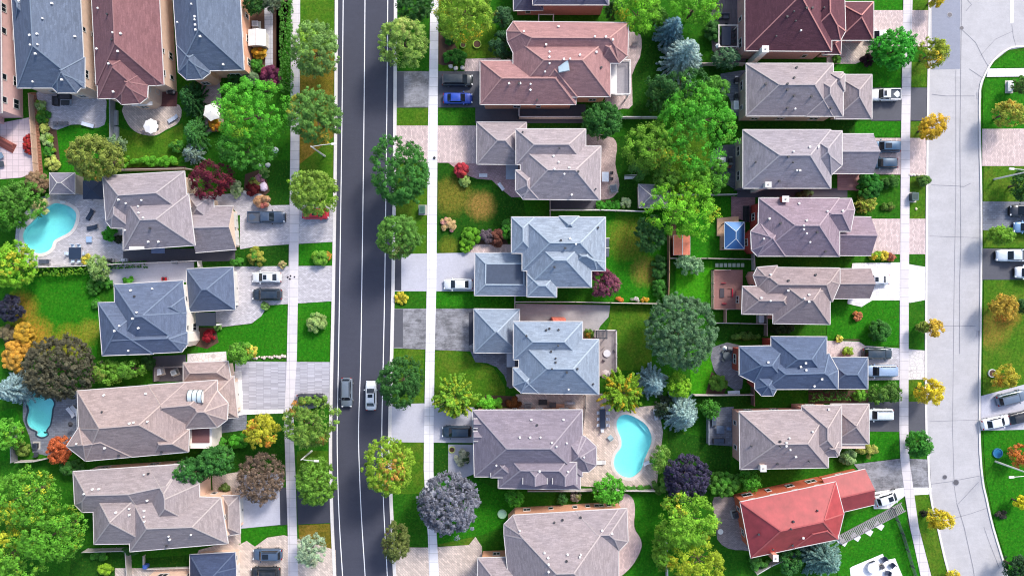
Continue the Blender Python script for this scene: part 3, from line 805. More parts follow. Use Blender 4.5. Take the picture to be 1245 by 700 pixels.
def lounger(px, py, rz, rgb, label, group=None, L=1.95):
    x, y = W(px, py, .35); root = empty('sun_lounger', (x, y, 0), R_(rz), label, 'sun lounger', group); m = plain(rgb, .7, .1); fm = plain((70, 70, 74), .5)
    a = MB(); a.box((-.3, 0, .33), (L*.66, .62, .1), m); a.build('seat', root)
    a = MB(); a.box((L*.32, 0, .47), (L*.36, .62, .09), m, 0, -.45); a.build('backrest', root)
    a = MB()
    for s_ in (-1, 1): a.box((0, s_*.32, .27), (L, .04, .06), fm)
    a.build('frame', root)
    for sx in (-1, 1):
        for sy in (-1, 1): a = MB(); a.box((sx*L*.42, sy*.3, .13), (.05, .05, .27), fm); a.build('leg', root)
    return root
def umbrella(px, py, r, rgb, label, n=8, z=2.4, rot=0):
    x, y = W(px, py, z); root = empty('parasol', (x, y, 0), R_(rot), label, 'parasol'); m = plain(rgb, .8, .07); a = MB()
    ring = [(r*math.cos(i*2*math.pi/n), r*math.sin(i*2*math.pi/n), z-.35) for i in range(n)]
    for i in range(n):
        p, q = ring[i], ring[(i+1) % n]; mid = tuple((p[j]+q[j])/2*.94 if j < 2 else z-.3 for j in range(3))
        a.face([(0, 0, z+.12), p, mid], m); a.face([(0, 0, z+.12), mid, q], m)
    a.build('canopy', root); a = MB(); a.tube((0, 0, 0), (0, 0, z+.2), .03, .025, plain((150, 150, 150), .4)); a.build('pole', root)
    for i in range(n): a = MB(); a.tube((0, 0, z+.06), (ring[i][0]*.97, ring[i][1]*.97, z-.39), .015, .012, plain((150, 150, 150), .4), 5); a.build('rib', root)
    a = MB(); a.lathe([(.3, 0), (.3, .06), (.06, .1)], plain((80, 80, 84), .6)); a.build('base', root); return root
def barbecue(px, py, rz, label, rgb=(40, 42, 46), w=1.3):
    x, y = W(px, py, 1.); root = empty('barbecue', (x, y, 0), R_(rz), label, 'barbecue'); m = plain(rgb, .35, .1); st = plain((165, 168, 172), .3, .06, 2, .6)
    a = MB(); a.box((0, 0, .45), (.55, w*.6, .8), m); a.build('cabinet', root)
    a = MB(); a.box((0, 0, .9), (.58, w*.62, .1), m); a.tube((-.0, -w*.31, 1.0), (0, w*.31, 1.0), .22, .22, m, 12); a.build('lid', root)
    for s_ in (-1, 1): a = MB(); a.box((0, s_*w*.45, .88), (.5, w*.26, .04), st); a.build('side_shelf', root)
    a = MB(); a.tube((.25, -w*.2, 1.0), (.25, w*.2, 1.0), .02, .02, st, 6); a.build('handle', root); return root
def slab(name, px, z0, z1, rgb, label, cat, boards=0, ang=0):
    P = [W(x, y, z1) for x, y in px]; b = MB(); cx, cy = P[0]; m = plain(rgb, .8, .16, 3)
    b.prism([(x-cx, y-cy) for x, y in P], z0, z1, m); o = b.build(name); o.location = (cx, cy, 0); tag(o, label, cat); return o
def steps(px, n, rgb, label): pass
def shed(px4, label, roof, wall=(150, 140, 130), ze=2.2, slope=.5, cat='shed', name='shed', cap=None, ridge=.1, gable=()):
    ms = Mass(px4, ze, slope, gable, 0, .2); cx, cy = ms.P[0]; root = empty(name, (cx, cy, 0), 0, label, cat); off = Matrix.Translation((-cx, -cy, 0))
    rm = roof; wm = plain(wall, .8, .15, 3); tm = plain(cap or (200, 196, 190), .6); b = MB(); fcs = list(ms.faces()); E = {}
    for i, f in fcs:
        b.face(f, rm, ms.uvs(i, f))
        for q in range(len(f)):
            a_ = tuple(round(v, 3) for v in f[q]); c_ = tuple(round(v, 3) for v in f[(q+1) % len(f)])
            if a_ != c_ and max(a_[2], c_[2]) > ze+.02: E[(min(a_, c_), max(a_, c_))] = E.get((min(a_, c_), max(a_, c_)), 0)+1
    for (a_, c_), k in E.items():
        if k > 1:
            A = Vector(a_); B = Vector(c_); d = B-A
            if d.length > .2: b.box((A+B)/2+Vector((0, 0, .012)), (d.length, ridge, .04), tm, math.atan2(d.y, d.x), -math.asin(d.z/d.length))
    b.poly(list(reversed(ms.P)), ze-.01, wm); 
    for i in range(len(ms.P)):
        a, c = ms.P[i], ms.P[(i+1) % len(ms.P)]; L = math.hypot(c[0]-a[0], c[1]-a[1])
        b.box(((a[0]+c[0])/2, (a[1]+c[1])/2, ze-.06), (L+.06, .07, .13), tm, math.atan2(c[1]-a[1], c[0]-a[0]))
        if ms.g[i]:
            pts = sorted({tuple(round(v, 3) for v in p) for _, f in fcs for p in f if abs((c[0]-a[0])*(p[1]-a[1])-(c[1]-a[1])*(p[0]-a[0])) < .02}, key=lambda p: (p[0]-a[0])*(c[0]-a[0])+(p[1]-a[1])*(c[1]-a[1]))
            if len(pts) >= 3: b.face([(a[0], a[1], ze)]+pts+[(c[0], c[1], ze)], wm)
    o = b.build('roof', root); o.data.transform(off)
    if cat == 'gazebo':
        for p in ms.wallp: q = MB(); q.box((p[0]-cx, p[1]-cy, ze/2), (.12, .12, ze), plain((60, 58, 58), .6)); q.build('post', root)
    else:
        q = MB(); q.prism(ms.wallp, -.05, ze-.02, wm, top=False); o = q.build('wall', root); o.data.transform(off)
        a, c = ms.wallp[0], ms.wallp[1]; L = math.hypot(c[0]-a[0], c[1]-a[1]); nr = ((c[1]-a[1])/L, -(c[0]-a[0])/L)
        q = MB(); q.box(((a[0]+c[0])/2-cx+nr[0]*.03, (a[1]+c[1])/2-cy+nr[1]*.03, .95), (.06, .9, 1.85), plain(tuple(int(v*.8) for v in wall), .6), math.atan2(nr[1], nr[0])); q.build('door', root)
    return root
def lamp(bx, by, h, arm, label):
    """street lamp: base pixel, height, arm vector in metres"""
    x, y = W(bx, by, 0); root = empty('street_lamp', (x, y, 0), 0, label, 'street lamp', 'street lamps along the roads'); m = plain((214, 212, 206), .6, .06)
    a = MB(); a.tube((0, 0, -.1), (0, 0, h*.5), .17, .13, m, 10); a.tube((0, 0, h*.5), (0, 0, h), .13, .09, m, 10); a.build('pole', root)
    a = MB(); a.tube((0, 0, h-.3), (arm[0]*.5, arm[1]*.5, h+.2), .06, .05, m, 8); a.tube((arm[0]*.5, arm[1]*.5, h+.2), (arm[0], arm[1], h+.3), .05, .045, m, 8); a.build('arm', root)
    a = MB(); a.box((arm[0]*1.12, arm[1]*1.12, h+.27), (.75, .32, .14), m, math.atan2(arm[1], arm[0])); a.build('lamp_head', root); return root
def pebble(px, py, r, rgb, label, name='boulder', cat='rock', h=None):
    x, y = W(px, py, 0); b = MB(); n = 9; rr = [r*random.uniform(.8, 1.15) for _ in range(n)]; m = plain(rgb, .9, .2, 4); h = h or r*.9
    P = lambda k, z: [(x+rr[i]*k*math.cos(i*6.283/n)-x, rr[i]*k*math.sin(i*6.283/n), z) for i in range(n)]
    L_ = [P(1, -.05), P(1.02, h*.4), P(.75, h*.85), P(.3, h)]
    for a, c in zip(L_, L_[1:]):
        for i in range(n): j = (i+1) % n; b.face([a[i], a[j], c[j], c[i]], m)
    b.face(L_[-1], m); o = b.build(name, None, True); o.location = (x, y, .05); tag(o, label, cat); return o
def bin_(px, py, rgb, label, rz=0):
    x, y = W(px, py, 1); root = empty('wheelie_bin', (x, y, 0), R_(rz), label, 'bin'); m = plain(rgb, .5); a = MB(); a.prism([(-.26,-.24),(.26,-.24),(.3,.28),(-.3,.28)], .06, .98, m); a.build('body', root)
    a = MB(); a.box((0, .02, 1.02), (.64, .66, .07), m, 0, 0, .06); a.build('lid', root)
    for s_ in (-1, 1): a = MB(); a.tube((s_*.24, .28, .1), (s_*.3, .28, .1), .1, .1, BLACK(), 10); a.build('wheel', root)
    return root
def cabinet(px, py, w, d, h, rgb, label, rz=0, name='transformer_box', cat='transformer box'):
    x, y = W(px, py, h); root = empty(name, (x, y, 0), R_(rz), label, cat); m = plain(rgb, .5, .1)
    a = MB(); a.box((0, 0, h/2), (w, d, h), m); a.build('body', root); a = MB(); a.box((0, 0, h+.04), (w+.1, d+.1, .08), plain(tuple(min(255, v+25) for v in rgb), .5)); a.box((0, 0, h+.09), (w*.7, d*.7, .04), m); a.build('lid', root)
    a = MB(); a.box((0, 0, .04), (w+.5, d+.5, .1), plain((178, 174, 168), .9)); a.build('plinth', root); return root
# ================================================================== SCENE DATA
# ---- pools (outlines in photo pixels)
POOL1 = smoothp([(63.5,248.3),(72,247.5),(86,252),(93,260),(91,273),(85,282),(74,288),(66,293),(63,301),(56,306.5),(46,308),(34,302),(28,290),(30,279),(39,270),(51,257)], 4)
POOL2 = smoothp([(38.6,474.6),(50,479),(62,484),(66,490),(64,497),(63,506),(61,516),(56.6,522.6),(58,528),(51.4,531),(45,528.6),(45,524),(36,519),(32.6,510),(35,498),(31.7,487.4),(33.4,478)], 4)
POOL3 = smoothp([(751,509),(757,504),(768,505),(783,514),(790,524),(792,537),(784,557),(779,571),(767,580),(754,576.6),(746.6,566),(748,553.4),(755,543),(755,533),(751.5,524),(749.5,516)], 4)
def pool(P, label, cop, copw, deep=.9):
    pts = ccw([W(*p) for p in P]); cx = sum(p[0] for p in pts)/len(pts); cy = sum(p[1] for p in pts)/len(pts)
    root = empty('swimming_pool', (cx, cy, 0), 0, label, 'swimming pool'); L = [(x-cx, y-cy) for x, y in pts]
    lm = pave((234, 254, 253), 'pool_liner', dirt=.05); b = MB(); inn = inset(L, .12); n = len(L); b.prism(L, -deep, .0, lm, top=False)
    st = inset(L, .55); b.prism(st, -deep, -deep+.02, lm)
    b.build('basin', root)
    # broad entry steps at one end
    s_ = MB(); far = sorted(L, key=lambda p: p[0]*.8+p[1]*.6)[-max(5, n//5):]; far = ccw(hull(far)); s_.prism(far, -deep, -.45, plain((236, 240, 240), .6, .04)); s_.build('entry_step', root)
    w = MB(); w.poly(L, -.13, watermat()); w.build('water', root)
    c = MB(); out = inset(L, -copw); z = .11; cm = plain(cop, .8, .1, 3)
    for i in range(n):
        j = (i+1) % n; c.face([(*L[i], z), (*out[i], z), (*out[j], z), (*L[j], z)][::1], cm); c.face([(*L[i], -.15), (*L[i], z), (*L[j], z), (*L[j], -.15)], cm); c.face([(*out[i], -.02), (*out[j], -.02), (*out[j], z), (*out[i], z)], cm)
    c.build('coping', root); return root
def hull(p):
    p = sorted(set(p)); lo = []; up = []
    for q in p:
        while len(lo) > 1 and (lo[-1][0]-lo[-2][0])*(q[1]-lo[-2][1])-(lo[-1][1]-lo[-2][1])*(q[0]-lo[-2][0]) <= 0: lo.pop()
        lo.append(q)
    for q in reversed(p):
        while len(up) > 1 and (up[-1][0]-up[-2][0])*(q[1]-up[-2][1])-(up[-1][1]-up[-2][1])*(q[0]-up[-2][0]) <= 0: up.pop()
        up.append(q)
    return lo[:-1]+up[:-1]
pool(POOL1, 'kidney-shaped turquoise pool with pale stone coping beside the dining set with the navy table', (214, 206, 202), .55)
pool(POOL2, 'small pale blue pool with dark coping beneath the overhanging dark brown tree', (46, 62, 78), .22)
pool(POOL3, 'bright aqua pool with a white slide in the middle column of gardens', (206, 196, 190), .5)

# ---- ground sheet with the pools cut out
b = MB(); gm = lawnmat('green'); big = [Vector((-1500, -1500, 0)), Vector((1500, -1500, 0)), Vector((1500, 1500, 0)), Vector((-1500, 1500, 0))]
loops = [big]+[[Vector((*W(*p), 0)) for p in P] for P in (POOL1, POOL2, POOL3)]
tr = tessellate_polygon(loops); ap = [p for l in loops for p in l]; b.v = [(p.x, p.y, 0) for p in ap]; b.mi(gm)
for a, c, d in tr:
    if (ap[c]-ap[a]).cross(ap[d]-ap[a]).z < 0: a, d = d, a
    b.f.append((a, c, d)); b.m.append(0)
g = b.build('ground'); g['kind'] = 'structure'

# ---- roads
RL = [(411,-90),(411,0),(410,170),(407.5,345),(405.5,440),(404,520),(404,570),(405,610),(406.5,650),(409,700),(414,790)]
RR = [(479,-90),(479,0),(478,170),(476,345),(474,440),(472,520),(472.3,570),(473.6,610),(475.5,650),(478,700),(483,790)]
ROADM = pave((63, 65, 79), 'tarmac', dirt=.3)
flat('road', RL+RR[::-1], ROADM, 'road')
LM = plain((232, 232, 236), .7, .08, 3, nm='road_paint')
def road_line(pts, w=.135, z=.034, name='road_marking'):
    b = MB(); L = smoothp([W(*p) for p in pts], 4, False); strip(b, L, -w/2, w/2, z, z, LM); o = b.build(name); o['kind'] = 'structure'
road_line([(417.5,-90),(417.3,0),(415.5,170),(413,345),(411.5,440),(410,520),(410.5,570),(411.6,610),(413.5,650),(416.6,700),(422,790)])
road_line([(444,-90),(443.8,0),(442.3,170),(440,345),(438.5,440),(436,520),(437,570),(438.6,610),(440.8,650),(444,700),(449,790)])
road_line([(471.8,-90),(471.5,0),(470,170),(467.8,345),(466,440),(464.3,520),(465,570),(466.3,610),(468.2,650),(471,700),(476,790)])
KM = pave((214, 210, 208), 'kerbstone', dirt=.2)
def kerb(pts, w0, w1):
    b = MB(); L = smoothp([W(*p) for p in pts], 3, False); strip(b, L, w0, w1, -.02, .15, KM); o = b.build('kerb'); o['kind'] = 'structure'
kerb(RL, .0, -.5); kerb(RR, .0, .55)
GL = [(1131,-90),(1131,0),(1128.5,170),(1127,345),(1126.6,500),(1129,545),(1132,600),(1141,640),(1155.5,700),(1185,790)]
GR = [(1256,790),(1226.5,700),(1208,640),(1200,605),(1195,580),(1191.5,520),(1193.5,345),(1193.5,235),(1192,170),(1192,112),(1197,94),(1208,75),(1226,61),(1245,58),(1330,56)]
GREYM = pave((180, 178, 182), 'concrete_road', dirt=.5)
flat('road', GL+GR+[(1330,-90)], GREYM, 'road')
kerb(GL, .0, -.35); kerb(GR, .0, .3)
flat('road_patch', [(1133,-90),(1168,-90),(1167,84),(1133,85)], pave((140, 144, 160), 'tarmac2', dirt=.3), 'road', dz=.012)
road_line([(1230,-90),(1230,28)], .55, .04, 'stop_line')
# hairline seams and sealed cracks in the pale road
CR = plain((132, 132, 140), .9, .2)
def seam(pts, w=.09, mat=CR):
    b = MB(); L = [W(*p) for p in pts]; strip(b, L, -w/2, w/2, .04, .04, mat); o = b.build('road_seam'); o['kind'] = 'structure'
seam([(1169,0),(1168,80),(1167,170),(1168,300),(1166.5,345),(1166.5,430)], .12); seam([(1162,85),(1162,230),(1160,345),(1158,520),(1160,590),(1163,610)], .07)
seam([(1163,611),(1172,640),(1183,690),(1190,740)], .12); seam([(1133,115),(1150,117),(1185,117)], .1); seam([(1132,225),(1160,226),(1172,227),(1180,223)], .1)
seam([(1130,287),(1160,288),(1190,289)], .07); seam([(1140,396),(1160,396),(1186,396)], .08); seam([(1168,35),(1186,52),(1196,72),(1202,82)], .09)
seam([(1132,588),(1155,585),(1191,578)], .1); seam([(1158,630),(1180,624),(1200,617)], .08); seam([(1190,585),(1165,612)], .07); seam([(1176,0),(1181,6),(1174,14)], .1)
seam([(1178,84),(1196,96)], .1); seam([(1230,30),(1232,45),(1236,60)], .06); seam([(1192,68),(1210,48),(1232,38)], .06); seam([(1130,512),(1190,510)], .06); seam([(1196,640),(1203,660),(1215,690)], .08)
MH = plain((92, 90, 96), .6, .2, 6, .3)
def manhole(px, py, r, lab):
    x, y = W(px, py); root = empty('manhole_cover', (x, y, .045), 0, lab, 'manhole cover'); b = MB(); b.lathe([(r*1.25, 0), (r*1.25, .012), (r*1.05, .014)], plain((150, 150, 158), .8), n=20); b.build('frame', root)
    b = MB(); b.lathe([(r, .01), (r, .02), (r*.8, .022), (r*.75, .018), (r*.3, .018), (r*.25, .022), (.02, .022)], MH, n=20); b.build('lid', root)
manhole(1154.5, 18.5, .36, 'round manhole cover in the darker asphalt patch at the top of the grey road')
manhole(1169, 34.5, .3, 'dark utility cover on the seam between the darker patch and the pale road')
manhole(1148.5, 579.5, .33, 'round cover left of the larger dark cover on the lower grey road')
manhole(1162, 586, .45, 'larger dark cover on the centre seam of the lower grey road')
def drain(px, py, lab):
    x, y = W(px, py); root = empty('storm_drain', (x, y, .04), 0, lab, 'drain', 'storm drains along the grey road'); b = MB(); b.box((0, 0, .01), (.7, 1.1, .03), plain((168, 168, 176), .8)); b.build('frame', root); b = MB()
    for i in range(6): b.box((0, -.36+i*.145, .035), (.45, .06, .02), MH)
    b.build('grate', root)
drain(1190, 116, 'storm drain at the kerb below the rounded junction corner'); drain(1190, 405, 'storm drain at the right kerb level with the small orange tree')

# ---- sidewalks
SWM = pave((222, 220, 226), 'slab', (1.5, 1.5), dirt=.14)
SWM2 = pave((206, 200, 204), 'slab', (1.52, 1.5), dirt=.2)
flat('sidewalk', [(354,-90),(354,0),(353.5,170),(352.3,250),(351,345),(349,437),(346.3,500),(346.3,530),(347.5,570),(350,640),(351,700),(353,790),(364.5,790),(362.7,700),(361,640),(359.5,580),(357,530),(357.5,490),(361,437),(362.6,345),(363.7,250),(364.2,170),(365,0),(365,-90)], SWM2, 'walk')
flat('sidewalk', [(523,-90),(523,25),(520.3,170),(519,345),(517.5,430),(515.8,520),(515.3,570),(518,620),(520.3,650),(522,700),(528,790),(541,790),(534,700),(531,650),(529,620),(527,570),(527.3,520),(528.5,430),(530.6,345),(532,170),(533,25),(533,-90)], SWM, 'walk')
flat('sidewalk', [(1098,-90),(1098,0),(1095,170),(1093.8,345),(1093,520),(1094.5,560),(1099.5,600),(1106,640),(1119,700),(1145,790),(1158,790),(1132,700),(1116.5,640),(1111,600),(1105.3,560),(1104,520),(1104.5,345),(1106,170),(1109,0),(1109,-90)], SWM2, 'walk')
flat('sidewalk', [(1201,84),(1330,82),(1330,92.5),(1199,94)], SWM, 'walk')
flat('path', [(321,-20),(332,-20),(332,85),(323,85)], pave((176, 176, 184), 'slab', (1.2, .8)), 'walk')

# ---- lawns
def lawn(kind, *polys, sm=0, spots=()):
    for p in polys: flat('lawn', p, lawnmat(kind, spots), 'lawn', smooth=sm)
lawn('olive', [(364,-60),(407,-60),(406,60),(364,60)], [(363,200),(406,165),(405,248),(363,249)], [(361,548),(401,548),(402,590),(361,590)])
lawn('dry', [(364,60),(406,60),(405.5,108),(364,100)], [(363,100),(405.5,108),(406,166),(363,201)], [(363,638),(404,636),(405,669),(364,670)])
lawn('vivid', [(363,297),(404,294),(404,322),(363,322)], [(361,368),(402,366),(400,440),(361,437)])
lawn('dark', [(300,195),(352,195),(351,250),(310,250),(298,236)], [(252,303),(300,300),(352,298),(351,323),(252,323)], [(212,322),(255,320),(255,323),(212,324)], [(290,499),(346,498),(346,575),(262,578),(232,560)])
lawn('vivid', [(242,398),(262,400),(308,394),(318,380),(324,372),(343,370),(349.5,374),(348.5,428),(300,437),(240,430)], [(284,662),(294,640),(347,640),(349,650),(325,650),(310,664)])
lawn('vivid', [(45,160),(60,150),(85,154),(110,157),(131,148),(131,208),(60,208)], [(0,500),(20,495),(30,540),(8,560),(0,560)])
lawn('olive', [(131,150),(160,160),(190,167),(222,150),(222,190),(205,204),(134,204)], sm=0)
lawn('dark', [(88,668),(156,664),(156,700),(84,700)], [(175,678),(232,674),(232,692),(174,692)])
lawn('green', [(483,-60),(523,-60),(522,86),(482,86)], [(480,353),(518,353),(518,375),(480,375)], [(533,153),(579,153),(582,142),(576,131),(533,131)])
lawn('olive', [(481,131),(521,131),(520,153),(480,153)], [(479,198),(520,198),(519,309),(478,309)], [(476,424),(516,424),(515,490),(475,490)], [(533,-20),(583,-20),(600,20),(612,70),(575,71),(555,86),(533,87)])
lawn('olive', [(474,538),(515,538),(516,600),(474,600)], [(529,427),(563,424),(580,440),(600,446),(614,470),(616,497),(528,492)], [(530,650),(563,648),(578,632),(575,662),(531,663)]); lawn('green', [(474,600),(516,600),(520,664),(477,664)])
lawn('dark', [(532,199),(545,198),(562,211),(577,218),(592,218),(606,228),(618,238),(636,244),(640,262),(622,262),(622,300),(532,309)], spots=[(550,238,26,(140,124,50)),(585,250,20,(176,132,72)),(545,300,14,(120,124,40))])

lawn('vivid', [(530,355),(640,361),(640,368),(631,376),(530,372)], [(530,575),(577,582),(606,595),(640,598),(612,640),(585,650),(530,662)])
lawn('dark', [(527.5,538),(545,538),(545,578),(527.5,578)])
lawn('dark', [(768,60),(783,42),(815,60),(812,140),(770,142),(770,110)], [(640,142),(712,142),(712,157),(640,157)], [(740,168),(756,166),(812,180),(812,256),(742,256),(752,225)])
lawn('vivid', [(736,258),(812,258),(812,366),(720,366),(719,350),(736,330)], spots=[(765,290,30,(136,128,48)),(785,330,20,(150,120,60))])
lawn('vivid', [(762,600),(812,600),(814,705),(755,705),(778,680),(782,660),(772,640),(770,610)], [(835,240),(888,240),(888,313),(822,313)], [(840,316),(868,316),(868,378),(868,392),(820,392),(820,330)])
lawn('olive', [(740,372),(790,370),(793,450),(735,450),(728,420),(742,390)], [(818,150),(862,150),(864,235),(816,235)])

lawn('bright', [(822,317),(866,317),(866,370),(835,392),(822,370)], [(838,420),(866,394),(868,440),(858,478),(840,478)], sm=0)
lawn('dark', [(868,394),(935,394),(935,408),(890,418),(866,412)], [(846,481),(915,481),(915,494),(868,500),(846,500)], [(812,520),(888,540),(888,575),(838,590),(812,560)], [(862,80),(905,80),(905,98),(862,98)], [(860,150),(905,142),(905,158),(862,170)], [(905,141),(1060,147),(1095,148),(1095,167),(905,158)])

lawn('vivid', [(1062,-60),(1097,-60),(1097,13),(1062,13)], [(1012,79),(1062,72),(1095,76),(1095,107),(1060,107),(1012,85)], [(1039,148),(1095,148),(1094,167),(1039,166)], [(1005,366),(1050,367),(1060,364),(1093.5,366),(1093,420),(1058,420),(1046,412),(1005,412)], [(1055,524),(1093,524),(1094,556),(1050,562),(1046,540)])
lawn('green', [(1044,213),(1094,213),(1094,266),(1058,264),(1044,250)], [(1026,308),(1093.8,309),(1093.8,319),(1026,318)], [(1055,462),(1093,462),(1093,488),(1056,488)])
lawn('vivid', [(1018,690),(1028,630),(1070,612),(1095,605),(1108,650),(1122,705),(1100,790),(1020,790)])
lawn('olive', [(1109,-60),(1130,-60),(1130,13),(1109,13)], [(1106.5,76),(1129,76),(1128.5,106),(1106,106)], [(1106,148),(1128.5,148),(1128,168),(1106,168)], [(1105.5,214),(1127.5,214),(1127,266),(1105,266)], [(1104,461),(1126,461),(1126,488),(1104,488)], [(1111.5,601),(1131,600),(1140,640),(1156,705),(1180,790),(1158,790),(1133,700),(1117,640)])
lawn('green', [(1105,309),(1127,309),(1127,326),(1105,319)], [(1104.5,366),(1127,364),(1127,426),(1104.5,425)], [(1104,525),(1128,525),(1129,558),(1105,557)])
lawn('vivid', [(1197.5,96),(1330,94),(1330,157),(1195,157),(1194.5,112)], [(1210,77),(1228,63),(1330,60),(1330,82),(1203,83)], [(1195,523),(1330,520),(1330,790),(1262,790),(1229,700),(1210,640),(1203,605),(1198,580)])
lawn('olive', [(1195.5,202),(1330,202),(1330,245),(1195.5,245)], [(1195.5,280),(1245,280),(1330,283),(1330,302),(1195.5,301)], [(1196,340),(1330,340),(1330,462),(1245,468),(1194.5,481)], spots=[(1205,400,26,(150,118,52)),(1225,380,20,(170,116,52))])

lawn('vivid', [(15,335),(60,326),(110,326),(124,372),(118,436),(80,440),(10,430),(6,395)], spots=[(40,412,30,(196,136,54)),(25,375,24,(176,124,50)),(85,418,26,(160,140,44)),(110,402,16,(150,140,50))])
# ---- driveways and paths
PINK = pave((206, 186, 184), 'paver', (.4, .2), 90); GREYP = pave((192, 188, 194), 'paver', (.4, .2), 0); BEI = pave((204, 188, 178), 'paver', (.6, .3), 45)
ASPH = pave((84, 85, 94), 'tarmac3', dirt=.45); OLDA = pave((134, 134, 140), 'worn_tarmac', dirt=.5); DARK = pave((58, 60, 72), 'fresh_tarmac', dirt=.15)
CONC = pave((184, 184, 196), 'concrete', dirt=.3); SLATE = pave((120, 124, 136), 'paver', (.6, .3), 0); WHP = pave((228, 226, 228), 'paver', (.6, .6), 0, .12)
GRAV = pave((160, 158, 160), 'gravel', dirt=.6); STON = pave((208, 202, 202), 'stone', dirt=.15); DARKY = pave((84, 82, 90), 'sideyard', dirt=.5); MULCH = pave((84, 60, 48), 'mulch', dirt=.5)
def drive(p, m, sm=0, cls='drive', nm='driveway', holes=()): return flat(nm, p, m, cls, smooth=sm, holes=holes)
drive([(292,256),(312,250),(407,248.5),(406,294),(352,297),(310,300),(292,303)], GREYP)
drive([(284,324),(406,323),(404,366),(343,370),(326,371),(318,384),(306,393),(264,398),(262,376),(284,375)], GREYP)
drive([(286,439),(404,440),(402,490),(370,499),(286,499)], pave((176, 174, 184), 'paver', (.25, 1.2), 90))
drive([(282,452),(294,450),(296,504),(284,506)], WHP, nm='path'); drive([(286,498),(345,497),(345,502),(286,504)], WHP, nm='path')
drive([(292,577),(344,574),(344,637),(292,642)], CONC); drive([(340,592),(349,592),(350,637),(341,638)], DARK, nm='driveway_patch'); drive([(361,590),(402,590),(404,635),(362,637)], DARK)
drive([(284,665),(300,657),(310,664),(325,653),(345,650),(408,668),(409,700),(414,760),(270,760),(276,680)], BEI)
drive([(482,87),(522,87),(522,131),(482,131)], OLDA); drive([(481.5,87.5),(491,87.5),(491,130.5),(481.5,130.5)], ASPH, nm='driveway_patch'); drive([(532,87),(583,87),(584,131),(532,131)], ASPH)
drive([(480,153),(580,153),(581,199),(545,198),(480,198)], PINK); drive([(478,309),(578,307),(578,354),(478,354)], CONC); drive([(478,309),(488,309),(488,353),(478,353)], DARK, nm='driveway_patch')
drive([(478,375),(577,375),(577,427),(478,423)], OLDA); drive([(477.5,375.5),(490,375.5),(490,422),(477.5,422)], ASPH, nm='driveway_patch'); drive([(570,380),(579,378),(579,415),(570,420)], DARK, nm='driveway_patch')
drive([(475,491),(515,490),(527,492),(577,495),(577,538),(474,537)], CONC); drive([(479,665),(521,665),(570,662),(578,652),(586,664),(588,760),(486,760)], BEI)
drive([(1060,13),(1130.5,13),(1130,57),(1060,57)], PINK); drive([(1059,107),(1129,107),(1128.7,147),(1059,147)], ASPH); drive([(1060,168),(1128.5,168),(1128,213),(1060,212)], PINK); drive([(1057,266),(1127.3,266),(1127,309),(1057,309)], PINK)
drive([(1036,320),(1093,319),(1127,325),(1127,364),(1106,368),(1093,365),(1060,365),(1047,373),(1030,369)], WHP); drive([(1053,420),(1127,426),(1127,461),(1053,462)], GREYP); drive([(1104,426),(1126.5,426),(1126.5,461),(1104,461)], STON, nm='driveway_patch')
drive([(1055,488),(1126.5,488),(1127,525),(1055,524)], ASPH); drive([(1038,564),(1095,557),(1130,558),(1132,592),(1099,592),(1066,598)], OLDA); drive([(1060,598),(1099,592),(1132,592),(1132,600),(1100,602),(1080,618),(1062,618)], WHP, nm='path')
drive([(1194,157),(1330,156),(1330,202),(1194,202)], PINK); drive([(1194.5,245),(1330,246),(1330,283),(1240,281),(1194.5,280)], SLATE); drive([(1194.5,302),(1330,303),(1330,340),(1194.5,340)], ASPH); drive([(1192.5,481),(1245,467),(1330,462),(1330,520),(1192.5,523)], CONC)
def patio(p, m, sm=0, nm='patio', holes=()): return flat(nm, p, m, 'patio', smooth=sm, holes=holes)
patio([(45,112),(90,110),(126,115),(129,135),(127,152),(112,156),(100,152),(86,152),(70,158),(60,154),(56,140),(48,124)], GREYP, 2)
patio([(150,129),(185,124),(218,128),(218,148),(202,158),(188,165),(168,162),(155,150)], BEI, 3)
patio([(193,112),(216,112),(215,130),(193,130)], pave((110, 70, 68), 'paver', (2, .15)), nm='deck'); patio([(244,98),(267,98),(273,158),(250,162)], pave((176, 152, 150), 'paver', (.4, .2)))
patio([(26,262),(50,240),(62,236),(124,236),(132,214),(152,240),(152,319),(38,325),(18,300),(20,275)], GREYP, 0, holes=[POOL1]); patio([(125,320),(236,314),(236,326),(226,343),(124,348)], CONC)
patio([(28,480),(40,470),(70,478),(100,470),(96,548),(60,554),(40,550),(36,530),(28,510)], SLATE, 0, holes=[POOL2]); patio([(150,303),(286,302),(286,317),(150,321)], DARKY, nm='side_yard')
patio([(186,433),(226,431),(226,463),(186,464)], DARKY); patio([(228,430),(275,427),(276,441),(228,443)], STON, nm='garden_bed_edging'); patio([(258,578),(292,573),(293,660),(262,664)], BEI, nm='path')
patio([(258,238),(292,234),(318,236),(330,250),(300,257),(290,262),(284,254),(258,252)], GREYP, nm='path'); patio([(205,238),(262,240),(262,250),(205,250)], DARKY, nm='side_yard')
patio([(0,150),(36,143),(42,210),(26,216),(0,218)], pave((208, 190, 194), 'slab', (1, 1))); patio([(140,690),(232,690),(242,668),(290,655),(300,760),(140,760)], BEI); patio([(240,502),(300,498),(300,522),(240,530)], SLATE)
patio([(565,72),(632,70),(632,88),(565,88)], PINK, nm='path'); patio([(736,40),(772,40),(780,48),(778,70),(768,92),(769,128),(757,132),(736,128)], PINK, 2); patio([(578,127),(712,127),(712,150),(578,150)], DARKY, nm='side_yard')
patio([(708,168),(740,166),(750,176),(748,200),(753,225),(745,240),(728,243),(708,240)], pave((190, 168, 164), 'paver', (.4, .2), 30), 3); patio([(545,198),(640,198),(642,240),(622,240),(607,228),(598,219),(580,217.5),(562,211)], pave((180, 150, 152), 'paver', (.4, .2), 20), nm='path')
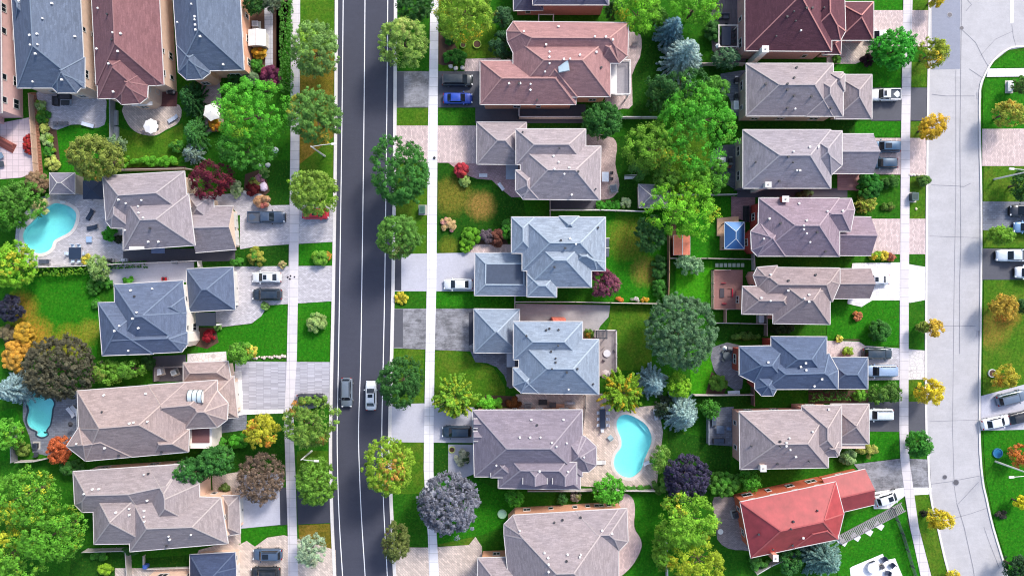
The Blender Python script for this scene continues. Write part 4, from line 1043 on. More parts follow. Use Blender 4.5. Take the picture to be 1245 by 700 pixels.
patio([(668,243),(725,243),(724,254),(668,254)], DARKY, nm='side_yard'); patio([(564,304),(578,297),(624,297),(624,309),(560,309)], PINK, nm='path'); patio([(570,423),(630,427),(630,470),(619,472),(613,456),(604,446),(592,441),(578,440)], SLATE, nm='path')
patio([(627,369),(742,371),(740,385),(730,396),(722,412),(703,412),(700,395),(627,395)], GRAV, nm='gravel_bed'); patio([(627,479),(736,478),(748,500),(772,495),(800,492),(806,525),(798,592),(745,593),(703,590),(700,545),(706,500),(627,500)], BEI, 0, holes=[POOL3])
patio([(755,604),(768,604),(772,618),(771,640),(779,655),(779,668),(766,690),(745,702),(740,660)], PINK, 3); patio([(862,20),(880,-10),(907,-10),(907,75),(886,78),(866,62)], pave((110, 100, 106), 'paver', (1.5, .15), 90), nm='deck')
patio([(876,90),(908,85),(908,141),(894,141),(886,118),(876,112)], SLATE); patio([(890,176),(903,175),(903,229),(886,226),(870,215),(863,198),(867,184),(878,177)], pave((96, 98, 110), 'paver', (.5, .25)), 2)
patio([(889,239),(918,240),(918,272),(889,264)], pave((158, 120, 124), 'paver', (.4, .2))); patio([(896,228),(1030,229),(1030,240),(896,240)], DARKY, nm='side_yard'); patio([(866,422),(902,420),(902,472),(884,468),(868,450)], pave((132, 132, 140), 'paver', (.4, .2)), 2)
patio([(862,496),(892,494),(892,542),(862,540)], SLATE); patio([(868,604),(885,604),(897,610),(914,664),(903,668),(885,666),(872,655),(871,636),(867,618)], pave((160, 144, 142), 'paver', (.4, .2)), 2); patio([(1005,50),(1062,50),(1060,70),(1040,78),(1005,78)], BEI, nm='path')
patio([(1003,414),(1044,415),(1053,421),(1052,433),(1003,433)], pave((196, 184, 184), 'stone'), nm='path'); patio([(1018,212),(1045,212),(1044,232),(1018,231)], pave((170, 130, 126), 'paver', (2, .15)), nm='deck'); patio([(1033,690),(1036,688),(1073,672.5),(1076,680.5),(1088,678),(1098,702),(1105,730),(1040,750)], plain((236, 234, 236), .7, .05, nm='pale_paving'))
patio([(533,30),(560,30),(570,60),(540,82),(533,82)], MULCH, 0, 'flower_bed') if False else None
for p in ([(545,540),(577,540),(578,575),(560,582),(545,575)],): patio(p, CONC, nm='path')
for p in ([(284,232),(292,230),(296,240),(286,244)], [(150,204),(226,202),(226,206),(150,208)], [(533,40),(545,38),(556,60),(568,74),(540,80),(533,78)], [(740,590),(796,590),(796,597),(740,597)], [(815,245),(822,245),(822,312),(815,312)], [(796,300),(812,300),(812,366),(796,366)], [(727,244),(770,244),(770,254),(727,254)], [(1056,306),(1092,306),(1092,318),(1056,318)], [(745,360),(800,360),(800,366),(745,366)], [(1008,406),(1045,408),(1045,414),(1008,412)], [(983,474),(1056,474),(1056,490),(983,490)], [(45,118),(56,120),(68,150),(74,204),(62,206),(48,150)], [(848,455),(866,452),(884,470),(880,479),(850,478)], [(300,20),(352,0),(336,0),(336,112),(322,112),(300,90)], [(298,212),(320,205),(328,232),(312,250),(296,240)], [(40,415),(20,430),(8,445),(5,400),(20,380)], [(566,282),(612,282),(618,297),(580,300),(560,296)], [(1088,612),(1094,608),(1112,655),(1125,705),(1110,705)], [(590,480),(640,482),(640,494),(585,494)], [(232,398),(262,398),(266,416),(252,424),(236,420)]): flat('flower_bed', p, MULCH, 'bed')
# ================================================================== HOUSES
GB = (140, 133, 136); BR = (128, 92, 92); BL = (98, 110, 126)
def bb(x0, y0, x1, y1): return [(x0,y0),(x1,y0),(x1,y1),(x0,y1)]
Z2 = 5.65; ZG = 3.
house('pink stucco house cut off by the left edge with brick steps below', [([(-90,-70),(0,-70),(2,137),(-90,140)], Z2), (bb(-90,130,-8,150), 3.2)], (120,110,112), (214,176,172), bricky=False)
house('slate blue roofed house whose garden has the curved grey paver patio', [([(10,-70),(94,-70),(103,101),(103,107),(21,107)], Z2), ([(62,70),(103,70),(103,101),(93,113),(70,113),(63,106)], Z2), ([(16,-4),(46,-4),(47,30),(18,30)], Z2, .95)], BL, (214,188,170), bricky=False,
  vents=[(24,2),(53,23.5),(64,5),(92,45),(37,43.5),(46,42),(38,55.5),(47,55),(44,66),(41,100),(76,97.5)])
h3 = house('reddish brown roofed house with a white parasol on its beige patio', [([(108,-70),(190,-70),(199,103),(190,104),(117,104)], Z2), ([(117,55),(180,55),(180,104),(179,119),(119,120)], Z2), ([(141,85),(180,85),(179,119),(170,126),(148,127),(141,120)], Z2)], BR, (214,186,168), bricky=False,
  vents=[(120,11),(138,40.5),(147.5,41.5),(118.5,60),(133,78),(144,63),(138.5,112)], dark_vents=[(131,18),(136.5,49)])
house('blue-grey roofed house at the top beside the cedar hedge and front walk', [([(206,-70),(288,-70),(296.5,85),(217,87)], Z2), ([(215,55),(256,55),(255,89),(246,96),(227,97),(217,88)], Z2)], BL, (212,160,134), bricky=False,
  vents=[(216.5,28),(233.5,6),(237.5,21),(237.6,25),(238,31),(238.4,37),(244,45),(272,79)])
h5 = house('grey-brown roofed house beside the kidney-shaped pool', [([(125,214),(224,208.5),(229,262),(129,269)], Z2), ([(150,238),(229,236),(237,298),(150,304)], Z2), ([(129,238),(160,238),(160,277.5),(135,277),(129,269)], Z2), ([(238,250),(283.5,251),(287,303),(238,307)], ZG, .62, (1,3)), ([(228,236),(259,237),(261,272),(228,270)], 3.2)],
  (146,138,140), (216,192,172), garage=3, gdir=1, vents=[(145,243),(154,247.5),(173,243.7),(169,251),(169.6,259),(175,265),(153,280),(181,294),(193.5,294)], dark_vents=[(183,278)])
h6 = house('slate blue roofed house with white stucco front bay and red flower bed', [([(139,346),(222,341),(227,380),(226,422),(141,424)], Z2), ([(119.5,368),(185,366),(186,430),(124.5,432)], Z2), ([(190,362),(224,361),(226,384),(194,385)], Z2, .9), ([(124,395),(216,392),(228,404),(228,418),(221,427.5),(124.5,432)], Z2), ([(227,327),(283.5,324.5),(286,376),(228,379)], ZG)],
  (92,104,124), (232,222,212), bricky=False, garage=4, gdir=1, vents=[(159.6,353),(186,351),(167,379.6),(162,387),(169,398.6),(146,396),(140,402),(157,426)], dark_vents=[(164,360)])
hs = house('large taupe roofed house with an arched skylight and covered balcony', [([(94,475),(226,465),(228,549),(104,560),(96,521)], Z2), ([(180,468),(264,462),(264,512),(180,521)], Z2), ([(96,519),(150,505),(160,555),(104,560),(81,542)], Z2), ([(225,478),(264,475),(277,490),(276,510),(264,519),(225,521)], Z2), ([(186,524),(230,522),(229,548.6),(188,551)], Z2, .95), ([(223,441),(277,439),(281,463),(223,464)], 3.3), ([(255,460),(284,457),(289,507),(258,509)], 3.1)],
  (156,140,134), (226,196,176), bricky=False, garage=6, gdir=1, vents=[(127,480),(178,478),(158,514),(163,513),(94,539),(128,544),(180,512)], dark_vents=[(125,500),(145,553),(197,549)], chim=())
house('taupe roofed house below the one with the arched skylight', [([(89,573),(221,564),(237,590),(237,600),(170,622),(100,622),(91,613)], Z2), ([(113,595),(180,592),(180,660),(114.5,661)], Z2), ([(157,600),(268,605),(277,660),(158,670)], Z2), ([(180,568),(221,564),(242,588),(243,640),(180,645)], Z2), ([(270,602),(291,602),(292,648),(270,652)], ZG)],
  (148,138,136), (224,190,170), bricky=False, garage=4, gdir=1, vents=[(103,599.6),(113,594),(121,593.6),(176,576),(179.6,607.6),(141.5,622),(158,617.6),(158,625),(176,620),(176,627),(176.5,633),(206,651),(233,649),(207,655)], dark_vents=[(181,575),(203,663)])
house('pale house at the bottom with a dark navy garage roof', [([(160,708),(240,706),(246,800),(160,800)], Z2), ([(231,674),(286,671),(287,690),(287,740),(231,742)], ZG)], (62,74,98), (222,192,174), bricky=False, garage=1, gdir=1, win=True)
house('dark grey roofed house cut off above the large pink roofed house', [([(645,-80),(740,-80),(740,6),(648,6)], Z2), ([(624,-70),(660,-70),(660,12.5),(624.5,13)], 3.5)], (92,92,108), (168,122,118), garage=1, gdir=-1, vents=[(712,-2)])
pk = house('large pink-brown roofed house with a glazed roof light and fenced rear deck', [([(616,38),(624,26.5),(764,28),(763,68),(753,77),(630,77),(617,50)], Z2), (bb(624,45,742,117.5), Z2), ([(716,46),(753,50),(753,76.6),(730,76.6)], Z2, .95), ([(584,74),(701,74),(700,127),(584,127)], 5.2), ([(640,60),(700,60),(702,118),(650,118)], Z2)],
  (158,120,116), (206,150,124), wavy=.35, garage=3, gdir=-1, vents=[(637,39),(679,33),(664,55),(668,64),(668,70),(668,78),(662.6,88),(619,102),(632.5,102),(645,103),(645,110),(723,45.5),(736.5,45.5),(745,49),(725,64),(705,67.5),(685.5,72.5),(693,72.5)], dark_vents=[(631,102),(731,82.5),(653,122)])
h12 = house('pale grey-beige roofed house behind the red maple and curved pink path', [(bb(627.5,157,712,200), Z2), ([(633,178),(730.5,178),(729.5,243),(636,242),(633,238)], Z2), ([(627,207),(655,207),(655,242),(637,242),(627,232)], Z2), ([(580,148.5),(640,149),(640,200),(580,199.5)], ZG)],
  (158,148,148), (206,178,172), garage=3, gdir=-1, vents=[(673,190),(679,197.5),(674,206),(692,204),(695,237),(686,212)], dark_vents=[(635.6,161),(680,180.5),(724,230),(703,209)])
h13 = house('light blue roofed house with a flat dark top on its garage roof', [(bb(635,264,736,329), Z2), ([(622,264),(650,264),(650,308),(622,307.6)], Z2), (bb(641,285,719,349), Z2), ([(690,296),(720,296),(735.5,318),(726,328),(690,328)], Z2, .9), ([(641,333),(677,333),(676.6,361),(641,360.6)], Z2), ([(680,262.8),(704,263),(704,285),(680,285)], Z2, 1.0), ([(578,307.6),(650,307.6),(650,359.5),(577,359)], 3.1, .55, (), 1.05)],
  (140,152,164), (196,190,186), wavy=.9, garage=6, gdir=-1, vents=[(693,290),(700,297)], dark_vents=[(674,325),(687,302),(727,277),(682,292)])
h14 = house('pale blue-grey roofed house with a weathered rear deck', [(bb(624.4,391,708,437), Z2), ([(631,412),(728,412.5),(728,479),(633.4,477.6),(631,472)], Z2), ([(624,447),(655,447),(655,477.5),(634,477.5),(624,468.6)], Z2), ([(576.5,375.5),(631.5,376),(631.5,429),(576.5,428.5)], ZG)],
  (136,149,162), (186,120,100), wavy=.2, garage=3, gdir=-1, vents=[(691,473)], dark_vents=[(640,408),(664,401),(668,399),(679,400.5),(678.5,420),(670,427),(675.5,435),(675.5,440),(671,448),(689,452.5),(702,448),(721,466.5)])
dm = house('grey roofed house with two gabled dormers left of the aqua pool', [([(575,498.5),(708,498),(708,579),(577,579)], Z2), ([(606,540),(705,540),(705.4,594.6),(606,593)], Z2), ([(680,520),(708,529),(713,531.6),(725,543),(725,565),(716,573),(680,574)], Z2), ([(636,562),(665,562),(665,588),(636,588)], 7.1, .7, (2,)), ([(672,562),(701,562),(701,588),(672,588)], 7.1, .7, (2,)), ([(597,552),(625,552),(625,580),(597,580)], 6.1, .62), ([(576,509),(600,509),(600,520),(576,520)], 6.1, .5, (3,)), ([(576,524),(600,524),(600,536),(576,536)], 6.1, .5, (3,))],
  (130,122,130), (196,160,140), garage=None, vents=[(646,509.6),(685,509.6),(632,531),(644.5,531),(657,531),(671,537.5),(676.5,542),(689,538),(710,555),(656,572),(690.5,572.5),(603.5,565)], dark_vents=[(653,516)])
house('grey roofed house at the bottom with orange brick walls', [([(613,637),(624,626),(752,618.6),(752,738),(622,738),(613,650)], Z2), ([(700,621.3),(762,618),(763.5,657.6),(753,668.6),(700,668)], Z2), ([(676,688),(714,688),(714,738),(676,738)], Z2+1.2, .8), ([(581,678),(660,676),(660,790),(581,790)], 4.6)],
  (150,140,140), (204,150,122), garage=3, gdir=-1, vents=[(632,644),(662,671),(666.5,677),(667,685),(667,694),(690,673),(705,676),(732,644),(744,647.6),(706,673)], dark_vents=[(674,634),(684,631),(706,628),(689,681)])
h17 = house('dark maroon roofed house at the top with a curved entrance path', [([(906,-70),(1011,-70),(1011,62.5),(906,61.7)], Z2), ([(975,-60),(1025,-60),(1028,38),(1022,49),(975,49)], Z2), ([(1000,40),(1023,48),(1022,66),(1000,66)], 3.4), (bb(1018,2.5,1062,49), 3.1)],
  (98,62,68), (190,148,144), wavy=.2, garage=3, gdir=1, cap=(176,120,116), vents=[(973,38)], dark_vents=[(964.5,15),(956.5,21),(966.5,26.5),(943,45),(980,10.5),(987,10.5),(1001,10.5)], chim=[(930.5,60,.9,.9,(220,214,208))])
house('grey roofed house with a white pickup in front of its garage', [(bb(907.5,77.5,1013,141), Z2), (bb(980,88,1025,141.3), Z2), ([(1006,87),(1027,90),(1027,111),(1008,111)], Z2, .9), (bb(1015,91,1060,144.5), 3.1)],
  (152,142,142), (186,166,156), garage=3, gdir=1, vents=[(966,133)], dark_vents=[(930.5,102.5),(957,102.5),(957,110),(968,82.5),(965,95),(965,117),(986,118),(957,132),(1010,132)])
house('grey roofed house with two dark blue cars outside the garage', [(bb(903.5,158,1010,228.7), Z2), ([(975,159.4),(1023.7,159.4),(1023.7,201),(1011,212.4),(975,212)], Z2), (bb(1012,163,1062,211), 3.1, .6, (1,3))],
  (150,144,148), (188,170,160), garage=2, gdir=1, vents=[(964,184.5),(984,179),(994.5,179),(972,207.5),(968,207.5)], dark_vents=[(918,197.5),(958,191),(963.5,198),(947,220.5)], chim=[(934,224.5,.8,.7,(216,206,196))])
house('mauve-grey roofed house with red brick wall and a blue gazebo behind', [([(923,240.7),(1020.6,241),(1020.6,311.4),(921,311)], Z2), ([(985,241.5),(1035,241.5),(1039,255),(1034,281),(985,281)], Z2), ([(913,281),(924,270.5),(955,270.5),(955,311.2),(921,311.2),(914,304)], Z2), ([(1010,263),(1059,264),(1059,310.5),(1010,310.5)], 3.1, .6, (1,3))],
  (142,126,134), (168,62,54), garage=3, gdir=1, wavy=.2, vents=[(935,266),(971,247.5),(1005,257),(1024,256.5),(980,268),(976.5,274.5),(976.5,279),(980,284),(984,294.5),(928,290.5)], dark_vents=[(948.6,271.6),(993,282.5),(1003,306)], chim=[(955,242,.9,.8,(178,84,70))])
house('taupe roofed house with red furniture on its rear deck', [([(921,325),(1021,326),(1021,345),(1012,366),(921,366)], Z2), ([(940,335),(1005,335),(1009,352),(1009,394),(940,393)], Z2), ([(903,348),(965,348),(965,382),(902,381.5)], Z2), ([(921,325),(945,323),(948,350),(921,350),(916,335)], Z2), ([(1005,327),(1059,326.5),(1058,362.6),(1005,363)], 3.1, .6, (1,3))],
  (146,132,130), (196,140,126), garage=4, gdir=1, vents=[(936,333.5),(909,345),(925,362),(936,365.6),(957.6,353),(977,362.5),(983,358),(983,366.5)], dark_vents=[(991,334),(958,341)])
house('slate blue roofed house with red brick walls and grey paved drive', [([(899,421),(955,420),(955,464),(917,464.7),(899,455.7)], Z2), ([(937.6,409),(1005,409.4),(1005,460),(937.6,460)], Z2), ([(930,434),(1008,430),(1019,450),(1018.6,472.4),(930,473)], Z2), ([(918,455),(944,455),(944,473.7),(940,480.7),(926,480.7),(918,472.4)], Z2), (bb(1003,434.3,1055,472.3), 3.1)],
  (86,100,122), (160,70,58), garage=4, gdir=1, wavy=.1, vents=[(933.5,440),(979,441),(973,445.5),(979.5,449.5),(989.5,469),(998.7,460.5)])
h23 = house('taupe roofed house between the slate blue roof and the red roof', [([(899,500),(1007,497.5),(1007,568),(900,570)], Z2), ([(975,493),(1023,493),(1023,544),(1018,555),(975,555)], Z2), ([(996,533),(1021,533),(1020,553),(996,553)], Z2, .95), (bb(1010,491,1056.5,539), 3.1)],
  (154,142,140), (206,160,144), garage=3, gdir=1, vents=[(959,532),(955.5,537.5),(955.5,541.5),(960,546),(967,554.5),(987,524),(1007,497)], dark_vents=[(913,541.5),(948,536),(948,542),(945,563.5),(983,560)], chim=[(928,569,.8,.9,(226,206,196))])
# red metal roof
def redroof():
    m, t, b = nt('red_metal_roof'); g = geo(t); n1 = noise(t, g, .7, 5, .6)
    w = t.nodes.new('ShaderNodeTexWave'); w.inputs['Scale'].default_value = 1.4; w.inputs['Distortion'].default_value = .3; t.links.new(vmap(t, g, (1,1,1), (0,0,R_(12))), w.inputs['Vector'])
    c = lin((152, 56, 60)); a = mixc(t, mapr(t, n1, .3, .7), mul(c, .8), mul(c, 1.2)); a = mixc(t, mapr(t, w.outputs['Fac'], .85, 1, 0, .05), a, mul(c, 1.2)); a = mixc(t, mapr(t, noise(t, vmap(t, g, (1.5,.5,1), (0,0,R_(12))), .9, 7, .8), .48, .65, 0, .35), a, mul(c, .62))
    t.links.new(a, b.inputs['Base Color']); b.inputs['Roughness'].default_value = .5; bump(t, b, w.outputs['Fac'], .05, .02); return m
house('red metal roofed house standing askew above the slatted boardwalk', [([(900,610),(1016,585.6),(1026,624),(1018.5,655),(913,677.5)], Z2), ([(965,630),(1016,618),(1019,655),(965,666)], Z2+.1, .66), ([(1000,582),(1052,570),(1063,613),(1008,626)], 3.1, .5, (1,3))],
  redroof(), (190,98,70), cap=(168,84,84), garage=2, gdir=1, dark_vents=[(939,667),(922,648.6),(961,642),(964,633),(993,619.6),(963,662)], vents=[(976,653)], chim=[(943,678,.7,.9,(210,150,128))], wavy=0)

# parts that single houses have
def part_on(root, center, nm, fn):
    b = MB(); fn(b, center); o = b.build(nm, root); return o
# arched skylight on the taupe house
r_, ms_, c_, ro_, hit_ = hs
h = hit_(238, 482); b = MB(); gl_ = plain((186, 198, 202), .12, .06); n = 10
for i in range(n):
    a0 = math.pi*i/n; a1 = math.pi*(i+1)/n; x0, x1 = h[0]-1.1-c_[0], h[0]+1.1-c_[0]
    f = lambda a: (math.cos(a)*1.0+h[1]-c_[1], math.sin(a)*.75+h[2]-.15)
    b.face([(x0, *f(a0)), (x1, *f(a0)), (x1, *f(a1)), (x0, *f(a1))], gl_)
    b.face([(x1, h[1]-c_[1], h[2]-.3), (x1, *f(a1)), (x1, *f(a0))], WHITE()); b.face([(x0, h[1]-c_[1], h[2]-.3), (x0, *f(a0)), (x0, *f(a1))], WHITE())
sk = b.build('skylight', ro_)
b = MB()
for k in range(4): 
    xx = h[0]-1.1-c_[0]+.733*k
    for i in range(n):
        a0 = math.pi*i/n; a1 = math.pi*(i+1)/n; f = lambda a: (math.cos(a)*1.03+h[1]-c_[1], math.sin(a)*.78+h[2]-.15); b.tube((xx, *f(a0)), (xx, *f(a1)), .05, .05, plain((60, 66, 74), .4), 5)
b.build('skylight_bar', ro_)
# covered balcony of the same house
P = [W(x, y, 4.) for x, y in bb(231,517,257,545)]; b = MB(); b.prism([(x-c_[0], y-c_[1]) for x, y in P], .0, 3.9, plain((232, 222, 214), .7)); b.build('balcony', r_)
P = [W(x, y, 4.) for x, y in bb(233.5,519,254.5,538)]; b = MB(); b.prism([(x-c_[0], y-c_[1]) for x, y in P], 3.9, 4., plain((112, 74, 74), .7, .2, 5)); b.build('balcony_floor', r_)
# roof light and rear balcony on the pink house
r_, ms_, c_, ro_, hit_ = pk
h = hit_(685, 81); b = MB(); b.box((h[0]-c_[0], h[1]-c_[1], h[2]+.15), (1.6, 1.5, .1), plain((206, 222, 224), .1, .05), .1, -.3, .2); b.box((h[0]-c_[0], h[1]-c_[1], h[2]+.05), (1.8, 1.7, .12), plain((150, 146, 146), .5), .1, -.3, .2); b.build('skylight', ro_)
for a in (bb(743,76,750,114),):
    P = [W(x, y, 3.4) for x, y in a]; b = MB(); b.prism([(x-c_[0], y-c_[1]) for x, y in P], 3.2, 3.4, WHITE()); b.build('porch_roof', r_)
P = [W(x, y, 2.6) for x, y in bb(742,75,765,116)]; b = MB(); b.prism([(x-c_[0], y-c_[1]) for x, y in P], 2.4, 2.6, plain((150, 146, 152), .8, .15, 4)); 
for x, y in [P[1], P[2]]: b.box((x-c_[0]-.2*(1 if x > 0 else 1), y-c_[1], 1.2), (.2, .2, 2.4), WHITE())
b.build('deck', r_)
b = MB()
for (x0, y0), (x1, y1) in ((P[0], P[1]), (P[1], P[2]), (P[2], P[3])):
    L = math.hypot(x1-x0, y1-y0); an = math.atan2(y1-y0, x1-x0)
    for z in (2.75, 3.55): b.box(((x0+x1)/2-c_[0], (y0+y1)/2-c_[1], z), (L, .1, .07), WHITE(), an)
    for k in range(int(L/.2)): t = k*.2/L; b.box((x0+(x1-x0)*t-c_[0], y0+(y1-y0)*t-c_[1], 3.15), (.04, .04, .8), WHITE())
b.build('railing', r_)
# dark panels on the garage of the light blue house
def on_garage(root, c, px4, z, rgb, nm):
    P = [W(x, y, z) for x, y in px4]; b = MB(); b.prism([(x-c[0], y-c[1]) for x, y in P], z-.12, z, plain(rgb, .25, .15, 2)); b.build(nm, root)

def add_part(hh, px4, z0, z1, mat, nm):
    c = hh[2]; P = [W(x, y, z1) for x, y in px4]; b = MB(); b.prism([(x-c[0], y-c[1]) for x, y in P], z0, z1, mat); return b.build(nm, hh[0])
add_part(h6, bb(238,380,262,396), 2.7, 2.95, plain((34,42,56), .7), 'porch_roof')
for x, y in ((239,395),(261,395)): add_part(h6, bb(x-1,y-1,x+1,y+1), 0, 2.7, WHITE(), 'porch_post')
add_part(h3, [(160,124.5),(185,123.5),(185,128),(160,129)], 3.0, 3.15, WHITE(), 'awning'); add_part(h5, bb(184,300,200,308), 2.6, 2.7, plain((96,112,146), .7), 'awning')
add_part(h5, bb(157,299.5,175,303), 6.3, 6.4, WHITE(), 'roof_flashing')
for y in (290, 302): add_part(h13, bb(734,y,740.5,y+10), .1, 2.4, plain((70,78,92), .5), 'bay_window'); add_part(h13, bb(733,y-.7,741.2,y), .1, 2.5, WHITE(), 'bay_frame')
add_part(h14, bb(616,446,625,470), .0, .5, plain((90,92,98), .8), 'porch'); add_part(h14, bb(616,428,626,446), 2.6, 2.8, plain((150,156,168), .7), 'porch_roof'); add_part(h14, bb(672,387,688,392), 0, 5.5, brick((190,100,80)), 'chimney_breast')
add_part(h12, bb(615,199,630,218), .0, .3, plain((168,176,190), .7), 'porch'); add_part(h23, bb(1018,538,1052,545), 2.5, 2.7, plain((206,186,176), .8), 'porch_roof')
add_part(h17, [(1008,62),(1030,62),(1028,69),(1006,69)], 0, .35, plain((170,150,146), .8), 'porch')
# ================================================================== SHEDS, DECKS, FURNITURE
shed([(60,210),(91,210),(91,236),(60,236)][::-1], 'small grey hip-roofed shed at the corner of the kidney-shaped pool terrace', shingle((128,126,134), .2), (150,142,140), 2.6, .45)
shed([(101,220),(125,219),(125,242),(101,242)], 'dark navy canopy gazebo between the small grey shed and the house', plain((44, 54, 74), .8), cat='gazebo', name='gazebo', ze=2.4, slope=.4, cap=(54,64,84), ridge=.05)
shed([(776,224),(813,225),(813,253),(777,253)], 'grey hip-roofed garden shed under the yellow-green tree', shingle((134,132,142), .2), (160,150,146), 2.4, .4)
shed([(819,286),(839,286),(839,310),(819,310)], 'small shed with salmon orange roof beside the garden fence', plain((206,120,92), .8, .15, 3), (190,120,90), 2.2, .35, gable=(0, 2))
shed([(246,38),(246,36),(244,36),(244,38)], 'x', WHITE()) if False else None
shed([(302,36),(323,36),(323,56),(302,56)], 'small white-roofed shed beside the front walk at the top', plain((226,228,232), .5), (200,196,190), 2.1, .3, gable=(0, 2))
def metal_blue(): return plain((62, 104, 156), .35, .06, 2, .35, nm='blue_metal_roof')
shed([(881,270),(905,270),(905,302.5),(881,302.5)], 'blue metal hip-roofed gazebo on a timber deck behind the red brick wall', metal_blue(), cat='gazebo', name='gazebo', ze=2.6, slope=.5, cap=(190,205,220), ridge=.09)
slab('deck', [(872,265),(898,263),(898,271),(906,271),(906,304),(876,304),(876,287),(872,287)], 0, .5, (196,158,130), 'tan timber deck under the blue metal gazebo', 'deck')
slab('deck', [(868,328),(903,328),(903,376),(868,376)], 0, .6, (142,102,96), 'reddish brown timber deck carrying the red furniture', 'deck')
fence([(868,376),(868,328),(888,328)], (196,176,164), 'pale railing round the reddish brown deck', 1.5, kind='rail', cat='railing', name='railing')
fence([(868,376),(900,376)], (196,176,164), 'lower side of the pale railing along the reddish brown deck', 1.5, kind='rail', cat='railing', name='railing')
slab('deck', [(722,402),(750,402),(750,452),(726,458),(722,458)], 0, .5, (150,142,142), 'weathered grey timber deck behind the pale blue-grey roof', 'deck')
fence([(724,401.5),(750,401.5),(750,450)], (226,224,222), 'white railing round the weathered grey deck', 1.45, kind='rail', cat='railing', name='railing')
slab('deck', [(852,40),(863,18),(866,60),(852,60)], 0, .4, (120,108,110), 'x', 'deck') if False else None
def pergola(px, nx, rgb, label, z=2.4, name='pergola', slat=.1):
    P = [W(x, y, z) for x, y in px]; x0, x1 = sorted((P[0][0], P[2][0])); y0, y1 = sorted((P[0][1], P[2][1])); cx, cy = (x0+x1)/2, (y0+y1)/2
    root = empty(name, (cx, cy, 0), 0, label, name.replace('_', ' ')); m = plain(rgb, .6, .1, 3)
    for sx in (-1, 1):
        for sy in (-1, 1): b = MB(); b.box((sx*(x1-x0)/2, sy*(y1-y0)/2, z/2), (.12, .12, z), m); b.build('post', root)
        b = MB(); b.box((sx*(x1-x0)/2, 0, z), (.12, y1-y0+.2, .14), m); b.build('beam', root)
    for sy in (-1, 1): b = MB(); b.box((0, sy*(y1-y0)/2, z+.004), (x1-x0+.2, .12, .14), m); b.build('beam', root)
    if nx:
        b = MB()
        for i in range(nx): b.box((x0-cx+(i+.5)*(x1-x0)/nx, 0, z+.12), (slat, y1-y0+.3, .09), m)
        b.build('slats', root)
    return root
pergola(bb(725,402,738,411), 8, (70,72,78), 'small slatted pergola on the weathered grey deck')
pergola(bb(874,31,897,57), 0, (226,216,210), 'open white frame over the dark dining table behind the maroon roof')
pergola(bb(655,18,673,27), 0, (206,204,202), 'bare metal frame between the dark grey roof and the pink roof', 2.)
# slatted boardwalk beside the red house
def boardwalk():
    A = W(1020, 656); B_ = W(1098, 615); d = Vector((B_[0]-A[0], B_[1]-A[1])); L = d.length; an = math.atan2(d.y, d.x)
    root = empty('boardwalk', (*A, 0), an, 'grey slatted boardwalk running from the red roofed house to the sidewalk', 'boardwalk'); m = plain((150,146,148), .8, .2, 3); b = MB(); k = int(L/.3)
    for i in range(k): b.box((i*.3+.15, 0, .32), (.17, 1.55, .05), m)
    b.build('slats', root); b = MB()
    for s_ in (-1, 1): b.box((L/2, s_*.72, .2), (L, .1, .2), plain((140,136,140), .8))
    b.build('frame', root)
boardwalk()
for i, (x, y) in enumerate(((1024,658), (1040,652), (1055,645.5), (1068.5,638.5))):
    a = W(x, y); b = MB(); b.box((0, 0, .04), (1.5, .95, .12), plain((214,212,222), .8, .06)); o = b.build('paving_slab'); o.location = (*a, .0); o.rotation_euler = (0, 0, R_(-32))
    tag(o, ['pale slab nearest the red roofed house below the boardwalk', 'second pale slab from the house below the boardwalk', 'third pale slab from the house below the boardwalk', 'pale slab nearest the sidewalk below the boardwalk'][i], 'paving slab', 'pale slabs below the boardwalk')
for i in range(7):
    a = W(871.5+i*5.2, 322.3); b = MB(); b.box((0, 0, .04), (.52, .62, .1), plain((176,190,170), .9, .1)); o = b.build('stepping_stone'); o.location = (*a, 0)
    tag(o, 'square grey-green stepping stone in the row on the grass above the red furniture deck', 'stepping stone', 'stepping stones above the red furniture deck')
NAVY = (38, 52, 74); 
dining(91, 308, 2.0, 1.9, 0, NAVY, 'navy square dining table beside the kidney-shaped pool', (190,206,222), 'pale cushioned chair at the navy table by the kidney-shaped pool', 2, True, group='chairs at the navy table')
x_, y_ = W(107, 291, .4); table(108, 291, .9, .9, 0, (150,176,208), 'small pale blue square table right of the kidney-shaped pool', z=.45)
lounger(109.5, 261, 58, NAVY, 'navy sun lounger nearest the dark navy canopy gazebo', 'navy loungers'); lounger(112.5, 276.5, 12, NAVY, 'navy sun lounger lying level below the other on the pool terrace', 'navy loungers')
lounger(54, 318, 0, (70,78,96), 'dark grey lounger at the lower edge of the kidney-shaped pool terrace')
def bench(px, py, rz, L, rgb, label, name='bench', d=.5):
    x, y = W(px, py, .45); root = empty(name, (x, y, 0), R_(rz), label, 'bench'); m = plain(rgb, .6, .08)
    b = MB()
    for i in range(3): b.box((0, -.16+.16*i, .44), (L, .13, .05), m)
    b.build('seat', root); b = MB()
    for i in range(2): b.box((0, d*.5+.02, .58+.17*i), (L, .04, .12), m)
    b.build('backrest', root)
    for sx in (-1, 1): b = MB(); b.box((sx*(L/2-.12), 0, .21), (.07, .45, .42), m); b.build('leg', root)
    return root
bench(76, 246, 0, .9, (232,232,236), 'white diving board seat at the top of the kidney-shaped pool', d=.3)
bench(587.5, 213.5, 0, 1.35, (232,232,236), 'white bench on the pink path by the red maple'); bench(609, 227, -55, 1.4, (232,232,236), 'white bench at the curving edge of the pink path'); bench(767, 216, 3, 2.1, (226,228,232), 'white slatted garden bench on the grass beside the grey hip-roofed shed', d=.7)
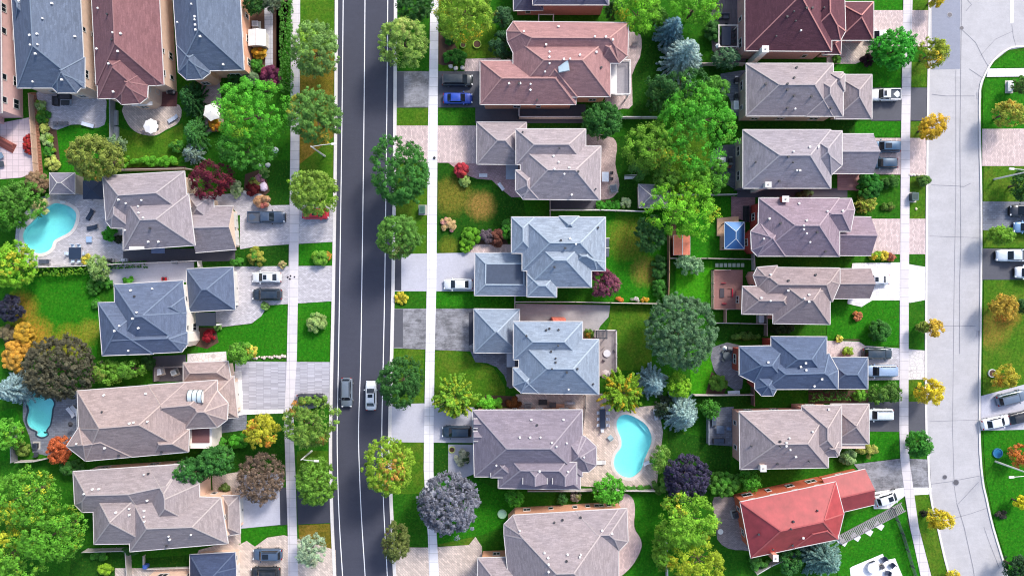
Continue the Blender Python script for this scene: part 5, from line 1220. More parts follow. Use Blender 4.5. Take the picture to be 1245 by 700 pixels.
def bbqs(): 
    barbecue(133, 316.5, 90, 'black barbecue nearest the small round shrub below the grey-brown roof'); barbecue(150, 316, 90, 'white-shelved barbecue further right along the terrace fence', (196,196,200), 1.)
    barbecue(693, 490, 90, 'steel barbecue in the narrow yard above the two dormers', (176,178,186), 1.5); barbecue(889, 195, 0, 'black barbecue against the wall of the house with two blue cars', w=1.2)
    barbecue(896, 97, 0, 'black barbecue on the grey patio, upper one by the wall', w=1.1); barbecue(896, 117, 0, 'black cooker lower on the grey patio near the white door', (50,52,58), 1.2); barbecue(887, 424, 90, 'round-lidded cooker beside the grey patio of the slate blue roof', (90,92,98), .9)
bbqs()
# top left patios
x, y = 78, 122
def sofa(px, py, rz, L, rgb, label, group=None, z=.42):
    x, y = W(px, py, z); root = empty('sofa', (x, y, 0), R_(rz), label, 'sofa', group); m = plain(rgb, .85, .12, 3); fm = plain((52, 50, 52), .6)
    b = MB(); b.box((0, 0, .2), (L, .8, .26), fm); b.build('frame', root); n = max(1, round(L/.65))
    for i in range(n): b = MB(); b.box((-L/2+L*(i+.5)/n, -.05, .4), (L/n-.04, .66, .16), m); b.build('cushion', root)
    b = MB(); b.box((0, .36, .6), (L, .14, .5), m); b.build('backrest', root)
    for s_ in (-1, 1): b = MB(); b.box((s_*(L/2-.05), 0, .45), (.12, .8, .3), fm); b.build('armrest', root)
    return root
sofa(68, 123, 90, 1.5, (76,74,80), 'dark wicker sofa at the left of the top left paver patio', 'dark wicker sofas'); sofa(78, 117, 0, 2.1, (76,74,80), 'dark wicker sofa against the house wall on the top left patio', 'dark wicker sofas')
table(79, 125, 1.3, .8, 0, (52,56,62), 'low dark table between the two wicker sofas'); chair(*W(87, 125), math.pi, (150,160,176), 'pale cushioned armchair at the right of the low dark table', 'patio armchairs', .7)
for px, lb in ((69, 'left of three grey armchairs along the curved patio edge'), (75.5, 'middle one of the three grey armchairs along the curved patio edge'), (82, 'right one of the three grey armchairs along the curved patio edge')): chair(*W(px, 151), math.pi/2, (106,108,114), lb, 'grey armchairs along the patio edge', .7)
lounger(107, 152, 165, (206,214,230), 'pale blue folded lounger lying on the curved paver patio'); umbrella(182, 153, 1.25, (244,240,240), 'white octagonal parasol on the beige kidney-shaped patio')
table(182, 154, 1.4, 1.4, 0, (120,110,104), 'round table under the white octagonal parasol', True); chair(*W(193, 150), math.pi, (120,116,120), 'grey chair right of the white octagonal parasol', 'parasol chairs'); chair(*W(176, 161), .8, (120,116,120), 'grey chair below the white octagonal parasol', 'parasol chairs')
lounger(210.5, 144.5, 30, (176,186,204), 'pale blue-grey lounger on the beige patio near the red brown deck'); umbrella(257, 135.5, 1.55, (240,234,226), 'cream square-cut parasol beside the large bright green tree', 6, rot=20); barbecue(207, 112, 90, 'black barbecue on the red brown deck at the house corner', w=1.2)
table(256, 137, 1.3, 1.3, 0, (150,140,130), 'table beneath the cream parasol', True)
# centre column
table(752, 118, .1, .1, 0, (1,1,1), 'x') if False else None
sofa(753, 94, -90, 1.6, (214,214,218), 'white cushioned sofa on the fenced deck of the pink house'); table(758, 107, .9, .9, 0, (70,70,76), 'small dark square table on the fenced deck of the pink house')
bench(772, 54, 0, .9, (150,144,148), 'small grey bench on the patio right of the pink roof'); table(736, 215, 1.1, 1.6, 0, (206,220,236), 'pale glass table on the pink patio behind the beige roof'); chair(*W(742.5, 211), math.pi, (66,66,74), 'dark chair upper right of the pale glass table', 'dark chairs at the glass table'); chair(*W(742.5, 218), math.pi, (66,66,74), 'dark chair lower right of the pale glass table', 'dark chairs at the glass table')
cabinet(746, 229, 1., 1., .7, (74,84,98), 'square dark fire pit on the lower pink patio', 12, 'fire_pit', 'fire pit'); 
table(738, 429.5, 1.2, 1.2, 0, (206,206,212), 'round pale table on the weathered grey deck', True); 
for a, lb in ((.4, 'right of'), (2.2, 'above'), (4.2, 'below')): q = W(738, 429.5); chair(q[0]+.95*math.cos(a), q[1]+.95*math.sin(a), a+math.pi, (96,94,100), 'grey chair %s the round pale deck table' % lb, 'chairs round the pale deck table')
umbrella(736.5, 455, .8, (170,160,160), 'closed-looking grey parasol at the lower end of the weathered deck')
dining(732.5, 509, .95, 3.1, 0, (46,56,76), 'long dark dining table beside the aqua pool', (214,220,230), 'white chair at the long dark table beside the aqua pool', 1, False, group='white chairs by the aqua pool')
for i in range(3):
    for s_ in (-1, 1): q = W(732.5, 501+i*7.5); chair(q[0]+s_*.75, q[1], math.pi if s_ > 0 else 0, (214,220,230), 'white chair at the long dark table beside the aqua pool', 'white chairs by the aqua pool')
chair(*W(741.5, 531), 2.3, (150,176,186), 'lone pale blue chair between the long table and the aqua pool', None, .75); lounger(729, 562, 5, (232,232,232), 'white lounger against the house left of the aqua pool'); lounger(797, 503.5, 100, (206,206,210), 'pale lounger at the upper right of the aqua pool')
def slide():
    x, y = W(790, 561, .6); root = empty('pool_slide', (x, y, 0), R_(200), 'white curved slide dipping into the aqua pool', 'pool slide'); m = plain((238,240,244), .25, .03); b = MB(); pr = None
    pts = [(-1.3, .3, 1.5), (-.8, .12, 1.3), (-.2, .0, .9), (.4, .0, .5), (1.1, .15, .3)]
    pts = smoothp(pts, 4, False)
    for p, q in zip(pts, pts[1:]):
        for s_ in (-1, 1): b.face([(p[0], p[1]+s_*.3, p[2]+.15), (q[0], q[1]+s_*.3, q[2]+.15), (q[0], q[1]+s_*.22, q[2]), (p[0], p[1]+s_*.22, p[2])], m)
        b.face([(p[0], p[1]-.22, p[2]), (q[0], q[1]-.22, q[2]), (q[0], q[1]+.22, q[2]), (p[0], p[1]+.22, p[2])], m)
    b.build('chute', root)
    for s_ in (-1, 1): b = MB(); b.tube((-1.5, .3+s_*.25, 0), (-1.25, .3+s_*.25, 1.6), .03, .03, m, 6); b.build('leg', root)
    b = MB()
    for k in range(5): b.box((-1.5+.05*k, .3, .3+.28*k), (.06, .5, .04), m)
    b.build('ladder', root)
slide()
# narrow yard between the two grey roofs
cabinet(642, 494.5, .9, .8, .9, (90,92,96), 'grey air conditioning box at the left end of the narrow yard', 0, 'air_conditioner', 'air conditioner'); table(672, 492, 1.1, .8, 0, (70,72,78), 'low dark table in the narrow yard above the grey gabled roof'); sofa(660, 489, 0, 1.4, (64,64,70), 'dark sofa in the narrow yard above the grey gabled roof'); cabinet(679, 495, 1.9, 1.0, .5, (176,128,100), 'tan timber storage box in the narrow yard', 0, 'storage_box', 'storage box')
cabinet(310, 29, .9, .8, .8, (160,164,172), 'grey air conditioning box above the small white-roofed shed', 0, 'air_conditioner', 'air conditioner'); cabinet(926, 388, .7, 1.1, .9, (220,222,226), 'white air conditioning box beside the taupe roof and its fence', 0, 'air_conditioner', 'air conditioner')
# right column
dining(883, 44, 1.5, 3., 0, (60,70,92), 'dark dining table under the open white frame', (52,54,60), 'black chair at the dark table under the open white frame', 1, False, group='black chairs under the white frame')
for i in range(3):
    for s_ in (-1, 1): q = W(883, 38+i*7); chair(q[0]+s_*1.0, q[1], math.pi if s_ > 0 else 0, (52,54,60), 'black chair at the dark table under the open white frame', 'black chairs under the white frame')
sofa(874, 20, 0, 1.1, (98,98,110), 'left dark armchair on the deck above the open white frame'); sofa(882.5, 20, 0, 1.1, (98,98,110), 'right dark armchair on the deck above the open white frame'); sofa(866, 28, 100, 1.5, (130,126,130), 'grey angled sofa at the left edge of the deck by the silver spruce'); umbrella(873.5, 55, .42, (240,240,240), 'small white round parasol top at the corner of the open white frame')
cabinet(895, 128, .7, 1.3, .8, (226,228,232), 'white cabinet by the wall on the grey patio', 0, 'storage_box', 'storage box'); table(878, 196, 1.2, 1.3, 0, (206,208,214), 'pale square table on the dark round patio'); chair(*W(871, 196), 0, (206,208,214), 'pale chair left of the square table on the dark round patio', 'patio chairs'); chair(*W(885, 203), 2.6, (150,90,76), 'reddish chair lower right of the square table on the dark round patio', 'patio chairs')
sofa(907, 260, -90, 2.6, (36,36,42), 'large black covered furniture between red brick wall and blue gazebo')
RED = (196, 34, 62)
chair(*W(878, 347), -1.57, RED, 'red chair at the top of the dark table on the reddish deck', None, .75); table(878, 356, .7, 1.5, 0, (70,64,72), 'narrow dark table between the red chairs'); chair(*W(879, 366), 1.57, RED, 'red chair at the bottom of the dark table on the reddish deck', None, .75); sofa(887, 356, -90, 1.3, RED, 'red cushioned sofa right of the narrow dark table')
table(884, 432, 1.3, 1.3, 0, (90,98,104), 'round dark glass table behind the slate blue roofed house', True)
for a, lb in ((.8, 'upper right'), (2.4, 'upper left'), (3.9, 'lower left'), (5.5, 'lower right')): q = W(884, 432); chair(q[0]+1.0*math.cos(a), q[1]+1.0*math.sin(a), a+math.pi, (84,94,98), 'dark chair %s of the round glass table' % lb, 'chairs round the glass table')
umbrella(882, 423, .35, (232,232,232), 'tiny white parasol top by the round glass table'); lounger(892, 477, 5, (226,228,232), 'white lounger by the fence below the slate blue roofed house')
sofa(868, 510, 90, 2., (70,84,104), 'dark blue wicker sofa on the bluish patio below the silver spruce'); table(876, 522, 1.3, 1.3, 0, (84,98,120), 'dark square table on the bluish patio below the silver spruce'); chair(*W(884, 520), math.pi, (110,130,160), 'blue chair right of the dark square table'); sofa(874, 536, 180, 1.9, (70,84,104), 'dark blue wicker sofa at the lower side of the bluish patio')
cabinet(896, 626, 1., .9, .9, (60,62,70), 'dark boxed barbecue against the red roofed house', 15, 'storage_box', 'storage box'); table(876, 646, .9, .9, 0, (224,222,218), 'small pale round table at the left edge of the rounded patio', True)
table(1062, 690, 1.9, 1.9, 0, (206,206,212), 'round pale table on the white patio at the bottom', True)
for (x, y), a, lb in (((1059,683), -1.2, 'dark chair left above the round pale table at the bottom'), ((1073,678.5), 3.7, 'dark chair at the top right of the white patio'), ((1083,686), 3.9, 'dark chair at the right edge of the white patio'), ((1077,695), 3., 'dark chair at the lower right of the white patio')): chair(*W(x, y), a, (60,66,84), lb, 'dark chairs on the white patio', .8)
cabinet(1073, 689, .5, .5, .5, (60,60,66), 'small dark stool in the middle of the white patio', 30, 'stool', 'stool')
lounger(86, 501, -50, (216,214,220), 'white lounger, left of the pair beside the small pale pool'); lounger(91, 499, -50, (196,196,204), 'light grey lounger, right of the pair beside the small pale pool'); umbrella(84, 516, .45, (50,50,58), 'closed black parasol right of the small pale pool'); cabinet(42, 542, .7, .8, .6, (34,40,52), 'dark box on the slate patio below the small pale pool', 0, 'storage_box', 'storage box'); chair(*W(46, 551), 1.5, (50,54,64), 'dark chair at the lower corner of the slate patio', None, .7)
cabinet(193, 452, .7, .9, .9, (206,216,230), 'white and blue cabinet in the narrow paved yard above the taupe roof', 15, 'storage_box', 'storage box'); cabinet(211, 453, .8, .7, .7, (150,160,166), 'grey air conditioning box in the narrow paved yard above the taupe roof', 20, 'air_conditioner', 'air conditioner')
barbecue(211, 318.5, 90, 'grey cooker in the side yard below the garage of the grey-brown roof', (120,124,130), .8)
def mower():
    x, y = W(199, 339, .4); root = empty('lawn_mower', (x, y, 0), 0, 'red push mower by the fence above the slate blue roof', 'lawn mower'); b = MB(); m = plain((190,28,34), .3); b.box((0, 0, .25), (.8, .5, .22), m); b.lathe([(.2, .36), (.2, .5), (.08, .55)], BLACK()); b.build('deck', root)
    b = MB(); 
    for s_ in (-1, 1): b.tube((.3, s_*.2, .3), (1., s_*.2, .95), .02, .02, m, 6)
    b.tube((1., -.2, .95), (1., .2, .95), .025, .025, BLACK(), 6); b.build('handle', root)
    for sx in (-1, 1):
        for sy in (-1, 1): b = MB(); b.tube((sx*.3, sy*.26, .12), (sx*.3, sy*.31, .12), .12, .12, BLACK(), 12); b.build('wheel', root)
mower()
cabinet(513, 254.5, .85, 1.15, 1.1, (52,86,74), 'dark green transformer box between the two big trees beside the white sidewalk'); cabinet(1113, 239, .95, 1.2, 1.1, (40,62,60), 'dark green transformer box on the strip beside the grey road')
def ring(px, py, r, rgb, label, fill=None):
    x, y = W(px, py, .2); root = empty('planter_ring', (x, y, 0), 0, label, 'planter'); b = MB(); b.lathe([(r, 0), (r, .3), (r-.12, .3), (r-.14, .2)], plain(rgb, .8), n=22); b.build('rim', root)
    b = MB(); b.lathe([(r-.14, .21), (.02, .23)], fill or MULCH, n=22); b.build('soil', root)
ring(1206.5, 453.5, .68, (206,206,210), 'white ring planter beside the orange tree on the far right lawn'); ring(563, 55, .5, (110,150,60), 'left green edging ring under the yellowing tree'); ring(580, 54, .7, (150,180,70), 'right pale green edging ring under the yellowing tree'); ring(549.5, 546.5, .55, (190,200,120), 'pale yellow-green ring planter above the yucca'); ring(610.5, 624.5, .75, (150,190,150), 'pale green oval basin in the bed left of the bottom grey roof', plain((170,214,180), .2)); ring(1213, 550.5, .8, (46,110,150), 'blue round paddling tub on the far right lawn', plain((40,104,150), .15))
bin_(190, 690, (70,100,170), 'blue bin by the wall at the bottom left house', .3) if False else bin_(176, 689, (70,100,180), 'blue bin beside the fence at the bottom left house')
bin_(228, 399, (236,236,236), 'white bin by the white stucco front bay', 10)
cabinet(213.5, 341, .1, .1, .1, (1,1,1), 'x') if False else None
for (x, y), lb in (((562.5,83), 'large pale boulder at the driveway corner above the black minivan'), ((548,81), 'small pale rock left of the large pale boulder'), ((554,83.5), 'middle pale rock left of the large pale boulder')): pebble(x, y, .38 if 'large' in lb else .25, (214,210,204), lb)
pebble(321, 227, .75, (226,206,224), 'large pale boulder in the flower bed right of the burgundy tree'); pebble(298, 234, .35, (214,210,206), 'small pale boulder at the left edge of the round flower bed'); pebble(335, 183, .5, (216,222,224), 'white rock on the dark lawn left of the sidewalk'); pebble(326, 201, .4, (196,200,200), 'grey rock on the dark lawn below the bright tree'); pebble(317, 201, .3, (206,206,206), 'small pale rock furthest left on the dark lawn')
pebble(1113.5, 254, .22, (214,200,170), 'small pale stone below the transformer box by the grey road'); pebble(403, 175, .2, (200,190,185), 'x') if False else None
for i in range(14): pebble(306+i*3.1, 434+((i*7)%3)*.7-i*.12, random.uniform(.16,.3), (196,180,172), 'pinkish edging stone in the row between the lawn and the corrugated driveway', 'edging_stone', 'edging stone').__setitem__('group', 'edging stones above the corrugated driveway')
for i in range(10): pebble(1105.5+i*2.2, 212.5+(i%2)*.8, random.uniform(.14,.24), (206,196,186), 'pale edging stone in the row between pink driveway and the grass strip', 'edging_stone', 'edging stone').__setitem__('group', 'edging stones beside the grey road')
def grp(px, py, lab):
    x, y = W(px, py); b = MB(); 
    b.lathe([(.2, 0), (.22, .12), (.1, .2)], BLACK(), (0, 0, 0), 10); o = b.build('football'); o.location = (x, y, .13); tag(o, lab, 'ball')
grp(528.3, 192.3, 'dark round ball lying on the white sidewalk')
for (x, y), lb in (((350.3,337), 'dark leaf litter clump furthest left on the sidewalk'), ((353.6,335.4), 'dark clump in the middle of the litter on the sidewalk'), ((352.6,339), 'dark clump lowest of the litter on the sidewalk'), ((358.3,336.6), 'dark clump furthest right of the litter on the sidewalk')): pebble(x, y, .16, (44,40,48), lb, 'litter', 'litter', .05).location.z = .14
lamp(395, 190, 8., (3.2, .3), 'tall pale street lamp leaning over the dry grass left of the dark road'); lamp(379, 548, 5.8, (2.2, -.1), 'pale street lamp between the two round trees at the lower left of the dark road')
lamp(1208.5, 218, 8.5, (-3., .2), 'pale street lamp on the far right lawn under the pink driveway'); lamp(1210, 560.5, 8.5, (-3.2, -.2), 'pale street lamp on the curved far right lawn at the bottom')

# ================================================================== FENCES
G1 = (150,140,134); G2 = (176,170,166); BRN = (132,92,74)
fence([(133,113),(134,207)], (138,142,148), 'grey fence between the curved paver patio and the parasol garden', 1.7)
for x, y in ((138,143),(139,163)): slab('planter_box', bb(x-3, y-9, x+4, y+9), 0, .5, (150,156,162), 'grey raised bed %s along the grey fence' % ('upper' if y < 150 else 'lower'), 'planter')
fence([(34.5,114),(36,144),(41,215)], (190,160,140), 'pale fence rail along the left edge of the brown slatted walk', 1.6)
def steps_walk():
    root = empty('slatted_walk', (*W(41,115), 0), 0, 'long brown slatted timber walk down the left side of the top left garden', 'boardwalk'); o_ = W(41, 115); b = MB(); m = plain((150,104,82), .85, .25, 4)
    for i in range(56): x, y = W(40.5+i*.16, 114+i*1.8); b.box((x-o_[0], y-o_[1], .25), (1.15, .17, .06), m)
    b.build('slats', root); b = MB(); x1, y1 = W(49.3, 213)
    for s_ in (-1, 1): b.tube((s_*.5, 0, .18), (x1-o_[0]+s_*.5, y1-o_[1], .18), .05, .05, m, 6)
    b.build('frame', root)
steps_walk()
slab('stair', [(2,167),(22,177),(18,184),(0,174)], 0, .5, (168,92,76), 'x', 'stair') if False else None
def stair():
    root = empty('brick_steps', (*W(10,172), 0), R_(-28), 'red brick steps below the pink stucco house', 'steps'); m = brick((150,84,72)); 
    for i in range(5): b = MB(); b.box((0, -.3*i, .5-.1*i), (3.2, .3, 1.-.2*i), m); b.build('step', root)
stair()
chair(*W(3, 190), .5, (110,130,150), 'blue-grey chair on the pink paving at the left edge', None, .9); chair(*W(4, 200), .2, (60,66,76), 'dark chair below the blue-grey one at the left edge', None, .9)
fence([(133,206),(152,206),(225,204.5),(233,206)], G1, 'grey fence along the top of the grey-brown roofed house', 1.8)
fence([(42,325),(100,323),(150,320.5),(240,317),(241,324)], (206,200,198), 'pale fence below the kidney-shaped pool terrace', 1.6)
fence([(93,497),(94,522)], (226,224,222), 'short white screen beside the taupe roof and small pool', 1.7)
fence([(18,562),(40,561),(58,557)], G2, 'short pale fence below the small pale pool', 1.7); fence([(12,520),(13,562)], (140,140,146), 'grey fence left of the green bed by the small pool', 1.7)
fence([(100,671),(152,669.5),(154,702)], G2, 'pale fence round the garden below the taupe roofed house', 1.7); fence([(174,676),(174,692),(232,690)], (196,190,186), 'pale low wall round the dark planting strip at the bottom left', .7)
fence([(224,446),(188,447),(188,463)], (120,114,116), 'dark fence round the narrow paved yard above the taupe roof', 1.7)
fence([(631,132),(631,142),(710,142),(780,142),(800,142)], (214,208,206), 'white fence along the back of the pink roofed house', 1.6)
fence([(669,243),(669,263)], G1, 'short fence joining the beige and light blue roofed houses', 1.7); fence([(669,255),(730,255),(790,257)], (216,212,210), 'pale fence above the light blue roofed house garden', 1.6)
fence([(626,361),(626,376)], G2, 'short fence between the light blue and pale blue-grey roofs', 1.6); fence([(627,367),(700,367),(742,368),(800,369)], (214,200,188), 'pale fence below the light blue roofed house garden', 1.6)
fence([(815,196),(815,255)], G1, 'grey fence beside the grey hip-roofed shed', 1.7); fence([(814,283),(814,330),(813,366)], (140,110,84), 'brown fence beside the salmon orange shed', 1.8)
fence([(642,597),(700,597),(745,596.5),(796,597)], G2, 'pale fence below the aqua pool garden', 1.6); fence([(811,660),(812,705)], (190,190,200), 'short pale fence at the bottom between two lawns', 1.6)
fence([(712,482),(712,496),(708,530)], (90,88,92), 'dark slatted gate screen left of the long dark table', 1.6, kind='rail')
fence([(854,77),(880,76.5),(906,77)], (200,180,176), 'pinkish fence below the deck of the maroon roofed house', 1.6); fence([(815,236.5),(870,236.5),(896,236)], (186,180,176), 'pale fence above the green lawn of the blue gazebo', 1.6)
fence([(815,314),(860,314),(915,315)], (170,160,150), 'fence between the blue gazebo lawn and the stepping stones', 1.6); fence([(917,300),(918,328)], G2, 'short fence joining the mauve and taupe roofed houses', 1.7)
fence([(868,392.5),(900,393),(932,394)], G2, 'pale fence below the red furniture deck', 1.6); fence([(883,377),(883,392)], (190,150,140), 'short reddish fence below the red furniture deck', 1.5); fence([(933,383),(933,408)], G1, 'short grey fence between taupe roof and slate blue roof', 1.7)
fence([(845,480.5),(880,480.5),(916,480)], (200,190,186), 'pale fence below the slate blue roofed house patio', 1.6); fence([(917,466),(917.5,493)], (120,90,84), 'dark brown fence joining slate blue and lower taupe roofs', 1.8)
fence([(921,698),(938,688),(954,681)], (200,196,196), 'pale fence below the red metal roof', 1.5); fence([(862,494),(862,540)], (140,146,156), 'grey fence left of the bluish patio', 1.6)
fence([(1088,619),(1100,650),(1112,690),(1122,720)], (70,74,84), 'dark fence on the slope beside the curving sidewalk', 1.2, kind='rail'); fence([(886,236),(905,237)], (60,58,62), 'x') if False else None
fence([(896,230),(960,230.5)], (110,108,114), 'dark fence between the two grey and mauve roofed houses', 1.6)
# ================================================================== CARS
car(421, 477, -90, 'suv', (116,128,142), 'grey-blue estate driving down the dark road', rails=True, name='car', group='cars driving on the dark road')
car(450.5, 481, 90, 'sedan', (236,238,240), 'white sedan driving up the dark road', True, name='car', group='cars driving on the dark road')
car(556, 97, 0, 'van', (30,42,50), 'black minivan on the dark driveway above the blue sedan'); car(556.5, 119, 0, 'sedan', (24,70,176), 'bright blue sedan below the black minivan')
car(557, 345.5, 180, 'sedan', (236,238,240), 'white sedan on the driveway of the light blue roofed house'); car(555, 525, 180, 'suv', (34,58,78), 'dark teal vehicle outside the house with the two dormers', rails=True)
car(323.5, 264, 0, 'pickup', (66,84,108), 'slate blue pickup truck outside the grey-brown roofed house', cat='pickup truck', scale=1.02); car(383, 259.5, 0, 'hatch', (214,28,48), 'red hatchback half hidden beneath the round tree', True)
car(323.5, 337, 180, 'sedan', (236,238,240), 'white sedan with dark sunroof above a dark vehicle', True); car(324, 358, 180, 'suv', (36,52,68), 'dark navy vehicle just below the white sedan with sunroof', rails=True)
car(378, 486, 0, 'suv', (32,36,44), 'black vehicle half hidden under the tree beside the corrugated driveway'); car(324.5, 674.5, 180, 'suv', (78,98,124), 'steel blue vehicle on the beige drive at the bottom left', True, True); car(322, 697, 180, 'suv', (34,40,48), 'black vehicle cut off by the bottom edge below the steel blue one', rails=True)
car(1072, 43, 180, 'hatch', (232,234,238), 'white car half hidden under the vivid green tree at the top right'); car(1076, 115, 180, 'pickup', (234,234,236), 'white pickup with dark sunroof on the dark driveway', True, cat='pickup truck', scale=.85)
car(1078, 178, 180, 'suv', (40,80,112), 'blue vehicle, upper of the two on the pink driveway', True); car(1076.5, 198, 180, 'hatch', (34,66,92), 'darker blue car, lower of the two on the pink driveway')
car(1065, 339.5, 180, 'sedan', (232,234,238), 'white car close against the garage on the white paved drive', True, scale=.95); car(1068, 430, 0, 'suv', (40,58,72), 'dark vehicle above the silver one beside the slate blue garage', rails=True); car(1073, 451, 180, 'van', (150,172,200), 'silver-blue van beside the slate blue garage')
car(1069.5, 504, 180, 'suv', (224,232,238), 'white vehicle with roof bars on the dark driveway below the slate blue roof', False, True); car(1081, 605.5, 19, 'hatch', (238,240,242), 'white hatchback parked askew beside the red garage roof', True)
car(1231, 484, 14, 'suv', (96,112,132), 'grey vehicle on the slanting far right drive', rails=True); car(1213, 513.5, 12, 'sedan', (236,238,240), 'white car below the grey one on the slanting far right drive'); car(1244, 507, 14, 'hatch', (34,38,46), 'black car right of the white one on the slanting far right drive')
car(1247, 256, 180, 'suv', (34,42,56), 'dark navy vehicle at the right edge on the slate paved drive'); car(1250, 276, 180, 'hatch', (110,150,190), 'light blue car at the right edge below the dark navy one'); car(1234, 310.5, 180, 'pickup', (206,216,226), 'white pickup truck at the right edge above the white van', cat='pickup truck'); car(1254, 331, 180, 'van', (228,232,236), 'white van at the right edge on the dark asphalt drive')

# ================================================================== TREES AND SHRUBS
GRN = (70,132,44); DK = (52,98,42); BRT = (86,164,44); YG = (132,172,44); YEL = (216,178,44); ORG = (206,128,44); PALE = (112,148,76); OLV = (122,136,60); SPR = (138,164,168); BLUE = (104,140,150); DGR = (66,104,64)
ST = 'street trees along the dark road'; SG = 'young street trees along the grey road'
tree(116,190,32,'round',OLV,(190,132,54),.35,'olive green tree tinged orange in the top left garden',ry=29)
tree(307,139,43,'broad',BRT,YG,.3,'large bright green maple between the front walk and cream parasol',h=10); tree(296,183,31,'broad',GRN,BRT,.25,'darker green tree just below the large bright green maple',h=7.5,ry=26)
tree(383,63,28,'round',PALE,YG,.3,'round pale green tree, upper one on the strip left of the dark road',group=ST,ry=31); tree(381,141,32,'round',(92,136,60),(206,176,60),.3,'round green tree with a yellow patch at its top by the dark road',group=ST); tree(381,234,28,'round',(120,152,58),YG,.3,'round yellow-green tree leaning over the red car',group=ST)
tree(490,50,28,'round',(128,160,72),(176,186,104),.35,'pale yellow-green tree right of the dark road near the top',group=ST,ry=31); tree(564,14,37,'broad',(120,156,48),YEL,.4,'large yellowing tree at the top above the black minivan',h=9); tree(505,5,22,'round',DK,GRN,.3,'dark green tree at the top edge beside the sidewalk')
tree(490,211,34,'round',(62,118,48),(86,146,56),.35,'large dark green leafy tree above the transformer box',group=ST,ry=43,h=10); tree(485,286,31,'round',(86,132,52),(124,128,76),.3,'round green tree just below the transformer box',group=ST,ry=30); tree(488,463,29,'round',DK,(84,140,48),.3,'dark green round tree beside the white moving sedan',group=ST)
tree(476,570,32,'round',(124,160,44),(196,132,70),.3,'green tree with orange patches over the right lane of the dark road',group=ST,ry=31); tree(482,659,18,'round',(96,108,54),(120,84,54),.3,'small brownish green tree near the bottom right of the dark road',group=ST,ry=23)
tree(375,515,26,'round',(108,142,56),(190,124,66),.3,'round tree with orange flecks over the black vehicle',group=ST,ry=31); tree(384,587,24,'dense',(98,142,48),YG,.3,'dense round green tree over the dark driveway patch',group=ST,ry=28); tree(377,667,17,'round',(150,172,140),(190,190,160),.4,'pale silvery green tree at the bottom left of the dark road',group=ST,ry=20)
tree(546,612,35,'dense',(120,122,134),(94,96,110),.4,'silver-purple tree over the lower sidewalk',h=8.5,ry=37,leafk=1); tree(553,483,28,'spiky',(112,160,48),(168,184,52),.4,'feathery yellow-green tree on the lawn left of the two dormers',h=6)
tree(319,523,18,'round',(166,166,48),(206,130,54),.4,'yellow tree with an orange crown below the corrugated driveway',ry=21); tree(317,580,27,'dense',(118,100,84),(98,84,74),.4,'brown-grey fine branched tree over the concrete driveway',h=6,ry=31,leafk=.8)
tree(262,560,22,'dense',(56,110,46),(80,138,52),.3,'dark green elongated tree, right half, over the lower taupe roof',h=7.4,ry=18); tree(233,572,21,'dense',(50,104,44),(74,130,50),.3,'dark green elongated tree, left half, over the lower taupe roof',h=7.6,ry=16)
tree(289,536,12,'bush',(72,150,36),GRN,.3,'clipped bright green bush beside the covered balcony',ry=9); tree(272,540,8,'bush',(72,140,40),GRN,.3,'small bright green bush against the balcony wall'); tree(290,428,15,'round',(98,150,48),GRN,.3,'small green tree between the lawn and the corrugated driveway',ry=13)
tree(384,392,12,'bush',(150,176,104),(110,160,70),.4,'pale small shrub in the vivid strip beside the dark road'); tree(388,313,10,'bush',(110,160,54),YG,.4,'leafy low shrub on the small green strip beside the dark road'); tree(396,311,6,'bush',(176,140,54),ORG,.4,'brownish low shrub on the small strip at the kerb')
tree(259,218,26,'broad',(96,32,50),(130,38,46),.35,'burgundy Japanese maple beside the grey-brown roof',h=6.5,ry=24); tree(287,230,7,'bush',(176,190,140),PALE,.4,'white and green shrub at the right foot of the burgundy tree',ry=11)
tree(228,118,15,'conifer',(44,92,44),DK,.3,'dark green conifer, upper of two between the parasol patios',h=6,ry=24); tree(233,160,14,'conifer',(70,126,62),GRN,.3,'mid green conifer, lower of two between the parasol patios',h=5.4,ry=22); tree(231,185,13,'conifer',(128,150,132),SPR,.4,'silvery shrub conifer left of the burgundy tree',h=3.5); tree(214,178,8,'bush',GRN,YG,.4,'green bush at the left of the silvery shrub conifer')
hedge([(345.5,-8),(345.5,60),(346,110)],12,2.1,(84,140,52),GRN,.4,'tall trimmed cedar hedge along the left sidewalk at the top'); tree(310,3,13,'round',DK,OLV,.3,'dark green bushy tree at the top right of the blue-grey roof'); tree(330,2,11,'round',(96,112,84),DK,.3,'greyish small tree at the top above the front walk')
tree(328,92,12,'bush',(106,48,78),(140,60,90),.4,'purple shrub between the front walk and the cedar hedge',h=2.2,ry=14); tree(315,64,9,'bush',(196,156,50),ORG,.4,'yellow-orange shrub below the small white-roofed shed',ry=7); tree(312,80,9,'bush',GRN,BRT,.3,'green shrub between the yellow-orange shrub and the purple one'); tree(305,93,9,'bush',(110,136,100),GRN,.3,'grey-green shrub at the corner of the blue-grey roof'); tree(282,92,10,'bush',DK,GRN,.3,'dark shrub below the blue-grey roof'); tree(262,152,8,'bush',ORG,YEL,.5,'orange shrub beneath the cream parasol')
tree(22,240,28,'round',(84,134,48),BRT,.3,'bushy green tree at the left edge above the kidney-shaped pool',h=6,ry=24); tree(8,262,20,'round',(76,138,40),YG,.3,'green tree at the left edge beside the kidney-shaped pool',h=6); tree(14,322,27,'round',(120,174,44),(186,182,56),.35,'yellow-green tree covering the lower left corner of the pool',h=7,ry=30)
tree(44,222,14,'bush',(140,116,90),(110,130,70),.5,'brown and green twiggy shrub at the bottom of the slatted walk',h=2.5); tree(48,252,10,'bush',(206,200,140),PALE,.5,'cream flowering shrub on the upper left edge of the kidney-shaped pool'); tree(12,375,16,'dense',(52,54,72),(70,60,84),.4,'dark purple shrub at the left edge of the big lawn',h=4)
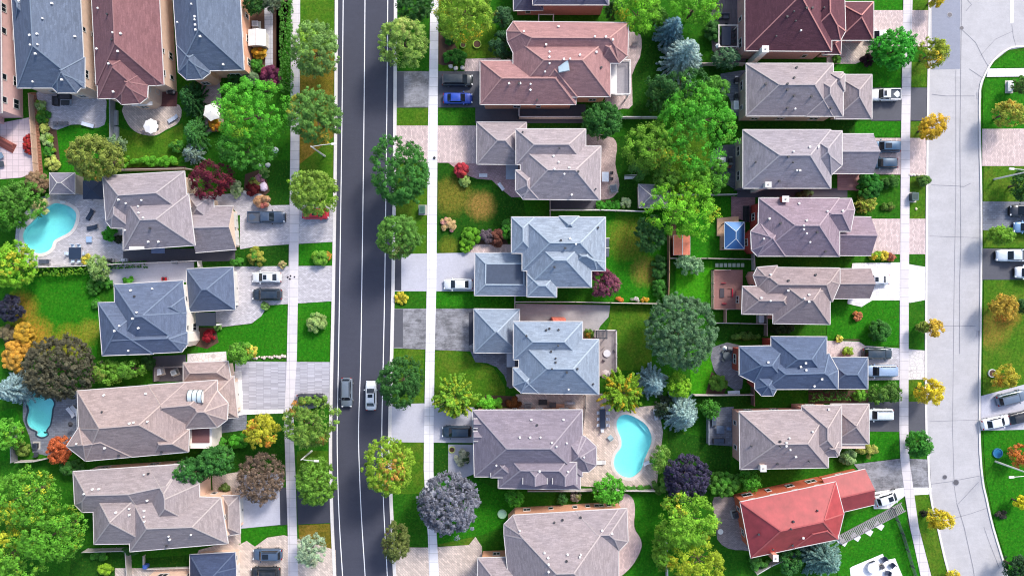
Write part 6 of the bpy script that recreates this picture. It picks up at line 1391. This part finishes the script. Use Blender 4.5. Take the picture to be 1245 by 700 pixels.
tree(35,268,5,'bush',(196,190,176),PALE,.5,'pale stone-like plant left of the pool') if False else None
tree(70,449,43,'dense',(86,84,66),(66,70,56),.4,'wide dark brown-green tree hanging over the small pale pool',h=8,ry=38,leafk=1); tree(18,432,16,'bush',(196,150,60),(168,140,70),.4,'orange-yellow shrub left of the wide dark tree',h=2.6,ry=20); tree(28,405,13,'bush',(206,160,56),(150,140,60),.4,'golden shrub at the lower left corner of the big lawn',h=2); tree(7,405,10,'bush',(120,110,84),OLV,.4,'brownish shrub at the left edge above the golden one')
tree(6,474,22,'conifer',(150,176,180),SPR,.4,'pale blue spruce at the left edge beside the small pool',h=8); tree(131,453,17,'round',(104,152,50),OLV,.4,'green tree with yellowish tips left below the slate blue roof',h=5.5,ry=16); tree(159,449,15,'round',(96,146,48),GRN,.3,'green bushy tree right below the slate blue roof',h=5.5,ry=13); tree(180,440,9,'bush',DK,GRN,.3,'dark green bush squeezed under the slate blue eaves')
tree(72,547,15,'dense',(176,92,54),(196,110,60),.4,'rust orange round tree at the corner of the taupe roof',h=4.2,ry=17); tree(85,568,14,'bush',(62,112,48),GRN,.3,'dark green shrub below the rust orange tree',h=2.4,ry=10); tree(8,530,18,'round',(92,158,48),YG,.3,'green leafy tree at the left edge below the blue spruce',h=6); tree(27,545,9,'bush',(116,140,60),GRN,.3,'small green shrub left of the dark box on the slate patio')
tree(24,604,44,'broad',(92,150,44),(186,190,54),.4,'huge bright green tree at the left edge, upper crown',h=11,ry=36); tree(62,650,42,'broad',(88,148,42),(182,186,50),.4,'huge bright green tree, right crown beside the lower taupe roof',h=11,ry=38); tree(8,676,38,'broad',(94,152,44),(186,190,54),.4,'huge bright green tree, bottom left crown at the corner',h=11)
tree(117,370,6,'bush',GRN,BRT,.3,'small shrub left above the white stool by the slate blue roof'); tree(113,348,8,'bush',GRN,BRT,.3,'green bush in the pots right above the big lawn',ry=10); tree(128,344,8,'bush',GRN,BRT,.3,'round green shrub, left of two by the paved yard'); tree(156,341,7,'bush',BRT,GRN,.3,'round green shrub, right of two by the paved yard',ry=5); tree(118,325,13,'round',(130,160,90),GRN,.3,'pale green tree on the fence below the pool terrace',h=4,ry=16); tree(106,316,7,'bush',(190,180,70),YG,.4,'yellowish shrub right of the navy dining table')
tree(133,284,9,'bush',(62,150,34),BRT,.3,'bright green half-round shrub at the house wall by the pool terrace'); tree(144,291,5,'bush',(48,58,40),DK,.3,'tiny dark shrub beside the bright green half-round one')
hedge([(31,330),(70,330),(112,327)],9,1.5,(86,142,36),YG,.4,'bright green clipped hedge above the big lawn'); hedge([(128,323),(177,321)],6,1.2,DK,GRN,.4,'low dark hedge strip above the slate blue roofed house')
for x, lb in ((154,'left of three round hedges above the grey-brown roof'),(181,'middle of three round hedges above the grey-brown roof'),(203,'right of three round hedges above the grey-brown roof')): tree(x,196,13,'bush',(90,160,40),YG,.3,lb,ry=6,h=1.3,group='round hedges in a row')
tree(139,176,13,'round',(110,136,96),GRN,.3,'small grey-green tree right of the olive tree',h=4); 
for i, (x, y) in enumerate(((49,128),(52,142),(55,156),(58,170),(60,184),(64,198))): tree(x,y,7+i%2*2,'bush',[(150,176,110),GRN,(176,186,96)][i%3],YG,.4,'leafy garden plant number in the row' if False else ['topmost low plant in the border right of the slatted walk','second low plant down the border right of the slatted walk','pale third plant down the border right of the slatted walk','fourth plant down the border right of the slatted walk','fifth plant down the border right of the slatted walk','lowest plant in the border right of the slatted walk'][i],h=.9,group='border plants beside the slatted walk')
tree(34,175,7,'bush',(168,50,50),ORG,.3,'red shrub left of the slatted walk',ry=12); tree(306,229,9,'bush',(98,30,34),(130,44,46),.4,'dark red mound in the round flower bed'); tree(318,245,10,'bush',(214,160,120),(196,120,110),.5,'salmon pink flowering shrub at the driveway edge',ry=7); tree(309,222,7,'bush',(150,150,70),GRN,.5,'yellow-green shrub above the dark red mound'); tree(316,216,6,'bush',(160,110,130),GRN,.5,'pinkish shrub between the dark red mound and the boulder'); tree(321,210,6,'bush',PALE,GRN,.5,'pale shrub at the top of the round flower bed')
tree(313,311,12,'bush',(150,150,60),GRN,.5,'yellow-brown shrub on the grass below the garage',h=1.8); tree(287,318,8,'bush',GRN,BRT,.4,'green shrub left of the yellow-brown one below the garage',ry=5); tree(343,322,5,'bush',(176,160,110),PALE,.4,'tan tuft beside the sidewalk above the white sedan'); tree(253,409,8,'bush',(150,30,44),(176,44,50),.4,'round crimson shrub in the bed by the white stucco bay'); tree(306,427,7,'bush',(214,190,80),YEL,.4,'golden small shrub right of the small green tree'); tree(322,372,5,'bush',PALE,GRN,.4,'pale round plant at the corner below the dark navy vehicle'); tree(265,398,5,'bush',PALE,GRN,.4,'pale green ball plant at the porch of the stucco bay')
tree(273,593,7,'bush',(84,104,50),(140,60,50),.3,'mixed low shrub in the planter beside the concrete driveway',ry=5); tree(128,692,9,'bush',YG,GRN,.4,'yellow-green oval planting at the bottom left',ry=7); tree(120,676,11,'bush',GRN,BRT,.3,'curved green planting below the taupe roof',h=.8,ry=5); tree(160,668,12,'bush',DK,GRN,.3,'dark shrub under the eaves beside the bottom left fence',ry=6)
# centre
tree(733,146,24,'dense',(58,112,46),(80,136,54),.3,'dense dark green tree at the back of the pink roof',h=6.5,ry=23); tree(777,14,29,'broad',(110,170,40),YEL,.2,'bright yellow-green tree at the top right of the pink roof',h=8,ry=28); tree(846,8,30,'broad',(100,166,40),YG,.3,'bright green tree at the top left of the maroon roof',h=8,ry=26); tree(748,12,12,'round',DK,GRN,.3,'small dark tree left of the bright tree at the top')
tree(819,32,18,'conifer',BLUE,SPR,.4,'smaller blue spruce above the silver spruce',h=8); tree(836,62,27,'conifer',(166,188,182),SPR,.4,'large silver spruce left of the maroon roofed house deck',h=9.5); tree(883,71,18,'round',(84,120,84),DK,.3,'grey-green round tree below the open white frame',h=5,ry=14); tree(828,105,33,'broad',(60,108,52),DK,.3,'dark green tree between silver spruce and the big bright maple',h=7.5,ry=20)
tree(852,143,42,'broad',(80,160,42),(112,176,52),.4,'big vivid green maple in the centre right gardens',h=10.5,ry=44); tree(797,180,37,'broad',(104,150,44),(186,176,50),.3,'olive and yellow leafy tree left of the big vivid maple',h=8.5,ry=33); tree(828,253,39,'broad',(112,176,40),(206,190,50),.3,'yellow-green tree over the grey hip-roofed shed',h=8.5,ry=32); tree(846,218,20,'round',(100,160,44),YG,.3,'smaller green tree between the vivid maple and the yellow-green tree',h=6.5)
tree(800,118,16,'round',(66,112,50),GRN,.3,'green tree filling the gap left of the big vivid maple',h=5.5,ry=17); tree(868,108,15,'round',(90,150,52),GRN,.3,'light green tree between the silver spruce and the big vivid maple',h=6,ry=13); tree(778,206,13,'round',(70,118,50),GRN,.3,'dark green tree tucked beneath the olive and yellow tree',h=4.2); tree(812,216,16,'round',(94,142,48),YG,.3,'leafy tree joining the olive tree to the tree over the grey shed',h=5.5); tree(872,212,14,'round',(92,156,50),GRN,.3,'green tree beside the dark round patio',h=5,ry=20); tree(800,20,12,'round',(86,140,48),GRN,.3,'small green tree left of the smaller blue spruce',h=4.5); tree(868,38,10,'bush',(64,110,50),GRN,.3,'green bush at the upper left of the deck by the silver spruce',h=2.2,ry=14); tree(792,285,21,'round',(54,98,48),DK,.3,'dark green tree below the grey hip-roofed shed',h=5.5,ry=22); tree(802,325,9,'bush',DK,GRN,.3,'dark green border shrub, upper one by the brown fence',ry=16); tree(803,352,9,'bush',(60,120,40),GRN,.3,'green border shrub, lower one by the brown fence',ry=12); tree(839,322,18,'round',(128,164,120),GRN,.3,'pale green shrubby tree below the salmon orange shed',h=3.5,ry=14)
tree(739,343,19,'round',(122,66,86),(140,84,96),.4,'dusky purple round tree on the lawn of the light blue roof',h=4.8); tree(828,403,42,'dense',(88,122,84),(74,112,72),.4,'big dense grey-green round tree in the middle of the gardens',h=9.5,ry=45,leafk=.9); tree(758,478,29,'spiky',(120,160,40),(196,170,44),.35,'feathery yellow-green tree over the upper end of the aqua pool',h=7)
tree(796,467,20,'conifer',(132,160,164),SPR,.4,'blue-silver spruce right of the feathery yellow-green tree',h=7); tree(833,505,24,'conifer',(150,176,170),SPR,.4,'silver spruce right of the aqua pool',h=8); tree(826,470,16,'round',(132,184,44),YG,.4,'yellow-green small tree between the two silver spruces',h=4.5); tree(864,497,12,'round',GRN,BRT,.3,'green small tree above the bluish patio',h=3.5); tree(808,495,14,'round',(50,66,48),DK,.3,'dark shrub between the aqua pool and the silver spruce',h=3)
tree(836,580,27,'dense',(58,54,78),(74,66,92),.4,'deep purple round tree right of the aqua pool garden',h=6.5); tree(880,588,21,'bush',(84,140,48),BRT,.4,'bushy green shrub mass above the rounded patio',h=3,ry=15); tree(913,584,13,'round',(80,150,40),GRN,.3,'green small tree at the corner of the red metal roof',h=4,ry=14)
tree(836,635,38,'broad',(120,170,48),(196,184,56),.25,'large yellow-green tree left of the rounded patio',h=9,ry=34); tree(852,684,33,'broad',(150,172,44),(214,190,50),.4,'yellower tree at the bottom left of the red roof',h=8,ry=26); tree(806,665,14,'round',(110,160,48),YG,.3,'small tree hanging over the lawn edge at the bottom',h=5,ry=30)
tree(740,595,20,'round',(84,160,44),GRN,.3,'bright green small tree between the aqua pool and orange brick wall',h=4.8); tree(803,558,13,'round',(110,150,60),GRN,.4,'loose green shrub on the right bank of the aqua pool',h=3,ry=17); tree(806,590,12,'bush',(104,150,60),DK,.4,'low green shrub at the corner of the aqua pool garden',h=2); tree(627,605,12,'round',(80,158,44),GRN,.3,'small green tree at the corner of the orange brick house',h=3.4); tree(683,607,7,'bush',DK,GRN,.3,'dark green shrub against the orange brick wall'); tree(700,603,7,'bush',(130,120,110),OLV,.4,'greyish shrub against the orange brick wall')
tree(562,557,9,'bush',(196,206,170),(70,100,60),.5,'variegated yucca-like plant on the grey path',h=1.3,ry=10); tree(596,490,17,'bush',(98,176,44),(150,190,80),.3,'bright green low shrub above the grey gabled roof',h=1.7,ry=9); tree(624,489,10,'bush',(116,74,36),(140,84,40),.3,'russet shrub right of the bright green low shrub',h=1.2,ry=7); tree(773,593,24,'bush',(80,140,50),GRN,.3,'low green border along the fence below the aqua pool',h=.8,ry=3.5)
tree(561,207,9,'bush',(176,60,72),(196,84,70),.4,'small red maple shrub at the pink path',h=1.8); tree(565,220,7,'bush',(150,176,96),GRN,.4,'pale green ball shrub below the small red maple',h=1); tree(545,274,9,'bush',(196,170,120),(206,150,150),.5,'pinkish flower clump on the dark lawn',h=.7,ry=11); tree(572,288,12,'bush',(94,150,36),YG,.3,'round bright green bush, upper of two in the curved bed',h=1.6); tree(566,299,8,'bush',(120,176,44),YG,.3,'round bright green bush, lower of two in the curved bed',h=1.2); tree(592,287,9,'bush',(104,92,100),(90,84,90),.4,'grey-purple bush beside the round bright green bush',h=1.3); tree(605,290,10,'bush',(124,78,64),(110,70,60),.4,'brown bush at the end of the curved bed',h=1.5)
tree(617,279,8,'bush',GRN,BRT,.3,'green bush against the light blue roof corner',ry=13,h=1.6); tree(488,362,8,'bush',(214,190,60),YEL,.4,'yellow tuft beside the kerb above the old asphalt drive',h=.8); tree(553,70,15,'bush',(54,116,36),GRN,.3,'dark green spreading shrub under the yellowing tree',h=1.2,ry=10); tree(547,46,8,'bush',(50,106,36),GRN,.3,'small dark green shrub above the spreading shrub',h=1); tree(612,55,17,'round',(52,92,56),DK,.3,'dark green tree at the left corner of the pink roof',h=4.6,ry=18); tree(610,20,12,'round',(60,100,60),OLV,.3,'sparse dark tree above the pink roof corner',h=5)
for i, (x, lb) in enumerate(((731,'leftmost of the round shrubs below the pink patio'),(741,'second round shrub below the pink patio'),(749,'third round shrub below the pink patio'))): tree(x,249.5,6,'bush',(70,150,44),BRT,.3,lb,h=1.1,group='round shrubs below the pink patio')
tree(760,247,7,'bush',(176,196,150),PALE,.4,'white flowering shrub right of the round shrubs',h=1); tree(753,364,6,'bush',(206,120,60),ORG,.5,'orange flowers at the foot of the fence',h=.6,ry=3); tree(772,364,5,'bush',(206,190,190),PALE,.5,'pale flowers at the foot of the fence',h=.6,ry=3); tree(784,364,5,'bush',(190,150,60),YEL,.5,'yellow flowers at the foot of the fence',h=.6,ry=3); tree(716,405,6,'bush',(90,130,50),ORG,.4,'small shrub between the pale blue-grey roof and its deck',h=1)
# right column
tree(1089,60,27,'dense',(62,158,44),(40,104,40),.4,'vivid green dome-shaped tree over the sidewalk at the top right',h=5.5,ry=23); tree(1136,64,17,'round',(140,156,50),(206,176,50),.4,'yellow-green street tree next to the vivid dome tree',group=SG); tree(1139,-2,10,'round',(190,180,50),YEL,.4,'yellow street tree cut off at the top of the grey road',group=SG)
tree(1132,154,16,'round',(206,164,44),(216,180,50),.4,'golden orange street tree below the dark driveway',group=SG); tree(1058,226,15,'bush',(44,112,34),GRN,.3,'deep green round shrub at the entrance with two blue cars',h=2.4,ry=17); tree(1083,220,11,'bush',(66,116,40),GRN,.3,'green shrub right of the deep green round one',h=1.6,ry=8); tree(1053,247,14,'spiky',(140,160,54),(180,180,80),.4,'spiky yellow-green grass clump above the pink driveway',h=1.6,ry=11); tree(1079,250,9,'bush',(84,120,40),OLV,.4,'low olive plant on the lawn above the pink driveway',h=.6,ry=6)
tree(1123,220,9,'bush',(76,116,44),OLV,.4,'green shrub at the kerb above the transformer box',h=1.6,ry=7); tree(1064,311,8,'bush',(116,160,44),YEL,.4,'yellow-green shrub, left end of the row below the pink driveway',h=1,ry=6); tree(1074,311,7,'bush',(196,180,60),YEL,.4,'yellow shrub in the middle of the row below the pink driveway',h=1,ry=6); tree(1083,312,6,'bush',(176,110,90),ORG,.4,'reddish shrub, right end of the row below the pink driveway',h=.9,ry=5)
tree(1217,286,17,'round',(110,156,44),YG,.3,'rounded green tree between the two far right drives',h=5,ry=14); tree(1226,138,19,'round',(150,160,60),(190,160,60),.4,'yellowish green tree on the lawn near the junction',h=5.4,ry=17); tree(1243,103,10,'round',(90,120,54),GRN,.3,'small green tree at the right edge near the junction',h=4); cabinet(1229,105,.8,1.6,.5,(200,204,206),'pale slatted crate left of the small green tree near the junction',0,'planter_box','planter')
tree(1243,224,14,'round',(62,104,44),DK,.3,'dark green tree at the right edge by the street lamp',h=5,ry=22); tree(1221,372,17,'round',(176,150,56),(206,130,50),.45,'orange-green round tree on the wide far right lawn',h=5,ry=14); tree(1245,373,9,'round',(50,90,40),DK,.3,'dark green tree at the right edge by the orange-green one',h=4)
tree(1136,398,11,'round',(214,170,60),ORG,.4,'small golden tree at the kerb beside the vivid lawn',group=SG,ry=10); tree(1122,397,7,'round',(120,140,54),OLV,.4,'sparse olive twiggy tree left of the small golden one',group=SG); tree(1070,402,15,'bush',(58,116,42),DK,.3,'dark green round shrub on the vivid lawn',h=2.4,ry=13); tree(1043,384,6,'bush',(206,130,90),ORG,.4,'small orange shrub on the vivid lawn',h=1)
tree(1131,475,16,'round',(214,180,44),(196,170,50),.4,'bright yellow street tree above the dark driveway',group=SG,ry=15); tree(1224,459,16,'round',(168,160,50),(206,150,50),.4,'yellow and orange tree beside the white ring planter',h=4.6,ry=14); tree(1031,427,8,'bush',(140,170,60),YG,.4,'yellow-green bush above the slate blue garage',h=1,ry=5); tree(1020,412,5,'bush',(206,200,90),YEL,.4,'yellow tuft in the border below the taupe roof',h=.7,ry=4)
tree(1067,480,12,'round',(86,124,46),DK,.3,'green shrubby tree right below the slate blue garage',h=3.4,ry=13); tree(1086,478,11,'round',(80,118,46),DK,.3,'green shrubby tree beside the sidewalk below the silver van',h=3,ry=12); tree(1047,481,9,'bush',(104,160,50),YG,.3,'bright green bush at the corner below the slate blue garage',h=1.8,ry=7); hedge([(988,484),(1010,481),(1036,482)],9,1.6,(72,116,44),GRN,.4,'loose green hedge below the slate blue roof')
tree(1118,540,15,'dense',(60,130,42),GRN,.3,'round green street tree above the old asphalt drive',group=SG,h=4.6,ry=16); tree(1142,630,15,'round',(196,176,44),(170,170,54),.4,'yellow street tree on the curving kerb at the bottom right',group=SG,ry=13); tree(1162,702,8,'round',(196,186,60),YEL,.4,'yellow-green street tree cut off by the bottom edge',group=SG)
tree(1242,611,9,'round',(226,196,40),YEL,.4,'yellow tree at the right edge near the bottom',h=3.6); tree(1241,554,10,'round',(196,120,60),ORG,.4,'orange tree at the right edge by the blue tub',h=3.6,ry=12); tree(1007,682,29,'conifer',(110,146,138),(130,160,150),.4,'large blue-green spruce at the bottom below the red roof',h=8); tree(1032,556,11,'bush',(140,170,110),PALE,.4,'pale green round shrub below the taupe garage',h=1.8,ry=9); tree(1055,547,12,'bush',(160,164,80),YG,.4,'yellowish shrub right of the pale green round one',h=1.6,ry=10)
tree(953,399,14,'bush',(52,76,40),DK,.3,'dark shrub in the shade between taupe and slate blue roofs',h=1.6,ry=7); tree(906,409,18,'bush',(80,120,48),PALE,.3,'mixed low plants along the wall above the slate blue roof',h=.9,ry=5); tree(873,466,13,'bush',(96,140,48),YG,.4,'green shrub below the round glass table',h=1.4,ry=9); tree(960,680,14,'round',(64,120,56),GRN,.3,'green bushy tree left of the large blue-green spruce',h=3.6,ry=20); tree(922,684,12,'bush',(84,140,56),GRN,.3,'green shrub below the chimney of the red roof',h=1.6,ry=9)
tree(1020,640,0,'bush',GRN,GRN,.3,'x') if False else None
tree(978,236,14,'bush',(92,112,70),PALE,.4,'grey-green plants in the dark gap above the mauve roof',h=.8,ry=4); tree(1018,72,5,'bush',(90,140,50),GRN,.3,'small green shrub at the curved entrance path',h=1.1); tree(1056,73,9,'bush',(52,30,38),(70,40,50),.3,'dark plum shrub left of the vivid dome tree',h=1.4,ry=7); tree(1123,624,4,'bush',(40,44,34),DK,.3,'dark stump-like shrub left of the yellow street tree') ; tree(1237,690,16,'round',(40,72,40),DK,.3,'dark green tree at the bottom right corner',h=5)
tree(1218,625,8,'bush',(70,66,60),DK,.3,'dark twiggy plant on the curved far right lawn',h=.6,ry=5); tree(970,592,10,'bush',DK,GRN,.3,'x') if False else None

# ================================================================== LIGHT, SKY, CAMERA
az = math.radians(53); el = math.radians(40)      # direction towards the sun: up and to the right of the photo
w = bpy.data.worlds.new('World'); SC.world = w; w.use_nodes = True; t = w.node_tree; bg = t.nodes['Background']
sky = t.nodes.new('ShaderNodeTexSky'); sky.sky_type = 'NISHITA'; sky.sun_disc = False; sky.sun_elevation = el; sky.sun_rotation = math.pi/2-az; sky.air_density = 1.0; sky.dust_density = 2.5; sky.ozone_density = 1.2
t.links.new(sky.outputs[0], bg.inputs[0]); bg.inputs[1].default_value = .15
sd = bpy.data.lights.new('sun', 'SUN'); sd.energy = 2.05; sd.angle = R_(12); sd.color = (1, .95, .87); so = bpy.data.objects.new('sun', sd); COL.objects.link(so)
d = Vector((math.cos(az)*math.cos(el), math.sin(az)*math.cos(el), math.sin(el))); so.rotation_euler = d.to_track_quat('Z', 'Y').to_euler(); so.location = d*200
cd = bpy.data.cameras.new('camera'); cd.sensor_width = 36; cd.lens = 36*H/(1245/S); cd.clip_end = 5000; cd.clip_start = 1
co = bpy.data.objects.new('camera', cd); COL.objects.link(co); co.location = (0, 0, H); co.rotation_euler = (0, 0, 0); SC.camera = co
vs = SC.view_settings; vs.view_transform = 'Standard'; vs.look = 'None'; vs.gamma = 1; vs.use_curve_mapping = False; vs.exposure = 0.9
SC.render.engine = 'CYCLES'; SC.cycles.pixel_filter_type = 'BLACKMAN_HARRIS'; SC.cycles.filter_width = 1.1; SC.cycles.max_bounces = 6; SC.cycles.transparent_max_bounces = 8
